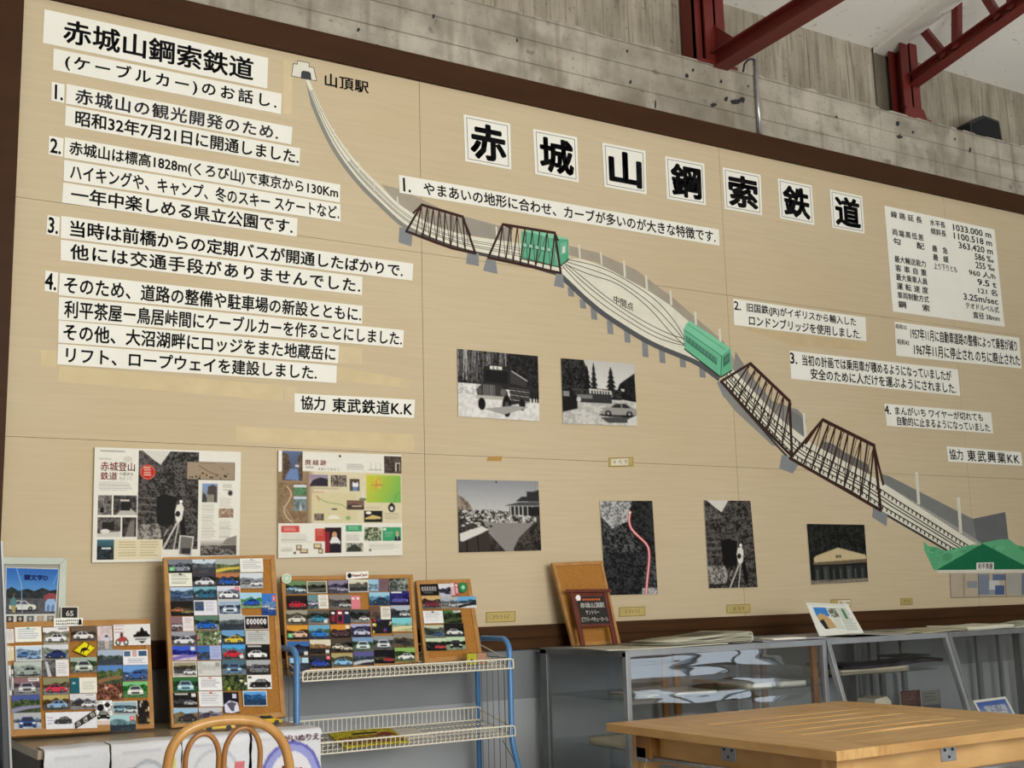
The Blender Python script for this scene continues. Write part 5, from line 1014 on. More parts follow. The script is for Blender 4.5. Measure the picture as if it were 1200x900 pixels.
cards(PC, [
 (R_(334.5, 681, 358, 696.5), 'two', '6a8a60 2a3a28 5a6068 8ab8d8 c8d8e0', 'light blue cars and green leaves', 'one'), (R_(359, 681.5, 382.5, 695.5), 'land', '77806c 3c4238 44463f 5a5a50 +b', 'a dark road inside a white border', 'one'), (R_(384, 680.5, 407, 696), 'two', '8a8098 4a445a 5a5664 8a84a0 a8a0b8', 'purple grey cars', 'one'), (R_(407.5, 680, 431, 694.5), 'land', 'd0ccb8 77746c 4a4a4c 333 +b', 'a dark hill inside a wide white border', 'one'), (R_(431.5, 679, 454, 693), 'half', '9ac4dc 8ab 77606a 544', 'a pale blue panel and red car', 'one'), (R_(455, 678.5, 477.5, 693), 'speck', '3a403c 8a928c d0d4d0 555 2a302c', 'pale rocks and foliage', 'one'),
 (R_(335, 698.5, 359, 715), 'carr', '241c1c 2a2020 44383a c02838', 'a red car on black', 'two'), (R_(359.5, 697.5, 384, 714), 'half', '6a8a90 dce e4e0d4 555', 'a white car and a column of text', 'two'), (R_(385.5, 697.5, 411, 714.5), 'two', '8a8480 5a544c 77706c 444850 ccc', 'a grey and a white car at a kerb', 'two'), (R_(411, 698.5, 421.5, 714), 'stripe', 'd8808c d8808c', 'a pink panel beside bare cork', 'two'), (R_(432, 694.5, 456, 710), 'car', '9ac8e0 6a9ab8 3a5a78 24405a', 'a dark blue car by pale sea', 'two'), (R_(456.5, 693.5, 479, 709.5), 'carr', '2a2a70 3a2a78 2a2858 5a58b0 +l', 'violet night lights', 'two'),
 (R_(335, 715.5, 360, 732), 'car', '9a9888 5a5848 6a6860 d8d4c4', 'a cream vintage car', 'three'), (R_(360.5, 715.5, 385, 731.5), 'carr', '5a5c58 3a3c38 8a8a84 3a8aa8 +w', 'a teal coupe and a text column', 'three'), (R_(386, 715.5, 409.5, 731.5), 'stripe', '2a2428 8a2840 24304a', 'red and black upright panels', 'three'), (R_(410, 715, 432.5, 730), 'two', '44484a 2a2c2c 8a8c8a 1c1c1e e0e0dc', 'black and white cars in front of trees', 'three'), (R_(433, 711, 457, 726.5), 'half', '6a5040 543 e4e0d4 555', 'brown rock and a text column', 'three'), (R_(457.5, 710, 480, 724.5), 'two', 'b0b8c4 5a6068 44484c 222 d8d8d8', 'a white car beside a tall pole', 'three'),
 (R_(335.5, 733.5, 360.5, 750), 'car', 'd89838 4a3828 3c3028 e0b8a0 +g', 'orange light over a pale car', 'four'), (R_(361, 733, 386, 749.5), 'carr', '6aa8c8 5a7a68 44505a 2a78d0', 'a large sky blue car', 'four'), (R_(387, 732.5, 410.5, 748), 'car', 'd08a30 4a3a30 3a2c2c 54383c +w2', 'an orange dusk and a dark car', 'four'), (R_(410.5, 731.5, 434, 747), 'carr', 'a8a8c8 3a3a5a 44405c c4c8e0', 'a pale car in purple light', 'four'), (R_(436, 726.5, 458, 742.5), 'speck', '181618 202028 f0eee8 c83040 2a4a9a d8c050', 'a white tent, red and blue on black', 'four'), (R_(458.5, 724.5, 482, 740.5), 'land', '7ac8d0 8ab8b0 c8c098 d8d0a0', 'a turquoise sky over a beach', 'four'),
 (R_(336, 752, 362, 769), 'car', '3a6aa8 1c2430 222830 2c3a58 +w', 'a blue sky over a black car', 'five'), (R_(362.5, 750, 387, 767), 'land', 'd8d0bc 9a7a58 2c2a26 222 +w', 'a cream sky over dark ground', 'five'), (R_(387.5, 748.5, 412.5, 765), 'two', '4a4438 2a2824 3a3834 dcd4c0 c8c0b0', 'cream cars in shade', 'five'), (R_(412.5, 747.5, 436.5, 763.5), 'front', '7a9ac0 2f4a2c 5a6a58 c8d8d8', 'a white car beside green bushes', 'five'), (R_(437, 745.5, 460.5, 761.5), 'front', '8a9498 444a48 5a5e60 c4ccd0', 'a silver off road car', 'five'), (R_(460.5, 742.5, 484, 759.5), 'two', '8a8478 5a5040 6a5c48 222 333', 'dark cars on brown ground', 'five'),
 (R_(338, 770, 362, 787.5), 'photos3', '2c343c 9cd0e8 88b8d8 b8d8e8', 'pale blue boxes on dark', 'six'), (R_(362.5, 768, 387.5, 783.5), 'carr', '2c3034 24282c 303438 2a48b0 +q', 'a blue car at dusk', 'six'), (R_(388, 766, 413, 782), 'carr', 'a8a070 5a5c48 77786c 8ac0e8', 'a round light blue car', 'six'), (R_(413.5, 764, 437.5, 780), 'land', '5a5a90 4a5a68 3a444c b8bcc4', 'a curved grey shape and blue sky', 'six'), (R_(438, 762, 461.5, 778), 'two', '14121a 201a22 241c22 442 a33', 'red tail lights on black', 'six'), (R_(462, 759.5, 485.5, 776), 'car', '8ab060 2f4a24 6a7a58 e0e4dc', 'a white car under bright leaves', 'six')],
 -0.012, 0.05, 'wide cart board', 'postcards on the wide cork board', 500)
cards(PD, [
 (R_(491.5, 685, 512.5, 698), 'logo', '121012 b8b4b4 999', 'pale script on black', 'one'), (R_(513, 684.5, 527, 700), 'two', 'd8d8e0 445 c8c8d0 334 224', 'two dark cars on white', 'one'), (R_(527, 683.5, 536, 698), 'stripe', 'd8b0b4 a85060', 'a narrow pink print', 'one'),
 (R_(493.5, 699, 515, 714), 'carr', 'c8a870 5a4a48 77706c 7a2838', 'a maroon car and cream sky', 'two'), (R_(515, 700, 536, 713.5), 'two', 'a8b0b8 6a7078 9a9a94 888 b8b8b8', 'a line of grey cars', 'two'), (R_(535.5, 699.5, 557, 713), 'land', '6aa8d8 4a5a68 e8e8e8 222', 'blue sky over a black and white strip', 'two'),
 (R_(495, 716.5, 518, 731), 'text', 'e8e8e8 99a 222', 'a black mark and grey text', 'three'), (R_(518, 715.5, 539.5, 731), 'land', '4a6a3a 2f4028 2a3424 44502c +bl', 'dark green woods under white letters', 'three'),
 (R_(496.5, 733, 519.5, 748), 'two', 'b8c0a8 5a6458 77807c 2a3038 3a5a88', 'dark cars on a pale street', 'four'), (R_(520, 731, 542.5, 747), 'carr', '1a1a1c 202224 44484c dcdcdc', 'a white car bonnet on black', 'four'),
 (R_(498, 748.5, 522, 763), 'two', 'c8d8b8 1f2a20 1c2420 111 c44', 'black cars and a red square', 'five'), (R_(521.5, 747, 544, 762), 'front', 'b8d0b0 24281f 8aa088 16181a', 'a black car nose on pale green', 'five')],
 -0.02, 0.12, 'small cart board', 'postcards on the small cork board', 700)

def sticker(pl, cx, cy, rx, ry, cols, label, cat='sticker', n=24, off=0.0045):
    m = MB(); ctr = pl.at(cx, cy, off); nn = pl.n
    ring = lambda k, o: [pl.at(cx+rx*k*math.cos(2*math.pi*i/n), cy-ry*k*math.sin(2*math.pi*i/n), off+o) for i in range(n)]
    m.prism(ring(1, 0), -nn*0.002, 0, hx(cols[0]))
    for k, (sc, c_) in enumerate(zip((.78, .4), cols[1:])): m.flat(ring(sc, 0.0004*(k+1)), 0, hx(c_))
    return props(obj('round_sticker', m, 'print'), label, cat)
sticker(PC, 335.5, 678.5, 5.8, 5.8, ['dfe0cc', 'a8cdb0', 'd4dcc4'], 'round pale green badge on the top left corner of the wide cart board', 'badge')
sticker(PD, 542, 689, 5, 6, ['2c7a48', '2f8a50', 'a8d4b8'], 'round green sticker at the top right of the small cart board')
# sign shaped sticker with a leaping deer
m = MB(); dia = [(97, 752), (112.5, 761.5), (103, 770.5), (85.5, 767.5), (88, 763)]
dia = [(98.5, 752), (112, 760), (101, 770.5), (85, 763.5)]
m.prism([PA.at(x, y, 0.006) for x, y in dia], -PA.n*0.002, 0, hx('1a1a12'))
ctr = (98.9, 761.5); inn = [lerp(ctr, q, .93) for q in dia]; inn2 = [lerp(ctr, q, .84) for q in dia]; inn3 = [lerp(ctr, q, .80) for q in dia]
for k, (q, cc) in enumerate(((inn, 'e8d818'), (inn2, '1a1a12'), (inn3, 'ecdc1c'))): m.flat([PA.at(x, y, 0.0063+0.0002*k) for x, y in q], 0, hx(cc))
props(obj('deer_sticker', m, 'print'), 'yellow diamond sticker with a black leaping deer on the low board', 'sticker')
deer = bpy.data.objects['deer_sticker']; m = MB()
for q in ([(95, 761), (99, 759.5), (102, 760.5), (101.5, 763), (97, 764)], [(101, 760.5), (102.6, 757), (104, 756), (103.5, 758.5), (102, 761)], [(95, 761), (93.5, 765), (94.4, 767), (95.2, 765), (97, 763)], [(97, 763), (96.5, 766.5), (97.6, 766.5), (98.5, 763)], [(101, 762), (104, 764), (104.5, 763), (102, 761)], [(103, 756.5), (102, 754.5), (103, 755), (104, 756)]): m.flat([PA.at(x, y, 0.0072) for x, y in q])
obj('deer_figure', m, 'ink', deer)
# slanted lettering on the black band of the lowest card
m = MB(); band = [(87, 848), (110, 833), (113, 840), (88, 855)]; m.prism([PA.at(x, y, 0.0065) for x, y in band], -PA.n*0.001); bnd = props(obj('lettering_band', m, 'plate_black'), 'black slanted band with white lettering ろきち across the low board', 'sticker')
m = MB(); letter(m, 'ろきち', [PA.at(x, y, 0.0066) for x, y in band], .05, .95, .12, .88, 0.03, 0, PA.n*0.0005); obj('lettering', m, 'ink_white', bnd)
# little cards on top of the low board, logo on the wide board
def small_card(pl, q, bg, label, off=0.006, cat='card'):
    m = MB(); m.prism([pl.at(x, y, off) for x, y in q], -pl.n*0.002); return props(obj('small_card', m, bg), label, cat)
q = [(71, 711.5), (91.5, 711.5), (91.5, 725), (71, 725)]; k = small_card(PA, q, 'paper', 'small black card with white mark standing on the low board', 0.004)
m = MB(); m.flat([PA.at(x, y, 0.0046) for x, y in [(72, 712.5), (90.5, 712.5), (90.5, 724.5), (72, 724.5)]]); obj('black_print', m, 'plate_black', k)
m = MB(); letter(m, '65', [PA.at(x, y, 0.0049) for x, y in q], .28, .72, .36, .84, 0.03, 0, PA.n*0.0003); obj('lettering', m, 'ink_white', k)
q = [(62.5, 725.5), (97, 725), (96, 734), (62.5, 735.5)]; k = small_card(PA, q, 'paper', 'white strip with small black lettering on the top rail of the low board', 0.007)
m = MB(); r = random.Random(3)
for i in range(12):
    for rr in (0, 1):
        x = 65+i*2.2; y = 727.5+rr*3.4+(0.6 if i < 6 else 0); m.flat([PA.at(x, y, .0075), PA.at(x+r.uniform(.8, 1.7), y-.1, .0075), PA.at(x+1.2, y+1.5+rr*.5, .0075), PA.at(x, y+1.7, .0075)])
m.flat([PA.at(x, y, .0075) for x, y in [(91.5, 728), (93, 726), (94.8, 728), (95.5, 733), (91, 733.5)]]); obj('lettering', m, 'ink', k)
q = [(405, 671.5), (431, 670), (431, 678), (405, 680)]; k = small_card(PC, q, 'paper', 'white card with red script on the top edge of the wide cart board', 0.006)
m = MB(); letter(m, 'NewCars', [PC.at(x, y, 0.0064) for x, y in q], .28, .95, .3, .72, 0.03, 0, PC.n*0.0003); obj('lettering', m, 'ink_red', k)
m = MB(); m.flat([PC.at(409+2.6*math.cos(t), 675.4-3*math.sin(t), 0.0066) for t in [i*math.pi/8 for i in range(16)]]); obj('round_mark', m, 'ink', k)

# ================================================================== FRAMED POSTER BEHIND THE LOW BOARD
PF = Plane((40, 735), 4.64, (40, 653), 4.70)
Qf = [(-34, 652), (78.5, 653.5), (76, 752), (-34, 756)]
TL, TR, BR, BL = [PF.at(x, y) for x, y in Qf]; n_ = PF.n
root = empty('framed_poster', (BL+BR)/2, 'pale framed poster of a white car under a blue sky, far left', 'picture frame')
ux, uy = (TR-TL).normalized(), (BL-TL).normalized(); fw = 0.026
k = lambda p, a, b: p+ux*a+uy*b
iTL, iTR, iBR, iBL = k(TL, fw, fw), k(TR, -fw, fw), k(BR, -fw, -fw), k(BL, fw, -fw)
for a, b, c_, d in ((TL, TR, iTR, iTL), (iBL, iBR, BR, BL), (TL, iTL, iBL, BL), (iTR, TR, BR, iBR)):
    m = MB(); m.prism([a, b, c_, d], -n_*0.02); obj('frame_rail', m, 'pale_frame', root, bevel=0.002)
m = MB(); o_ = -n_*0.008; m.prism([k(iTL, -.004, -.004)+o_, k(iTR, .004, -.004)+o_, k(iBR, .004, .004)+o_, k(iBL, -.004, .004)+o_], -n_*0.006); obj('mount_board', m, mat('grey_mount', hx('b0aca4'), 0.7), root)
c = Cv(110, 120, 'fff'); c.grad(0, 0, 1, .6, '2a6ac4', '7ab8ec'); r = random.Random(4)
c.noise(c.m_poly([(0, .42), (.12, .35), (.25, .42), (.42, .38), (.55, .42), (.7, .36), (.85, .41), (1, .38), (1, .6), (0, .6)]), '141a20', '36424a', 3, 3); c.rect(0, .55, 1, .83, '5a5a60'); c.noise(c.m_rect(0, .56, 1, .83), '4c4c52', '66666c', 3, 9)
c.poly([(.74, .50), (.84, .45), (.98, .47), (1, .56), (.74, .58)], 'a04a50'); c.poly([(.77, .62), (.82, .56), (.95, .56), (.98, .62), (.98, .78), (.78, .78)], 'a8c4ec'); c.ell(.84, .72, .03, .06, '6a8ac0').ell(.93, .72, .03, .06, '6a8ac0')
c.car(.34, .68, .52, 'e8e8e2', '556', flip=-1); c.poly([(.1, .60), (.16, .50), (.22, .60), (.22, .68), (.1, .68)], '5f8f94'); c.ell(.17, .48, .03, .028, '6a5040'); c.poly([(.11, .68), (.21, .68), (.2, .8), (.15, .8)], 'b8a878'); c.line([(.2, .02), (.3, .3), (.34, .8)], .012, '9cc8f4').line([(.9, .3), (.98, .05)], .012, '8abcf0')
c.rect(0, .84, 1, 1, 'e4e0d8')
for i, cc in enumerate(('3a3a3c', '3a3834', '5a6a7a', 'b8a898', '8a8a84')): c.rect(.03+i*.2, .86, .17+i*.2, .97, cc); c.ell(.1+i*.2, .91, .03, .035, 'c8b8a8')
c.border('ecebe8', .02, .015)
pq = [PF.at(x, y, -0.006) for x, y in [(7, 664), (70, 666), (64.5, 730), (6, 731)]]
pic = picture('poster_print', pq, c, 'print', 0.001, root)
m = MB(); letter(m, '頭文字D', [p+n_*0.0016 for p in pq], .34, .80, .12, .23, 0.05, 0, Vector((0, 0, 0))); obj('lettering', m, 'ink_blue', pic)
m = MB(); pz = [PF.at(x, y, -0.001) for x, y in [(-20, 659), (73, 660.5), (71, 745), (-20, 748)]]; m.prism(pz, -n_*0.0015); obj('glass_pane', m, 'glass', root)

# ================================================================== CABINET UNDER THE BOARDS
cz = EYE-0.432
root = empty('low_cabinet', (1.28, 4.42, 0), 'low dark cabinet with a beige top under the two left cork boards', 'cabinet')
obj('top_panel', B(((0.822, 4.12, cz-0.028), (1.752, 4.735, cz))), 'cabinet', root, bevel=0.003)
obj('side_panel', B(((0.83, 4.14, 0), (0.852, 4.73, cz-0.028))), 'cabinet_dark', root); obj('side_panel', B(((1.722, 4.14, 0), (1.744, 4.73, cz-0.028))), 'cabinet_dark', root)
obj('back_panel', B(((0.852, 4.71, 0.05), (1.722, 4.725, cz-0.028))), 'cabinet_dark', root); obj('base_plinth', B(((0.852, 4.17, 0), (1.722, 4.7, 0.06))), 'cabinet_dark', root)
for a, b in ((0.855, 1.284), (1.290, 1.719)):
    d = obj('door', B(((a, 4.142, 0.07), (b, 4.16, cz-0.034))), 'cabinet_dark', root, bevel=0.002)
    m = MB(); m.tube([(1.25 if a < 1 else 1.32, 4.142, 0.40), (1.25 if a < 1 else 1.32, 4.122, 0.40), (1.25 if a < 1 else 1.32, 4.122, 0.50), (1.25 if a < 1 else 1.32, 4.142, 0.50)], 0.005, 8); obj('handle', m, 'zinc', d)
# white printed sheets hung over the front edge
def hung_sheet(x0, x1, yf, lap, cv, label, seed):
    r = random.Random(seed); zb = 0.34; N = 70; prof = []
    for i in range(4): prof.append((yf+0.02+lap*(1-i/3), cz+0.0018+(0.002 if i == 1 else 0)))
    for i in range(1, 6): t = i/5*math.pi/2; prof.append((yf+0.02-0.02*math.sin(t), cz+0.0018-0.02*(1-math.cos(t))))
    z_top = prof[-1][1]
    a = cv.out(); h, w = a.shape[:2]
    vs, cols, fs = [], [], []
    rowsP = prof + [(yf-0.004*math.sin(5*i/N+seed), z_top-(z_top-zb)*i/N) for i in range(1, N+1)]
    nu = 64
    for j, (yy, zz) in enumerate(rowsP):
        v = max(0, (cz-zz)/(cz-zb))
        for i in range(nu+1):
            u = i/nu; vs.append((x0+(x1-x0)*u+0.002*math.sin(j*.6+seed)*(u-.5), yy+0.003*math.sin(u*7+seed*2)*(1 if j > 8 else 0), zz+(0.0012*math.sin(u*9+seed) if j < 4 else 0)))
            cols.append(a[min(h-1, int(v*h)), min(w-1, int(u*w))] if j > 5 else a[0, 0])
    for j in range(len(rowsP)-1):
        for i in range(nu): p = j*(nu+1)+i; fs.append((p, p+nu+1, p+nu+2, p+1))
    m = MB(); m.v = [Vector(v) for v in vs]; m.f = fs; m.mi = [0]*len(fs); m.c = [tuple(q) for q in cols]
    o = obj('printed_sheet', m, 'print', smooth=True); md = o.modifiers.new('solid', 'SOLIDIFY'); md.thickness = 0.001; md.offset = 0
    return props(o, label, 'sheet', 'white printed sheets over the cabinet edge')
def ghost(c): c.lines(.15, .05, .85, .085, 1, 'b8bcc4', 3, .6, .5); return c
c = ghost(Cv(96, 150, 'dfe1e6')); c.ell(.62, .38, .36, .24, 'a8c0dc').ell(.62, .38, .31, .20, 'c4d2e4')
s1 = hung_sheet(0.838, 1.035, 4.098, 0.10, c, 'white sheet with a pale blue disc, leftmost on the cabinet front', 1)
c = ghost(Cv(96, 150, 'e0e1e5')); c.ell(.52, .34, .33, .22, 'b8bec8').ell(.52, .34, .29, .19, 'dfe1e6'); c.ell(.46, .35, .08, .06, '44464c'); c.rect(.6, .28, .76, .42, 'd04a4a').rect(.62, .31, .74, .33, 'f0d8d0').rect(.62, .36, .74, .38, 'f0d8d0'); c.rect(.17, .17, .36, .185, 'd8504a').rect(.2, .2, .33, .212, 'd8504a').rect(.21, .17, .23, .27, 'd8504a').rect(.3, .17, .32, .27, 'd8504a'); c.ell(.88, .16, .06, .045, 'd8d890'); c.line([(.86, .23), (.9, .27), (.95, .25)], .012, '333').line([(.92, .22), (.93, .3)], .012, '333')
s2 = hung_sheet(1.040, 1.262, 4.098, 0.10, c, 'white sheet with a small red gate mark, second on the cabinet front', 2)
c = ghost(Cv(96, 150, 'dfe1e6')); c.ell(.5, .32, .36, .24, 'c8ccd6').ell(.5, .32, .32, .21, 'e0e2e7'); c.ell(.62, .30, .10, .08, 'b8bcc4').ell(.59, .31, .025, .02, '333').ell(.66, .31, .025, .02, '333'); c.rect(.78, .2, .94, .27, 'd87a80').rect(.3, .38, .55, .5, 'e4b0b4')
s3 = hung_sheet(1.267, 1.495, 4.098, 0.10, c, 'white sheet with a faint ring seen through the cane chair back', 3)
c = Cv(110, 170, 'dcdde2'); c.ell(.56, .36, .44, .28, '6a68b8').ell(.56, .36, .40, .255, '9aa0d8').ell(.56, .36, .31, .20, 'e4e2e8'); c.rect(.42, .34, .72, .44, 'f0d890'); c.ell(.26, .36, .06, .06, '2a2a34')
m = None
s4 = hung_sheet(1.50, 1.748, 4.085, 0.12, c, 'white sheet with a purple ring and the letters すがいぬりえ', 4)
lq = [Vector((1.50, 4.0795, cz)), Vector((1.748, 4.0795, cz)), Vector((1.748, 4.0795, 0.34)), Vector((1.50, 4.0795, 0.34))]
m = MB(); letter(m, 'すがいぬりえ', lq, .33, .96, .03, .085, 0.02, 0, Vector((0, -0.0, 0))); obj('lettering', m, 'ink_purple', s4)
m = MB(); letter(m, 'Nice', lq, .42, .72, .26, .34, 0.03, 0, Vector((0, 0, 0))); obj('lettering', m, 'ink_orange', s4)

# ---- toy cars on the cabinet top
def toy_car(loc, rz, s, label, kind=0):
    root = empty('toy_car', loc, label, 'toy', 'yellow toy cars on the cabinet'); root.rotation_euler = (0, 0, rz)
    P = lambda x, y, z: (x*s, y*s, z*s)
    def sec(prof, hw): # profile in x,z -> width
        m = MB(); n = len(prof); vs = [P(x, -hw*(1 if z < .35 else .78), z) for x, z in prof]+[P(x, hw*(1 if z < .35 else .78), z) for x, z in prof]
        m.add(vs, [tuple(range(n-1, -1, -1)), tuple(range(n, 2*n))]+[(i, (i+1) % n, n+(i+1) % n, n+i) for i in range(n)]); return m
    def local(name, m, mt, bev=0.0, sm=False):
        me = bpy.data.meshes.new(name); me.from_pydata([tuple(v) for v in m.v], [], m.f); me.materials.append(M[mt]); me.update()
        o = bpy.data.objects.new(name, me); C.objects.link(o); o.parent = root
        if bev: b = o.modifiers.new('bevel', 'BEVEL'); b.width = bev; b.segments = 2
        return o
    body = [(-1, .12), (-1, .34), (-.9, .40), (-.55, .44), (.35, .44), (.85, .36), (1, .26), (1, .12)]
    local('body', sec(body, .42), 'yellow', .012*s*4)
    cab = [(-.72, .43), (-.45, .66), (.10, .68), (.42, .43)]
    local('cabin', sec(cab, .40), 'black' if kind == 0 else 'yellow', .01)
    local('roof', MB().box(P(-.44, -.30, .655), P(.09, .30, .69)), 'yellow')
    for x in (-.6, .6):
        for y in (-.40, .40):
            m = MB(); vs = []
            for yy in (-.06, .06): vs += [P(x+.17*math.cos(2*math.pi*i/16), y+yy, .17+.17*math.sin(2*math.pi*i/16)) for i in range(16)]
            m.add(vs, [tuple(range(16)), tuple(range(31, 15, -1))]+[(i, 16+i, 16+(i+1) % 16, (i+1) % 16) for i in range(16)]); local('wheel', m, 'black')
    return root
p = atz(256, 856, cz); toy_car((p.x, p.y, cz), 2.9, 0.055, 'yellow toy car seen through the cane chair back')
p = atz(288, 846, cz); toy_car((p.x, p.y+.02, cz), 3.0, 0.050, 'yellow toy car behind the top of the cane chair', 1)
p = atz(314, 849, cz); toy_car((p.x, p.y, cz), -0.3, 0.050, 'yellow toy car at the foot of the tall cork board', 0)

# ================================================================== WIRE CART
XL, XR, YB, YF = 1.785, 2.712, 4.665, 4.40
root = empty('wire_cart', ((XL+XR)/2, 4.5, 0), 'blue tube cart with white wire shelves carrying the two right cork boards', 'cart')
Zb = lambda py, x, y: aty(600, py, 1).z
zt = aty(586, 748, 4.5).z
def ushape(x, foot):
    pts = [(x, YB, 0.02), (x, YB, zt-0.05)]
    for i in range(1, 6): t = i/6*math.pi/2; pts.append((x, YB-0.05*(1-math.cos(t)), zt-0.05+0.05*math.sin(t)))
    pts.append((x, YB-0.06, zt))
    for i in range(0, 6): t = i/5*math.pi/2; pts.append((x, YF+0.055-0.055*math.sin(t), zt-0.055+0.055*math.cos(t)))
    pts += [(x, YF, 0.64), (x, YF-0.01, 0.60), (x, YF-0.055, 0.50), (x, YF-0.10, 0.40), (x, YF-0.115, 0.30), (x, YF-0.115, 0.02)]
    return pts
for x in (XL, XR):
    m = MB(); m.tube(ushape(x, 0), 0.0115, 12); obj('tube_frame', m, 'blue', root, smooth=True)
def basket(zb_back, zb_front, hb, hf, nm):
    m = MB(); w = 0.0022; y0, y1 = YB-0.012, YF-0.016; x0, x1 = XL+0.015, XR+0.004
    base = obj(nm, m if False else MB().tube([(x0, y0, zb_back), (x1, y0, zb_back), (x1, y1, zb_front), (x0, y1, zb_front)], 0.003, 8, True), 'wire', root)
    g = MB(); nx = 46
    for i in range(nx+1):
        x = x0+(x1-x0)*i/nx; g.tube([(x, y0, zb_back+hb), (x, y0, zb_back), (x, y1, zb_front), (x, y1-0.004, zb_front+hf)], w*0.8, 5)
    for t in (0.2, 0.4, 0.6, 0.8): y = y0+(y1-y0)*t; z = zb_back+(zb_front-zb_back)*t-0.003; g.tube([(x0, y, z), (x1, y, z)], w, 5)
    obj('wire_grid', g, 'wire', base)
    for nm2, y, z, h in (('back_rim', y0, zb_back, hb), ('front_rim', y1-0.004, zb_front, hf)):
        k = 0.012; obj(nm2, MB().tube([(x0, y, z), (x0, y, z+h-k), (x0+k*.3, y, z+h-k*.3), (x0+k, y, z+h), (x1-k, y, z+h), (x1-k*.3, y, z+h-k*.3), (x1, y, z+h-k), (x1, y, z)], 0.0034, 8), 'wire', base)
    for x in (x0, x1): obj('end_rim', MB().tube([(x, y0, zb_back+hb-.012), (x, y1, zb_front+hf-.012)], 0.003, 8), 'wire', base)
    return base
b1 = basket(EYE-0.222, EYE-0.291, 0.035, aty(597, 772, YF).z-(EYE-0.291), 'wire_shelf')
b2 = basket(aty(560, 843, YB).z, aty(598, 862, YF).z, 0.052, aty(598, 850, YF).z-aty(598, 862, YF).z, 'wire_shelf')
basket(0.30, 0.285, 0.05, 0.04, 'wire_shelf')
for x in (XR-0.004, XL+0.004):
    m = MB()
    for i in range(5): y = YB-0.04-(YB-YF-0.08)*i/4; m.tube([(x, y, zt-0.075), (x, y, 0.30)], 0.0018, 5)
    m.tube([(x, YB, zt-0.075), (x, YF, zt-0.075)], 0.0018, 5); m.tube([(x, YB-0.2, 0.62), (x, YF-0.05, 0.52)], 0.0018, 5)
    obj('side_wire_panel', m, 'wire_dark', root)
for x in (XL, XR):
    for y in (YB, YF-0.115):
        m = MB(); m.lathe((x, y, 0), [(0.013, 0), (0.015, 0.006), (0.015, 0.03), (0.0125, 0.034)], 12); obj('foot_cap', m, 'black', root)
# magazine and sheet on the lower shelf
PS = None
zl = lambda y: aty(560, 843, YB).z+(aty(598, 862, YF).z-aty(560, 843, YB).z)*(YB-0.012-y)/(YB-0.012-(YF-0.016))
slab = Plane((400, 848), YB-0.03, (400, 872), YF-0.0)
c = Cv(70, 40, 'b8a820'); c.noise(None, 'a89818', 'd0c434', 3, 3); c.rect(.08, .45, .8, .62, '6a2a24').rect(.12, .72, .9, .86, '7a3028').rect(.3, .2, .7, .32, '4a3a1c'); c.noise(c.m_rect(.05, .4, .95, .9), '6a3028', 'b0a030', 2, 7, 2.2); c.car(.8, .35, .3, 'a03028')
def on_shelf(x0, x1, ya, yb, cv, name, label, lift, mt='print', skew=0.0):
    q = [Vector((x0+skew, ya, zl(ya)+lift)), Vector((x1+skew, ya, zl(ya)+lift)), Vector((x1, yb, zl(yb)+lift)), Vector((x0, yb, zl(yb)+lift))]
    a = cv.out(); h, w = a.shape[:2]; m = MB(); vs, fs, cols = [], [], []
    for j in range(h):
        for i in range(w):
            u, v = i/(w-1), j/(h-1); p = q[0]*(1-u)*(1-v)+q[1]*u*(1-v)+q[2]*u*v+q[3]*(1-u)*v; vs.append(p+Vector((0, 0, 0.004*math.sin(u*3.1)))); cols.append(tuple(a[j, i]))
    for j in range(h-1):
        for i in range(w-1): k = j*w+i; fs.append((k, k+w, k+w+1, k+1))
    m.v, m.f, m.mi, m.c = [Vector(v) for v in vs], fs, [0]*len(fs), cols
    o = obj(name, m, mt, smooth=True); md = o.modifiers.new('solid', 'SOLIDIFY'); md.thickness = 0.006; md.offset = -1
    return props(o, label, 'magazine' if 'mag' in name else 'paper')
xa = aty(385, 850, 4.62).x
on_shelf(xa-0.03, xa+0.24, 4.60, YF-0.005, c, 'magazine', 'yellow covered magazine lying on the lower shelf of the wire cart', 0.012, skew=0.02)
c = Cv(30, 24, 'd8d2c4'); c.lines(.1, .2, .9, .8, 5, 'bbb', 3); xb = aty(470, 860, 4.5).x
on_shelf(xb+0.0, xb+0.12, 4.58, 4.44, c, 'paper_sheet', 'pale sheet of paper lying beside the yellow magazine', 0.010, skew=-0.02)
# clear box of two cards at the right end of the upper shelf
bx0, bx1 = aty(547, 780, 4.42).x, aty(571, 780, 4.42).x; bz0 = EYE-0.271; bz1 = aty(560, 764.5, 4.42).z
root = empty('clear_box', ((bx0+bx1)/2, 4.43, bz0), 'small clear box with yellow and pink cards on the upper cart shelf', 'box')
t = 0.0015
obj('box_shell', B(((bx0, 4.415, bz0), (bx1, 4.415+t, bz1)), ((bx0, 4.458-t, bz0), (bx1, 4.458, bz1)), ((bx0, 4.415, bz0), (bx0+t, 4.458, bz1)), ((bx1-t, 4.415, bz0), (bx1, 4.458, bz1)), ((bx0, 4.415, bz0), (bx1, 4.458, bz0+t))), 'plastic_clear', root)
xm = (bx0+bx1)/2
ca = obj('yellow_card', B(((bx0+.003, 4.42, bz0+.002), (xm-.001, 4.43, bz1-.004))), mat('yellow_card', hx('d4d03a'), .6), root); ca['label'] = 'yellow card'
m = MB(); m.lathe(((bx0+xm)/2, 4.4195, (bz0+bz1)/2-.006), [(.006, 0), (.006, .001)], 10, 0, 'Y'); obj('black_mark', m, 'ink', ca)
cb = obj('pink_card', B(((xm+.001, 4.42, bz0+.002), (bx1-.003, 4.43, bz1-.004))), mat('pink_card', hx('d09a84'), .6), root); cb['label'] = 'pink card'

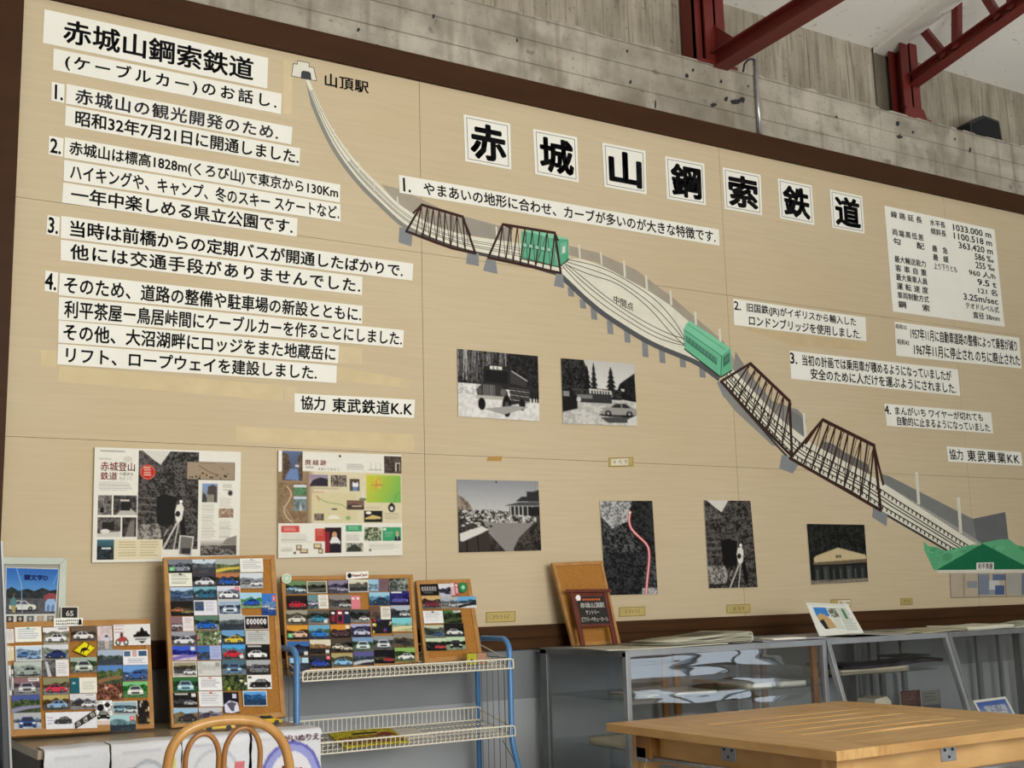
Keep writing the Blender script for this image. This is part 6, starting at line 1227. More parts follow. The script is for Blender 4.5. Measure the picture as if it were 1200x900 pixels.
# ================================================================== GLASS DISPLAY CASES
TZ = EYE-0.229
CYF, CYB = 4.06, 4.69
xc0 = atz(733, 762, TZ).x; xc0 = aty(733, 765, CYF).x
xc1 = aty(968, 754, CYF).x; xc2 = aty(1110, 744, CYF).x; xc3 = 6.35
P_ = 0.025
def case(x0, x1, slope, label, mt, top_mt, shelves, left_end, battens, batmt, wavy=False):
    root = empty('glass_display_case', ((x0+x1)/2, (CYF+CYB)/2, 0), label, 'display case', 'glass cases along the wall')
    zf = 0.42; yfb = CYF-slope
    obj('top_panel', B(((x0, CYF, TZ-0.006), (x1, CYB, TZ))), top_mt, root)
    obj('front_top_rail', B(((x0, CYF-0.002, TZ-P_), (x1, CYF+0.022, TZ-0.006))), mt, root, bevel=0.002)
    obj('back_top_rail', B(((x0, CYB-0.022, TZ-P_), (x1, CYB, TZ-0.006))), mt, root)
    for x in (x0, x1-0.022): obj('side_top_rail', B(((x, CYF, TZ-P_), (x+0.022, CYB, TZ-0.006))), 'alu_dark', root)
    for x in (x0, x1-P_*0.9):
        m = MB(); m.prism([(x, CYF-0.002, TZ-0.006), (x, yfb, zf), (x, yfb+0.028, zf), (x, CYF+0.026, TZ-0.006)], (P_*0.9, 0, 0)); obj('front_post', m, mt, root, bevel=0.002)
        obj('front_leg', B(((x, yfb, 0.0), (x+P_*0.9, yfb+0.028, zf))), mt, root)
        obj('back_post', B(((x, CYB-0.05, 0.0), (x+P_*0.9, CYB, TZ-0.006))), 'alu_dark', root, bevel=0.002)
    m = MB(); m.prism([(x0+0.02, CYF+0.010, TZ-P_), (x1-0.02, CYF+0.010, TZ-P_), (x1-0.02, yfb+0.014, zf), (x0+0.02, yfb+0.014, zf)], (0, 0.004, 0)); obj('front_glass', m, 'glass_wavy' if wavy else 'glass', root)
    for x in ((x0+0.008,) if left_end else ())+(x1-0.012,):
        m = MB(); m.prism([(x, CYF+0.02, TZ-P_), (x, yfb+0.024, zf), (x, CYB-0.05, zf), (x, CYB-0.05, TZ-P_)], (0.004, 0, 0)); obj('side_glass', m, 'glass', root)
    for z, d in shelves:
        s_ = slope*(TZ-z)/(TZ-zf)
        obj('glass_shelf', B(((x0+0.022, CYF-s_+d, z-0.006), (x1-0.024, CYB-0.05, z))), 'glass_shelf', root)
    obj('base_panel', B(((x0+0.02, yfb+0.02, zf-0.02), (x1-0.02, CYB-0.03, zf))), 'grey_panel', root)
    obj('lower_panel', B(((x0+0.02, yfb+0.012, 0.06), (x1-0.02, yfb+0.02, zf-0.02))), 'grey_panel', root)
    for px, w in battens:
        x = aty(px, 790, CYB-0.03).x
        obj('back_batten', B(((x, CYB-0.035, zf), (x+w, CYB-0.015, TZ-P_))), batmt, root)
    return root
sz1 = aty(731, 822, CYF).z; sz2 = aty(731, 881, CYF).z
case(xc0, xc1, 0.0, 'glass case with upright aluminium front posts, leftmost of the cases', 'alu', 'alu', [(sz1, 0.02), (sz2, 0.02)], True, [(776, 0.03), (790, 0.035)], 'wood_dark', True)
obj('end_batten', B(((xc1-0.062, CYF+0.03, 0.42), (xc1-0.032, CYF+0.05, TZ-P_))), 'wood_dark', bpy.data.objects['glass_display_case'])
sz3 = aty(1040, 784, 4.25).z
case(xc1+0.004, xc2, 0.16, 'glass case with a slanted front, in the middle behind the table', 'alu', 'alu', [(sz3, 0.10)], False, [(882, 0.03), (893, 0.03)], 'wood_dark')
case(xc2+0.004, xc3, 0.16, 'glass case at the right edge holding a small framed picture', 'alu_dark', 'alu_dark', [], False, [(1021, 0.02), (1032, 0.03), (1058, 0.03), (1147, 0.03), (1173, 0.02)], 'alu_dark')

# ---- sheets, papers and books
def sheet(name, quad, mt, label, cat, thick=0.002, n=14, wave=0.003, seed=1, roll=0.0, cv=None, group=None):
    """a sheet or a thin pile of paper lying on something: quad at its underside; one end may roll up"""
    TL, TR, BR, BL = [Vector(q) for q in quad]; r = random.Random(seed); ph = r.uniform(0, 6)
    m = MB(); nv = 8; vs, fs, cols = [], [], []
    a = cv.out() if cv else None
    if a is not None: n, nv = max(n, 40), 26
    for j in range(nv+1):
        for i in range(n+1):
            u, v = i/n, j/nv; p = TL*(1-u)*(1-v)+TR*u*(1-v)+BR*u*v+BL*(1-u)*v
            z = thick+wave*(0.6+0.6*math.sin(u*6+ph+v*2))*(0.4+0.6*abs(u-.5)*2)
            vs.append(p+Vector((0, 0, z)))
            if a is not None: cols.append(tuple(a[min(a.shape[0]-1, int(v*a.shape[0])), min(a.shape[1]-1, int(u*a.shape[1]))]))
    for j in range(nv):
        for i in range(n): k = j*(n+1)+i; fs.append((k, k+n+1, k+n+2, k+1))
    m.v, m.f, m.mi, m.c = [Vector(v) for v in vs], fs, [0]*len(fs), cols or [None]*len(vs)
    o = obj(name, m, 'print' if a is not None else mt, smooth=True); md = o.modifiers.new('solid', 'SOLIDIFY'); md.thickness = thick; md.offset = -1
    return props(o, label, cat, group)
def on_top(x0, x1, y0, y1, z, skew=0.0): return [(x0+skew, y1, z), (x1+skew, y1, z), (x1, y0, z), (x0, y0, z)]
def news(seed, bg='c9c6b4', ink='6a685e', pic_=True, k=60):
    c = Cv(50, 40, bg); c.lines(.05, .06, .95, .94, 16, ink, seed, .45, .6)
    for x in (.33, .66): c.rect(x-.01, .04, x+.01, .96, bg)
    if pic_: c.noise(c.m_rect(.36, .1, .64, .45), '55564e', 'a8a898', 3, seed)
    c.rect(.05, .03, .5, .10, '4a4a44'); return c
GN_ = 'newspapers lying on the glass cases'
xw = lambda px, y=4.3: aty(px, 745, y).x
sheet('newspaper', on_top(xw(690, 4.2), xw(845, 4.12), 4.075, 4.42, TZ+0.0003, 0.06), 'cream', 'flat pale newspaper under the folded one on the left case', 'newspaper', 0.004, wave=0.003, seed=1, cv=news(1), group=GN_)
# folded newspaper with one rounded end
def folded(x0, x1, ya, yb, z, h, label, seed):
    n = 10; r = random.Random(seed); m = MB(); layers = 4
    for L in range(layers):
        k = 1-L*0.16; cx = x1-h*0.6; pts = [(x0+0.02*L, z+0.003+L*0.004)]
        pts += [(cx-0.02, z+0.003+L*0.004)]
        for i in range(9): t = -math.pi/2+math.pi*i/8; pts.append((cx+h*0.5*k*math.cos(t), z+h*0.5+h*0.5*k*math.sin(t)*(1 if t < 0 else .92)))
        pts += [(cx-0.05, z+h*(.86-.1*L)), (x0+(x1-x0)*.55, z+h*(.62-.09*L)), (x0+(x1-x0)*.30+.02*L, z+h*(.5-.08*L)), (x0+.03+.03*L, z+0.014+.003*L)]
        vs = [(x, yb, zz) for x, zz in pts]+[(x-0.03, ya, zz) for x, zz in pts]; N = len(pts)
        cols = []
        for i in range(2*N): cols.append(hx(('8c8b7a', 'c9c7b4', 'd6d4c2', '6f6e60', 'b4b29e')[(L*2+i//2) % 5]))
        n0 = len(m.v); m.v += [Vector(v) for v in vs]; m.c += cols
        for i in range(N-1): m.f.append((n0+i, n0+i+1, n0+N+i+1, n0+N+i)); m.mi.append(0)
    o = obj('newspaper', m, 'print', smooth=True); md = o.modifiers.new('solid', 'SOLIDIFY'); md.thickness = 0.0015; md.offset = 0
    return props(o, label, 'newspaper', GN_)
nf = folded(xw(768, 4.2), xw(866, 4.2), 4.38, 4.10, TZ+0.006, aty(850, 740, 4.15).z-TZ-.006, 'thick folded newspaper with a rolled end on the left case', 2)
m = MB()
for i in range(7): xx = xw(812, 4.2)+.022*i; zz = TZ+.006+(aty(850, 740, 4.15).z-TZ-.006)*(.66+.032*i); m.flat([(xx, 4.16, zz+.004), (xx+.015, 4.16, zz+.005), (xx-.004, 4.30, zz+.005), (xx-.019, 4.30, zz+.004)], facing=Vector((0, 0, 1)))
obj('masthead', m, 'ink_grey', nf)
sheet('newspaper', on_top(xw(872, 4.2), xw(945, 4.2), 4.08, 4.40, TZ+0.0003, 0.05), 'paper', 'dark printed magazine flat beside the rolled newspaper', 'newspaper', 0.006, wave=0.004, seed=4, cv=news(5, '9a98a0', '33333a'), group=GN_)
sheet('newspaper', on_top(xw(900, 4.1), xw(938, 4.1), 4.065, 4.18, TZ+0.0075, 0.02), 'paper', 'small cream pad at the front of the left case, beside the leaning page', 'paper', 0.006, wave=0.0005, seed=5)
sheet('newspaper', on_top(xw(975, 4.2), xw(1050, 4.2), 4.08, 4.45, TZ+0.0003, 0.08), 'paper', 'crumpled grey newspaper at the foot of the leaning page', 'newspaper', 0.003, wave=0.012, seed=6, cv=news(6, 'a8a69c', '5a5850'), group=GN_)
sheet('newspaper', on_top(xw(1058, 4.2), xw(1108, 4.2), 4.08, 4.42, TZ+0.0003, 0.04), 'paper', 'yellowish newspaper lying at the right end of the middle case', 'newspaper', 0.004, wave=0.007, seed=7, cv=news(7, 'b8b498', '77745c'), group=GN_)
sheet('newspaper', on_top(xw(1112, 4.2), xw(1166, 4.2), 4.08, 4.36, TZ+0.0003, 0.03), 'paper', 'thick pale folded newspaper on the right case', 'newspaper', 0.018, wave=0.003, seed=8, cv=news(8, 'd4d2c0', '99978a', False), group=GN_)
sheet('newspaper', on_top(xw(1168, 4.2), xw(1235, 4.2), 4.08, 4.42, TZ+0.0003, 0.05), 'paper', 'loose greenish newspaper at the right edge of the photo', 'newspaper', 0.006, wave=0.016, seed=9, cv=news(9, 'c0c2b0', '666a5c'), group=GN_)
# leaning page on a stand
PN = Plane((986, 744.5), atz(986, 744.5, TZ+0.008).y, (970, 708), atz(986, 744.5, TZ+0.008).y+0.08)
c = Cv(70, 70, 'd9dad2'); c.rect(.12, .14, .42, .42, '3a7ac0'); c.poly([(.12, .42), (.22, .32), (.32, .36), (.42, .52), (.46, .78), (.2, .8)], 'b89a6a'); c.poly([(.14, .55), (.25, .5), (.28, .8), (.2, .8)], '222428'); c.noise(c.m_rect(.44, .16, .64, .46), '4a4c44', 'c0c0b4', 2, 5, 1.8); c.lines(.66, .15, .94, .9, 15, '6a7a6a', 3, .4, .6); c.lines(.46, .5, .66, .84, 8, '7a8a7a', 4, .4, .6); c.rect(.76, .18, .82, .5, '4a7a5a').rect(.04, .04, .9, .08, 'c4c8c0')
q = [PN.at(x, y) for x, y in [(944, 706.5), (993, 708.5), (1012, 742), (960, 746)]]
pg = props(picture('newspaper_page', q, c, 'print', 0.003), 'newspaper page with a blue photo leaning on the wall above the middle case', 'newspaper')
# inside the cases
zi = sz1+0.0005
sheet('book', on_top(aty(862, 809, 4.2).x, aty(890, 809, 4.2).x, 4.12, 4.34, zi, .02), 'cream', 'cream notebook on the left case shelf, left of two', 'book', 0.02, wave=0.0005, seed=2)
sheet('book', on_top(aty(900, 806, 4.2).x, aty(930, 806, 4.2).x, 4.12, 4.34, zi, .02), 'paper', 'white notebook on the left case shelf, right of two', 'book', 0.018, wave=0.0005, seed=3)
sheet('paper_sheet', on_top(aty(680, 818, 4.5).x+.08, aty(745, 818, 4.3).x, 4.14, 4.45, zi, .03), 'cream', 'beige sheet at the left end of the left case shelf', 'paper', 0.004, wave=0.004, seed=3)
sheet('paper_sheet', on_top(aty(775, 818, 4.2).x, aty(824, 818, 4.2).x, 4.11, 4.36, zi, .03), 'paper', 'pale papers in the middle of the left case shelf', 'paper', 0.008, wave=0.003, seed=5)
m = MB(); 
sheet('magazine', on_top(aty(838, 808, 4.4).x, aty(862, 808, 4.4).x+.1, 4.36, 4.58, zi, .02), 'wood_dark', 'brown magazine at the back of the left case shelf', 'magazine', 0.012, wave=0.006, seed=4)
sheet('paper_sheet', on_top(aty(708, 876, 4.25).x, aty(740, 876, 4.25).x+.12, 4.12, 4.40, sz2+0.0005, .03), 'cream', 'small pile of papers on the lower shelf of the left case', 'paper', 0.025, wave=0.001, seed=6)
zi = sz3+0.0005
sheet('magazine', on_top(aty(972, 781, 4.3).x, aty(1050, 781, 4.3).x, 4.22, 4.5, zi, .03), 'cream', 'cream folder under the dark magazines in the middle case', 'folder', 0.012, wave=0.001, seed=6)
c = Cv(40, 20, '2c2634'); c.noise(None, '1e1a24', '3c3444', 3, 4); c.lines(.1, .1, .6, .4, 3, '998', 3)
sheet('magazine', on_top(aty(968, 778, 4.3).x, aty(1085, 778, 4.3).x, 4.19, 4.45, zi+.014, .02), 'black', 'dark purple open magazine on the shelf of the middle case', 'magazine', 0.014, wave=0.012, seed=8, cv=c)
sheet('magazine', on_top(aty(1035, 772, 4.4).x, aty(1068, 772, 4.4).x, 4.28, 4.44, zi+.046, .0), 'black', 'small black booklet on top of the dark purple magazine', 'magazine', 0.008, wave=0.001, seed=9)
def standing(quadpx, Y, col, name, label, cat, cv=None):
    q = [aty(x, y, Y) for x, y in quadpx]
    if cv is None: cv = Cv(20, 16, col)
    return props(picture(name, q, cv, 'print', 0.004), label, cat)
zbase = 0.4205
def stand_px(x0, x1, ytop, Y, cv, name, label, cat):
    a, b = aty(x0, ytop, Y), aty(x1, ytop, Y); z = (a.z+b.z)/2
    q = [Vector((a.x, Y, z)), Vector((b.x, Y, z)), Vector((b.x, Y, zbase)), Vector((a.x, Y, zbase))]
    return props(picture(name, q, cv, 'print', 0.006), label, cat)
c = Cv(36, 60, '5a2830'); c.noise(None, '4a2028', '6a3038', 3, 4); c.rect(.1, .28, .9, .4, '3a1a24').lines(.1, .05, .9, .22, 3, '9a7a70', 4)
stand_px(1054, 1077, 809, 4.45, c, 'leaflet', 'dark red leaflet standing inside the middle case', 'leaflet')
c = Cv(36, 60, '5a5e66'); c.rect(.05, .02, .95, .3, '8a8a84').lines(.12, .06, .9, .26, 3, '444', 4); c.rect(.05, .34, .95, .9, '4a5068')
stand_px(1079, 1100, 809, 4.45, c, 'leaflet', 'pale headed leaflet standing beside the dark red one', 'leaflet')
m = MB(); a = aty(1018, 824, 4.4); b = aty(1045, 824, 4.4); m.prism([(a.x, 4.4, zbase), (b.x, 4.4, zbase), (b.x, 4.4, a.z+.0), (b.x-.03, 4.4, a.z+.025), (a.x+.05, 4.4, a.z+.015)], (0, 0.12, 0)); props(obj('paper_bag', m, 'cream', bevel=.004), 'pale paper parcel at the bottom of the middle case', 'parcel')
PP = Plane((1165, 836), 4.12, (1160, 818), 4.128)
Qp = [(1140, 821), (1178.5, 816), (1196, 848), (1158, 854)]

TL, TR, BR, BL = [PP.at(x, y) for x, y in Qp]
# carry the frame down to the floor of the case
dn = (BL-TL); t_ = (TL.z-zbase)/(-(dn.z)); BL = TL+dn*t_; BR = TR+(BR-TR)*((TR.z-zbase)/(-(BR-TR).z))
root = empty('small_picture_frame', (BL+BR)/2, 'small white frame with a blue picture leaning inside the right case', 'picture frame')
ux, uy = (TR-TL).normalized(), (BL-TL).normalized(); fw = 0.014
iTL, iTR, iBR, iBL = k(TL, fw, fw), k(TR, -fw, fw), k(BR, -fw, -fw), k(BL, fw, -fw)
k = lambda p, a, b: p+ux*a+uy*b
iTL, iTR, iBR, iBL = k(TL, fw, fw), k(TR, -fw, fw), k(BR, -fw, -fw), k(BL, fw, -fw)
for a, b, c_, d in ((TL, TR, iTR, iTL), (iBL, iBR, BR, BL), (TL, iTL, iBL, BL), (iTR, TR, BR, iBR)):
    m = MB(); m.prism([a, b, c_, d], -PP.n*0.012); obj('frame_rail', m, 'paper', root, bevel=0.0015)
c = Cv(40, 70, '8a98b8'); c.grad(0, 0, 1, .4, '3a5ab0', '9aa8c8'); c.noise(c.m_rect(.2, .12, .9, .4), '8a90a8', 'c8ccd8', 4, 4); c.noise(c.m_rect(0, .4, 1, 1), '5a6a7a', '8a98a0', 4, 6)
picture('picture_print', [iTL-PP.n*.004, iTR-PP.n*.004, iBR-PP.n*.004, iBL-PP.n*.004], c, 'print', 0.001, root)

# ---- cork board with a sign on the left case
PE = Plane((700, 755), 4.61, (680, 658), 4.69)
Qe = [(647, 659.5), (706, 657), (727.7, 754.2), (672.2, 757.4)]
TL, TR, BR, BL = [PE.at(x, y) for x, y in Qe]
corkboard(Qe, PE, 0.016, 'bare cork board leaning on the wall above the left glass case')
Qs = [(665.5, 691.5), (714.5, 691), (727.4, 754.6), (678.4, 756.8)]
PSg = Plane((700, 756), 4.545, (690, 691), 4.61)
TL, TR, BR, BL = [PSg.at(x, y) for x, y in Qs]; n_ = PSg.n
root = empty('easel_sign', (BL+BR)/2, 'red brown easel with a black sign in front of the bare cork board', 'sign')
at = lambda u, v, o=0.0: TL*(1-u)*(1-v)+TR*u*(1-v)+BR*u*v+BL*(1-u)*v+n_*o
def bar_uv(u0, v0, u1, v1, nm, o=0.0, th=0.012, mt='red_wood'):
    m = MB(); m.prism([at(u0, v0, o), at(u1, v0, o), at(u1, v1, o), at(u0, v1, o)], -n_*th); return obj(nm, m, mt, root, bevel=.001)
bar_uv(-.04, -.01, 1.04, .045, 'top_bar', .004); bar_uv(.06, .04, .16, 1, 'upright'); bar_uv(.84, .04, .94, 1, 'upright'); bar_uv(.16, .62, .84, .67, 'cross_bar')
sg = bar_uv(.15, .12, .85, .62, 'sign_plate', -.002, .006, 'plate_black')
bar_uv(.16, .045, .84, .12, 'header_panel', -.004, .006)
m = MB(); qs = [at(.15, .12, -.0015), at(.85, .12, -.0015), at(.85, .62, -.0015), at(.15, .62, -.0015)]
for tx, u0, u1, v0, v1 in (('赤城山頂駅', .1, .93, .22, .42), ('サントリー', .24, .70, .50, .66), ('ビアバーベキューホール', .06, .96, .74, .92)): letter(m, tx, qs, u0, u1, v0, v1, .035, 0, n_*.0006)
obj('lettering', m, 'ink_white', sg)
m = MB(); letter(m, '標高千四百米', qs, .2, .85, .07, .15, .02, 0, n_*.0006)
m = MB()
for i in range(8): u = .22+i*.078; vs = lambda u, v: qs[0]*(1-u)*(1-v)+qs[1]*u*(1-v)+qs[2]*u*v+qs[3]*(1-u)*v+n_*.0008; m.flat([vs(u, .08), vs(u+.045, .08), vs(u+.045, .15), vs(u, .15)])
obj('small_lettering', m, 'ink_orange', sg)
m = MB(); ctr = at(.20, .155, .0005); m.prism([ctr+ux*0.014*math.cos(t)+Vector((0, 0, 1))*0.016*math.sin(t) for t in [i*math.pi/8 for i in range(16)]], -n_*.002); obj('round_emblem', m, 'ink_white', sg)

# ================================================================== STEEL ROOF TRUSSES, PIPE, SPEAKER
def hcol(px0, px1, pxm, Y0, dep, ztop, root):
    a = aty(px0, 60, Y0-dep).x
    return a
def truss(label, x0, w, y0, dep, ztop, foot):
    root = empty('steel_truss', (x0+w/2, y0-dep/2, LZ), label, 'roof truss', 'red steel roof trusses'); return root
# the left one
tx = aty(822, 60, 4.84).x; tw = aty(845, 60, 4.84).x-tx; yA, yB = 4.80, 4.93
root = empty('steel_truss', (tx+tw/2, 4.86, LZ), 'red steel truss with a thick column, left of the two', 'roof truss', 'red steel roof trusses')
zr = lambda y: roof_z(y)-0.005
xl = aty(799, 40, 4.93).x
m = MB(); m.box((tx-.0, yA, LZ+.018), (tx+tw, yA+.012, zr(4.93))); m.box((tx+tw*.45, yA, LZ+.018), (tx+tw*.55, yB, zr(4.93))); m.box((tx-.0, yB-.012, LZ+.018), (tx+tw, yB, zr(4.93))); obj('column', m, 'steel', root)
m = MB(); m.box((xl, yA+.03, LZ+.018), (xl+.012, yB, zr(4.94))); m.box((xl, yA+.03, LZ+.018), (tx, yA+.042, zr(4.94))); obj('column_plate', m, 'steel', root)
obj('base_plate', B(((xl-.03, yA-.03, LZ), (tx+tw+.05, yB+.01, LZ+.018))), 'steel', root)
ch = aty(838, 74, 4.80)
def ibeam(p, q, w, h, up=(0, 0, 1), t=0.008):
    p, q, up = Vector(p), Vector(q), Vector(up); d = (q-p).normalized(); sd = d.cross(up).normalized(); u = sd.cross(d).normalized(); m = MB()
    m.bar(p+u*(h/2-t/2), q+u*(h/2-t/2), w, t, u); m.bar(p-u*(h/2-t/2), q-u*(h/2-t/2), w, t, u); m.bar(p, q, t, h-t*2, u); return m
c0 = Vector((tx+tw*.5, 4.86, aty(838, 73, 4.80).z)); c1 = c0+Vector((0, -6.6, 6.6*0.035))
obj('bottom_chord', ibeam(c0, c1, 0.10, 0.10), 'steel', root)
obj('gusset_plate', MB().prism([(tx+tw*.45, 4.86, c0.z+.02), (tx+tw*.45, 4.62, c0.z+.055), (tx+tw*.45, 4.80, c0.z+.22), (tx+tw*.45, 4.90, c0.z+.22)], (.012, 0, 0)), 'steel', root)
c2 = Vector((c0.x, 4.86, zr(4.86)-.06)); c3 = Vector((c0.x, -1.7, zr(-1.7)-.06)); obj('top_chord', ibeam(c2, c3, 0.10, 0.09), 'steel', root)
for i in range(2, 6):
    t0, t1 = (i+.15)/6, (i+.6)/6; obj('web_member', MB().bar(c2.lerp(c3, t0+.0), c0.lerp(c1, t1), .05, .05), 'steel', root)
    obj('web_member', MB().bar(c0.lerp(c1, t1), c2.lerp(c3, t1), .05, .05), 'steel', root)
# the right one
tx = aty(1058, 90, 4.80).x; tw = aty(1077, 90, 4.80).x-tx; yA, yB = 4.80, 4.90
root = empty('steel_truss', (tx+tw/2, 4.85, LZ), 'red steel truss with open web members, right of the two', 'roof truss', 'red steel roof trusses')
m = MB(); m.box((tx, yA, LZ+.016), (tx+tw, yA+.010, zr(4.86))); m.box((tx+tw*.45, yA, LZ+.016), (tx+tw*.55, yB, zr(4.86))); m.box((tx, yB-.010, LZ+.016), (tx+tw, yB, zr(4.9))); obj('column', m, 'steel', root)
obj('base_plate', B(((tx-.02, yA-.022, LZ), (tx+tw+.05, yB+.02, LZ+.016))), 'steel', root)
m = MB(); m.prism([(tx-.02, yA-.012, LZ+.016), (tx+tw+.03, yA-.012, LZ+.016), (tx+tw, yA-.012, LZ+.08), (tx, yA-.012, LZ+.08)], (0, .012, 0)); obj('foot_bracket', m, 'steel', root)
c0 = Vector((tx+tw*.6, 4.82, aty(1076, 97, 4.80).z)); c1 = c0+Vector((0, -6.5, 6.5*.205)); obj('bottom_chord', ibeam(c0, c1, .085, .075), 'steel', root)
c2 = Vector((c0.x, 4.82, zr(4.82)+.035)); c3 = Vector((c0.x, -1.7, zr(-1.7)+.035))
obj('top_chord', ibeam(c2, c3, .07, .04), 'steel', root)
def at_chord(px, which):
    best = None
    A, Bq = (c0, c1) if which == 0 else (c2, c3)
    for i in range(400):
        t = i/400; p = A.lerp(Bq, t)-Vector((0, 0, EYE)); X = 600+F*p.dot(RIGHT)/p.dot(FWD)
        if best is None or abs(X-px) < best[0]: best = (abs(X-px), t)
    return A.lerp(Bq, best[1])
for a, b in ((1108, 1080), (1121, 1122), (1172, 1146), (1186, 1188)): obj('web_member', MB().bar(at_chord(a, 0), at_chord(b, 1), .045, .045), 'steel', root)
for i in range(4):
    t = .3+i*.18; obj('web_member', MB().bar(c0.lerp(c1, t+.08), c2.lerp(c3, t), .045, .045), 'steel', root); obj('web_member', MB().bar(c0.lerp(c1, t+.1), c2.lerp(c3, t+.1), .045, .045), 'steel', root)
# conduit pipe
root = empty('conduit_pipe', aty(890, 160, 4.765), 'thin grey conduit pipe with a curled cable end on the concrete', 'pipe')
p0, p1 = aty(890.5, 161, 4.762), aty(884, 71, 4.762)
obj('pipe', MB().tube([p0, (p0.x, 4.762, p1.z)], 0.0125, 10), 'zinc', root, smooth=True)
pts = [Vector((p0.x, 4.762, p1.z-.02))]+[aty(x, y, 4.762) for x, y in [(884, 70), (880, 69), (876, 70.5), (872.5, 75), (871, 84)]]
obj('cable_end', MB().tube(pts, 0.006, 8), 'black', root, smooth=True)
# loudspeaker on the ledge
sx0, sx1 = aty(1135, 150, 4.84).x, aty(1170, 150, 4.84).x; z0 = LZ+.001; z1 = aty(1150, 136, 4.84).z
root = empty('loudspeaker', ((sx0+sx1)/2, 4.86, z0), 'black wedge shaped loudspeaker on the concrete ledge', 'speaker')
dz = z1-z0
m = MB(); m.prism([(sx0, 4.82, z0), (sx1+.01, 4.82, z0), (sx1-.01, 4.82, z1-.01), (sx0+(sx1-sx0)*.45, 4.82, z1), (sx0-.01, 4.82, z0+dz*.55)], (0, .11, 0)); obj('cabinet', m, 'black', root, bevel=.006)
m = MB(); m.prism([(sx0+.02, 4.817, z0+.015), (sx1-.015, 4.817, z0+.015), (sx1-.03, 4.817, z1-.03), (sx0+(sx1-sx0)*.47, 4.817, z1-.02), (sx0+.015, 4.817, z0+dz*.52)], (0, .004, 0)); obj('grille', m, mat('speaker_cloth', hx('101216'), .9), root)

# ================================================================== WOODEN TABLE
TT = EYE-0.465
L_, N_, F_ = atz(704, 848, TT), atz(987, 879.5, TT), atz(983, 821.5, TT)
E2 = atz(1200, 857, TT)
tx0 = (L_.x+N_.x)/2; ty1 = (L_.y+F_.y)/2; ty0 = N_.y; tx1 = F_.x+0.02
root = empty('wooden_table', ((tx0+tx1)/2, (ty0+ty1)/2, 0), 'square pine table with planked inset top and steel rods', 'table')
TH = 0.030
i0, i1 = atz(825, 849, TT), atz(971, 864, TT)
ix0 = (i0.x+i1.x)/2; iy0, iy1 = i1.y, i0.y; ix1 = tx1-(ix0-tx0)
wL = ix0-tx0
obj('top_board', B(((tx0, ty0, TT-TH), (ix0, ty1, TT))), 'wood_y', root, bevel=.003); obj('top_board', B(((ix1, ty0, TT-TH), (tx1, ty1, TT))), 'wood_y', root, bevel=.003)
obj('top_board', B(((ix0, ty0, TT-TH), (ix1, iy0, TT))), 'wood', root, bevel=.003); obj('top_board', B(((ix0, iy1, TT-TH), (ix1, ty1, TT))), 'wood', root, bevel=.003)
nP = 5; hw = (iy1-iy0)/nP
for i in range(nP):
    y = iy0+hw*i; m = MB(); nn = 16
    pr = []
    for j in range(nn+1):                       # planks slightly cupped, the nearest warped up at its edge
        u = j/nn; pr.append(u)
    lift = 0.006 if i == 0 else 0.0015
    vs = []; g = 0.009
    for u in pr:
        x = ix0+.003+(ix1-ix0-.006)*u; b_ = lift*math.sin(math.pi*u)
        vs += [(x, y+g*.5, TT-TH*.8), (x, y+hw-g*.5, TT-TH*.8), (x, y+hw-g*.5, TT-.001), (x, y+g*.5, TT-.001+b_)]
    fs = [(0, 1, 2, 3), tuple(4*nn+q for q in (3, 2, 1, 0))]
    for j in range(nn):
        for e in range(4): a_, b2_ = 4*j+e, 4*j+(e+1) % 4; fs.append((a_, a_+4, b2_+4, b2_))
    m.add(vs, fs); obj('top_plank', m, 'wood', root, bevel=.0025)
obj('inset_bed', B(((ix0-.02, iy0-.02, TT-TH-.012), (ix1+.02, iy1+.02, TT-TH))), 'wood_dark', root)
ap = 0.10; az1 = TT-TH; az0 = az1-ap; ins = 0.075
obj('apron', B(((tx0+ins, ty0+ins+.03, az0), (tx0+ins+.025, ty1-ins-.03, az1))), 'wood_y', root, bevel=.002); obj('apron', B(((tx1-ins-.025, ty0+ins+.03, az0), (tx1-ins, ty1-ins-.03, az1))), 'wood_y', root, bevel=.002)
obj('apron', B(((tx0+ins+.03, ty0+ins, az0), (tx1-ins-.03, ty0+ins+.025, az1))), 'wood', root, bevel=.002); obj('apron', B(((tx0+ins+.03, ty1-ins-.025, az0), (tx1-ins-.03, ty1-ins, az1))), 'wood', root, bevel=.002)
for x in (tx0+ins-.01, tx1-ins-.06):
    for y in (ty0+ins-.01, ty1-ins-.06): obj('leg', B(((x, y, 0), (x+.07, y+.07, az1))), 'wood_dark' if (x > 3 and y > 3) else 'wood', root, bevel=.004)
obj('corner_block', B(((tx0+.03, ty1-ins-.14, az0+.02), (tx0+ins, ty1-ins-.06, az1))), 'wood_dark', root, bevel=.002)
p = atx(854, 874, tx0+ins); m = MB(); m.box((tx0+ins-.004, p.y-.035, az1-.055), (tx0+ins, p.y+.035, az1-.004)); pl_ = obj('steel_plate', m, 'zinc', root, bevel=.001)
for dy, dzz in ((-.018, -.02), (.018, -.02), (0, -.042)): obj('screw', MB().lathe((tx0+ins-.004, p.y+dy, az1+dzz), [(.005, -.001), (.005, .001)], 10, 0, 'Y'), 'black', pl_)
p = aty(1110, 874, ty0+ins); m = MB(); m.box((p.x-.035, ty0+ins-.004, az1-.055), (p.x+.035, ty0+ins, az1-.004)); pl_ = obj('steel_plate', m, 'zinc', root, bevel=.001)
for dx, dzz in ((-.018, -.02), (.018, -.02), (0, -.042)): obj('screw', MB().lathe((p.x+dx, ty0+ins-.005, az1+dzz), [(.005, -.001), (.005, .001)], 10, 0, 'Y'), 'black', pl_)
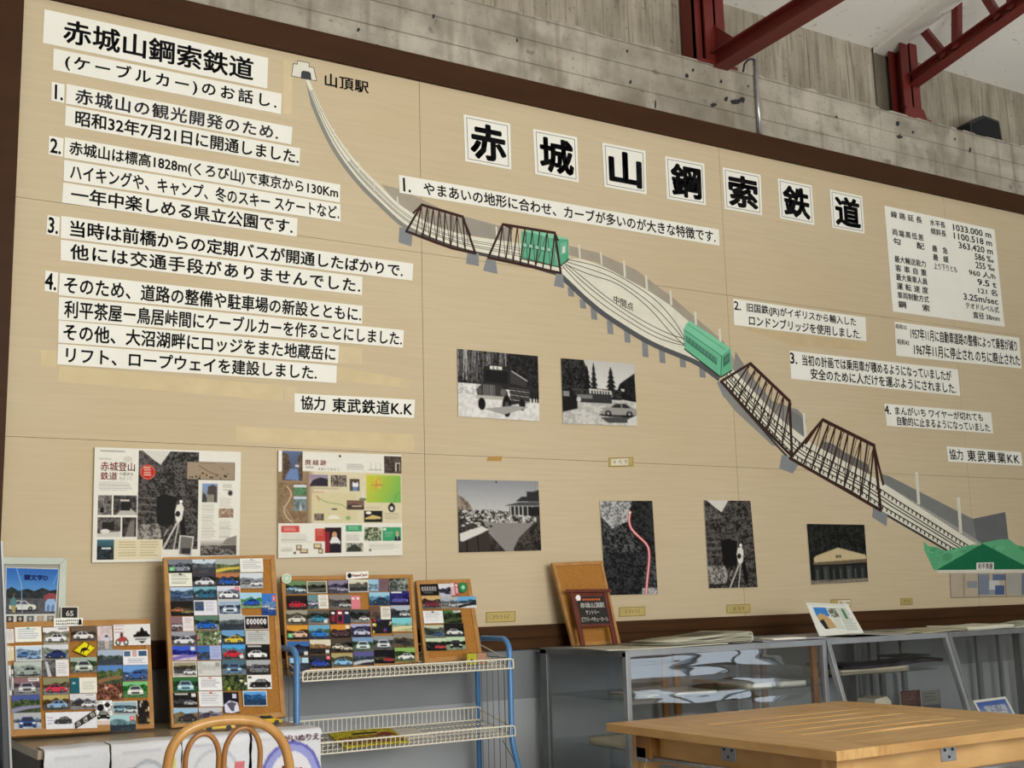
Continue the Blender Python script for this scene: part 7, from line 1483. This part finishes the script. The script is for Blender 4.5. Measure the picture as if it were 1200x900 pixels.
# rods that carry the fold out leaves
zr_ = az0+.012
m = MB(); m.tube([(tx0+ins-.03, ty1-.16, zr_+.01), (tx0+ins-.03, ty0+.2, zr_+.01)], .009, 10); rd = obj('support_rod', m, 'zinc', root, smooth=True)
m = MB(); m.box((tx0+ins-.045, ty1-.19, zr_-.005), (tx0+ins, ty1-.13, zr_+.045)); obj('rod_bracket', m, 'alu', rd, bevel=.002)
p = aty(1062, 893, ty0+ins-.03); m = MB(); m.tube([(p.x, ty0+ins-.03, zr_), (tx1-.1, ty0+ins-.03, zr_)], .010, 10); rd = obj('support_rod', m, 'zinc', root, smooth=True)
m = MB(); m.box((p.x-.03, ty0+ins-.042, zr_-.02), (p.x+.012, ty0+ins, zr_+.022)); m.tube([(p.x-.01, ty0+ins-.05, zr_), (p.x-.01, ty0+ins-.05, zr_-.05)], .005, 8); obj('rod_clamp', m, 'black', rd, bevel=.002)

# ================================================================== BENTWOOD CHAIR
CY = 3.36
root = empty('cane_chair', (aty(268, 880, CY).x, CY+.2, 0), 'bent cane chair with a hooped back holding two loops, facing the cabinet', 'chair')
def tilt(p): q = Vector(p); q.y = CY-(q.z-0.46)*0.10+0.03; return q
out = smooth([(195.5, 912), (196, 895), (200, 876), (211, 860), (228, 850), (247, 845), (268, 843), (290, 843.5), (310, 849), (325, 861), (334, 876), (339, 895), (341, 912)], 2)
hp = [tilt(aty(x, y, CY)) for x, y in out]; a, b = hp[0], hp[-1]
seat_z = 0.46
hoop = [tilt((a.x+.012, CY, seat_z-.02)), tilt((a.x+.005, CY, (a.z+seat_z)/2))]+hp+[tilt((b.x-.005, CY, (b.z+seat_z)/2)), tilt((b.x-.012, CY, seat_z-.02))]
hoop = [Vector(v) for v in hoop]
obj('back_hoop', MB().tube(hoop, 0.0135, 14), 'cane', root, smooth=True)
def loop(cx, top, rx, label=None):
    c0_ = aty(cx, 890, CY); T = aty(cx, top, CY); R = abs(aty(cx+rx, 890, CY).x-c0_.x); zb = seat_z+.05; zc = T.z-R*1.5; pts = []
    for i in range(21): t = math.pi*i/20; pts.append((c0_.x+R*math.cos(t), CY, zc+R*1.5*math.sin(t)))
    for i in range(1, 9): u = i/9; pts.append((c0_.x-R*(1-.45*u*u), CY, zc+(zb-zc)*u))
    for i in range(7): t = math.pi+math.pi*i/6; pts.append((c0_.x+R*.55*math.cos(t), CY, zb+R*.55*math.sin(t)))
    for i in range(8, 0, -1): u = i/9; pts.append((c0_.x+R*(1-.45*u*u), CY, zc+(zb-zc)*u))
    pts = [tilt(p) for p in pts]
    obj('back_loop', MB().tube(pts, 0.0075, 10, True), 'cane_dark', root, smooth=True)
loop(236.5, 859.5, 19.5); loop(283.5, 852.5, 21)
cxm = (a.x+b.x)/2; cyS = CY+.21
ring = [Vector((cxm+.205*math.cos(t), cyS+.205*math.sin(t), seat_z)) for t in [2*math.pi*i/36 for i in range(36)]]
obj('seat_ring', MB().tube(ring, .017, 12, True), 'cane', root, smooth=True)
m = MB(); m.lathe((cxm, cyS, seat_z-.004), [(.195, -.004), (.2, 0), (.2, .006), (.19, .010)], 36); obj('seat', m, 'cork', root)
for sx in (-1, 1):
    obj('leg', MB().tube([(cxm+sx*.15, cyS+.13, seat_z-.01), (cxm+sx*.185, cyS+.19, .2), (cxm+sx*.2, cyS+.21, 0)], [.015, .013, .011], 12), 'cane', root, smooth=True)
    obj('leg', MB().tube([(hoop[0] if sx < 0 else hoop[-1]), (cxm+sx*.18, CY+.0, .22), (cxm+sx*.2, CY-.04, 0)], [.0135, .013, .011], 12), 'cane', root, smooth=True)
ring = [Vector((cxm+.165*math.cos(t), cyS+.165*math.sin(t), .24)) for t in [2*math.pi*i/32 for i in range(32)]]
obj('foot_ring', MB().tube(ring, .009, 10, True), 'cane', root, smooth=True)

# ================================================================== LEAFLET RACK AT THE LEFT EDGE
RY = 2.6
pt = aty(2.5, 634, RY); pb_ = aty(14, 900, RY)
root = empty('leaflet_rack', (pb_.x-.25, RY+.06, 0), 'black leaflet rack cut by the left edge of the photo', 'rack')
lowx = pb_.x+(pb_.x-pt.x)/(pt.z-pb_.z)*pb_.z
slp = (pb_.x-pt.x)/(pt.z-pb_.z)
side = lambda y0, y1, o0, o1: MB().prism([(pt.x-.016+o0, y0, pt.z), (pt.x+o1, y0, pt.z), (lowx+o1, y0, 0), (lowx-.018+o0, y0, 0)], (0, y1-y0, 0))
obj('side_rail', side(RY, RY+.16, 0, 0), 'black', root, bevel=.002)
obj('edge_strip', side(RY-.003, RY-.0005, .0128, .0002), 'alu_dark', root)
obj('back_panel', B(((pt.x-.5, RY+.14, .05), (pt.x-.012, RY+.155, pt.z-.01))), 'black', root)
lz = [aty(8, 750, RY+.03).z-.115, aty(8, 826, RY+.03).z-.125]
for z in lz+[EYE+.02, .55, .3, .1]: obj('shelf', B(((pt.x-.5, RY+.02, z-.01), (pt.x-.02+slp*(pt.z-z), RY+.14, z))), 'black', root)
c = Cv(30, 40, 'a8cce8'); c.grad(0, 0, 1, .6, 'b8d8f0', '7ab0e0'); c.rect(0, .6, 1, 1, 'dce8ec')
for j, (yt, lb) in enumerate(((750, 'pale blue leaflet in the black rack at the left edge, upper one'), (826, 'pale blue leaflet in the black rack at the left edge, lower one'))):
    t = aty(8, yt, RY+.03); zsh = lz[j]
    xr_ = pt.x-.020+slp*(pt.z-t.z)
    q = [Vector((xr_-.15, RY+.045, t.z)), Vector((xr_-.002, RY+.045, t.z)), Vector((xr_-.002, RY+.03, zsh+.001)), Vector((xr_-.15, RY+.03, zsh+.001))]
    props(picture('leaflet', q, c, 'print', .004), lb, 'leaflet', 'leaflets in the black rack')
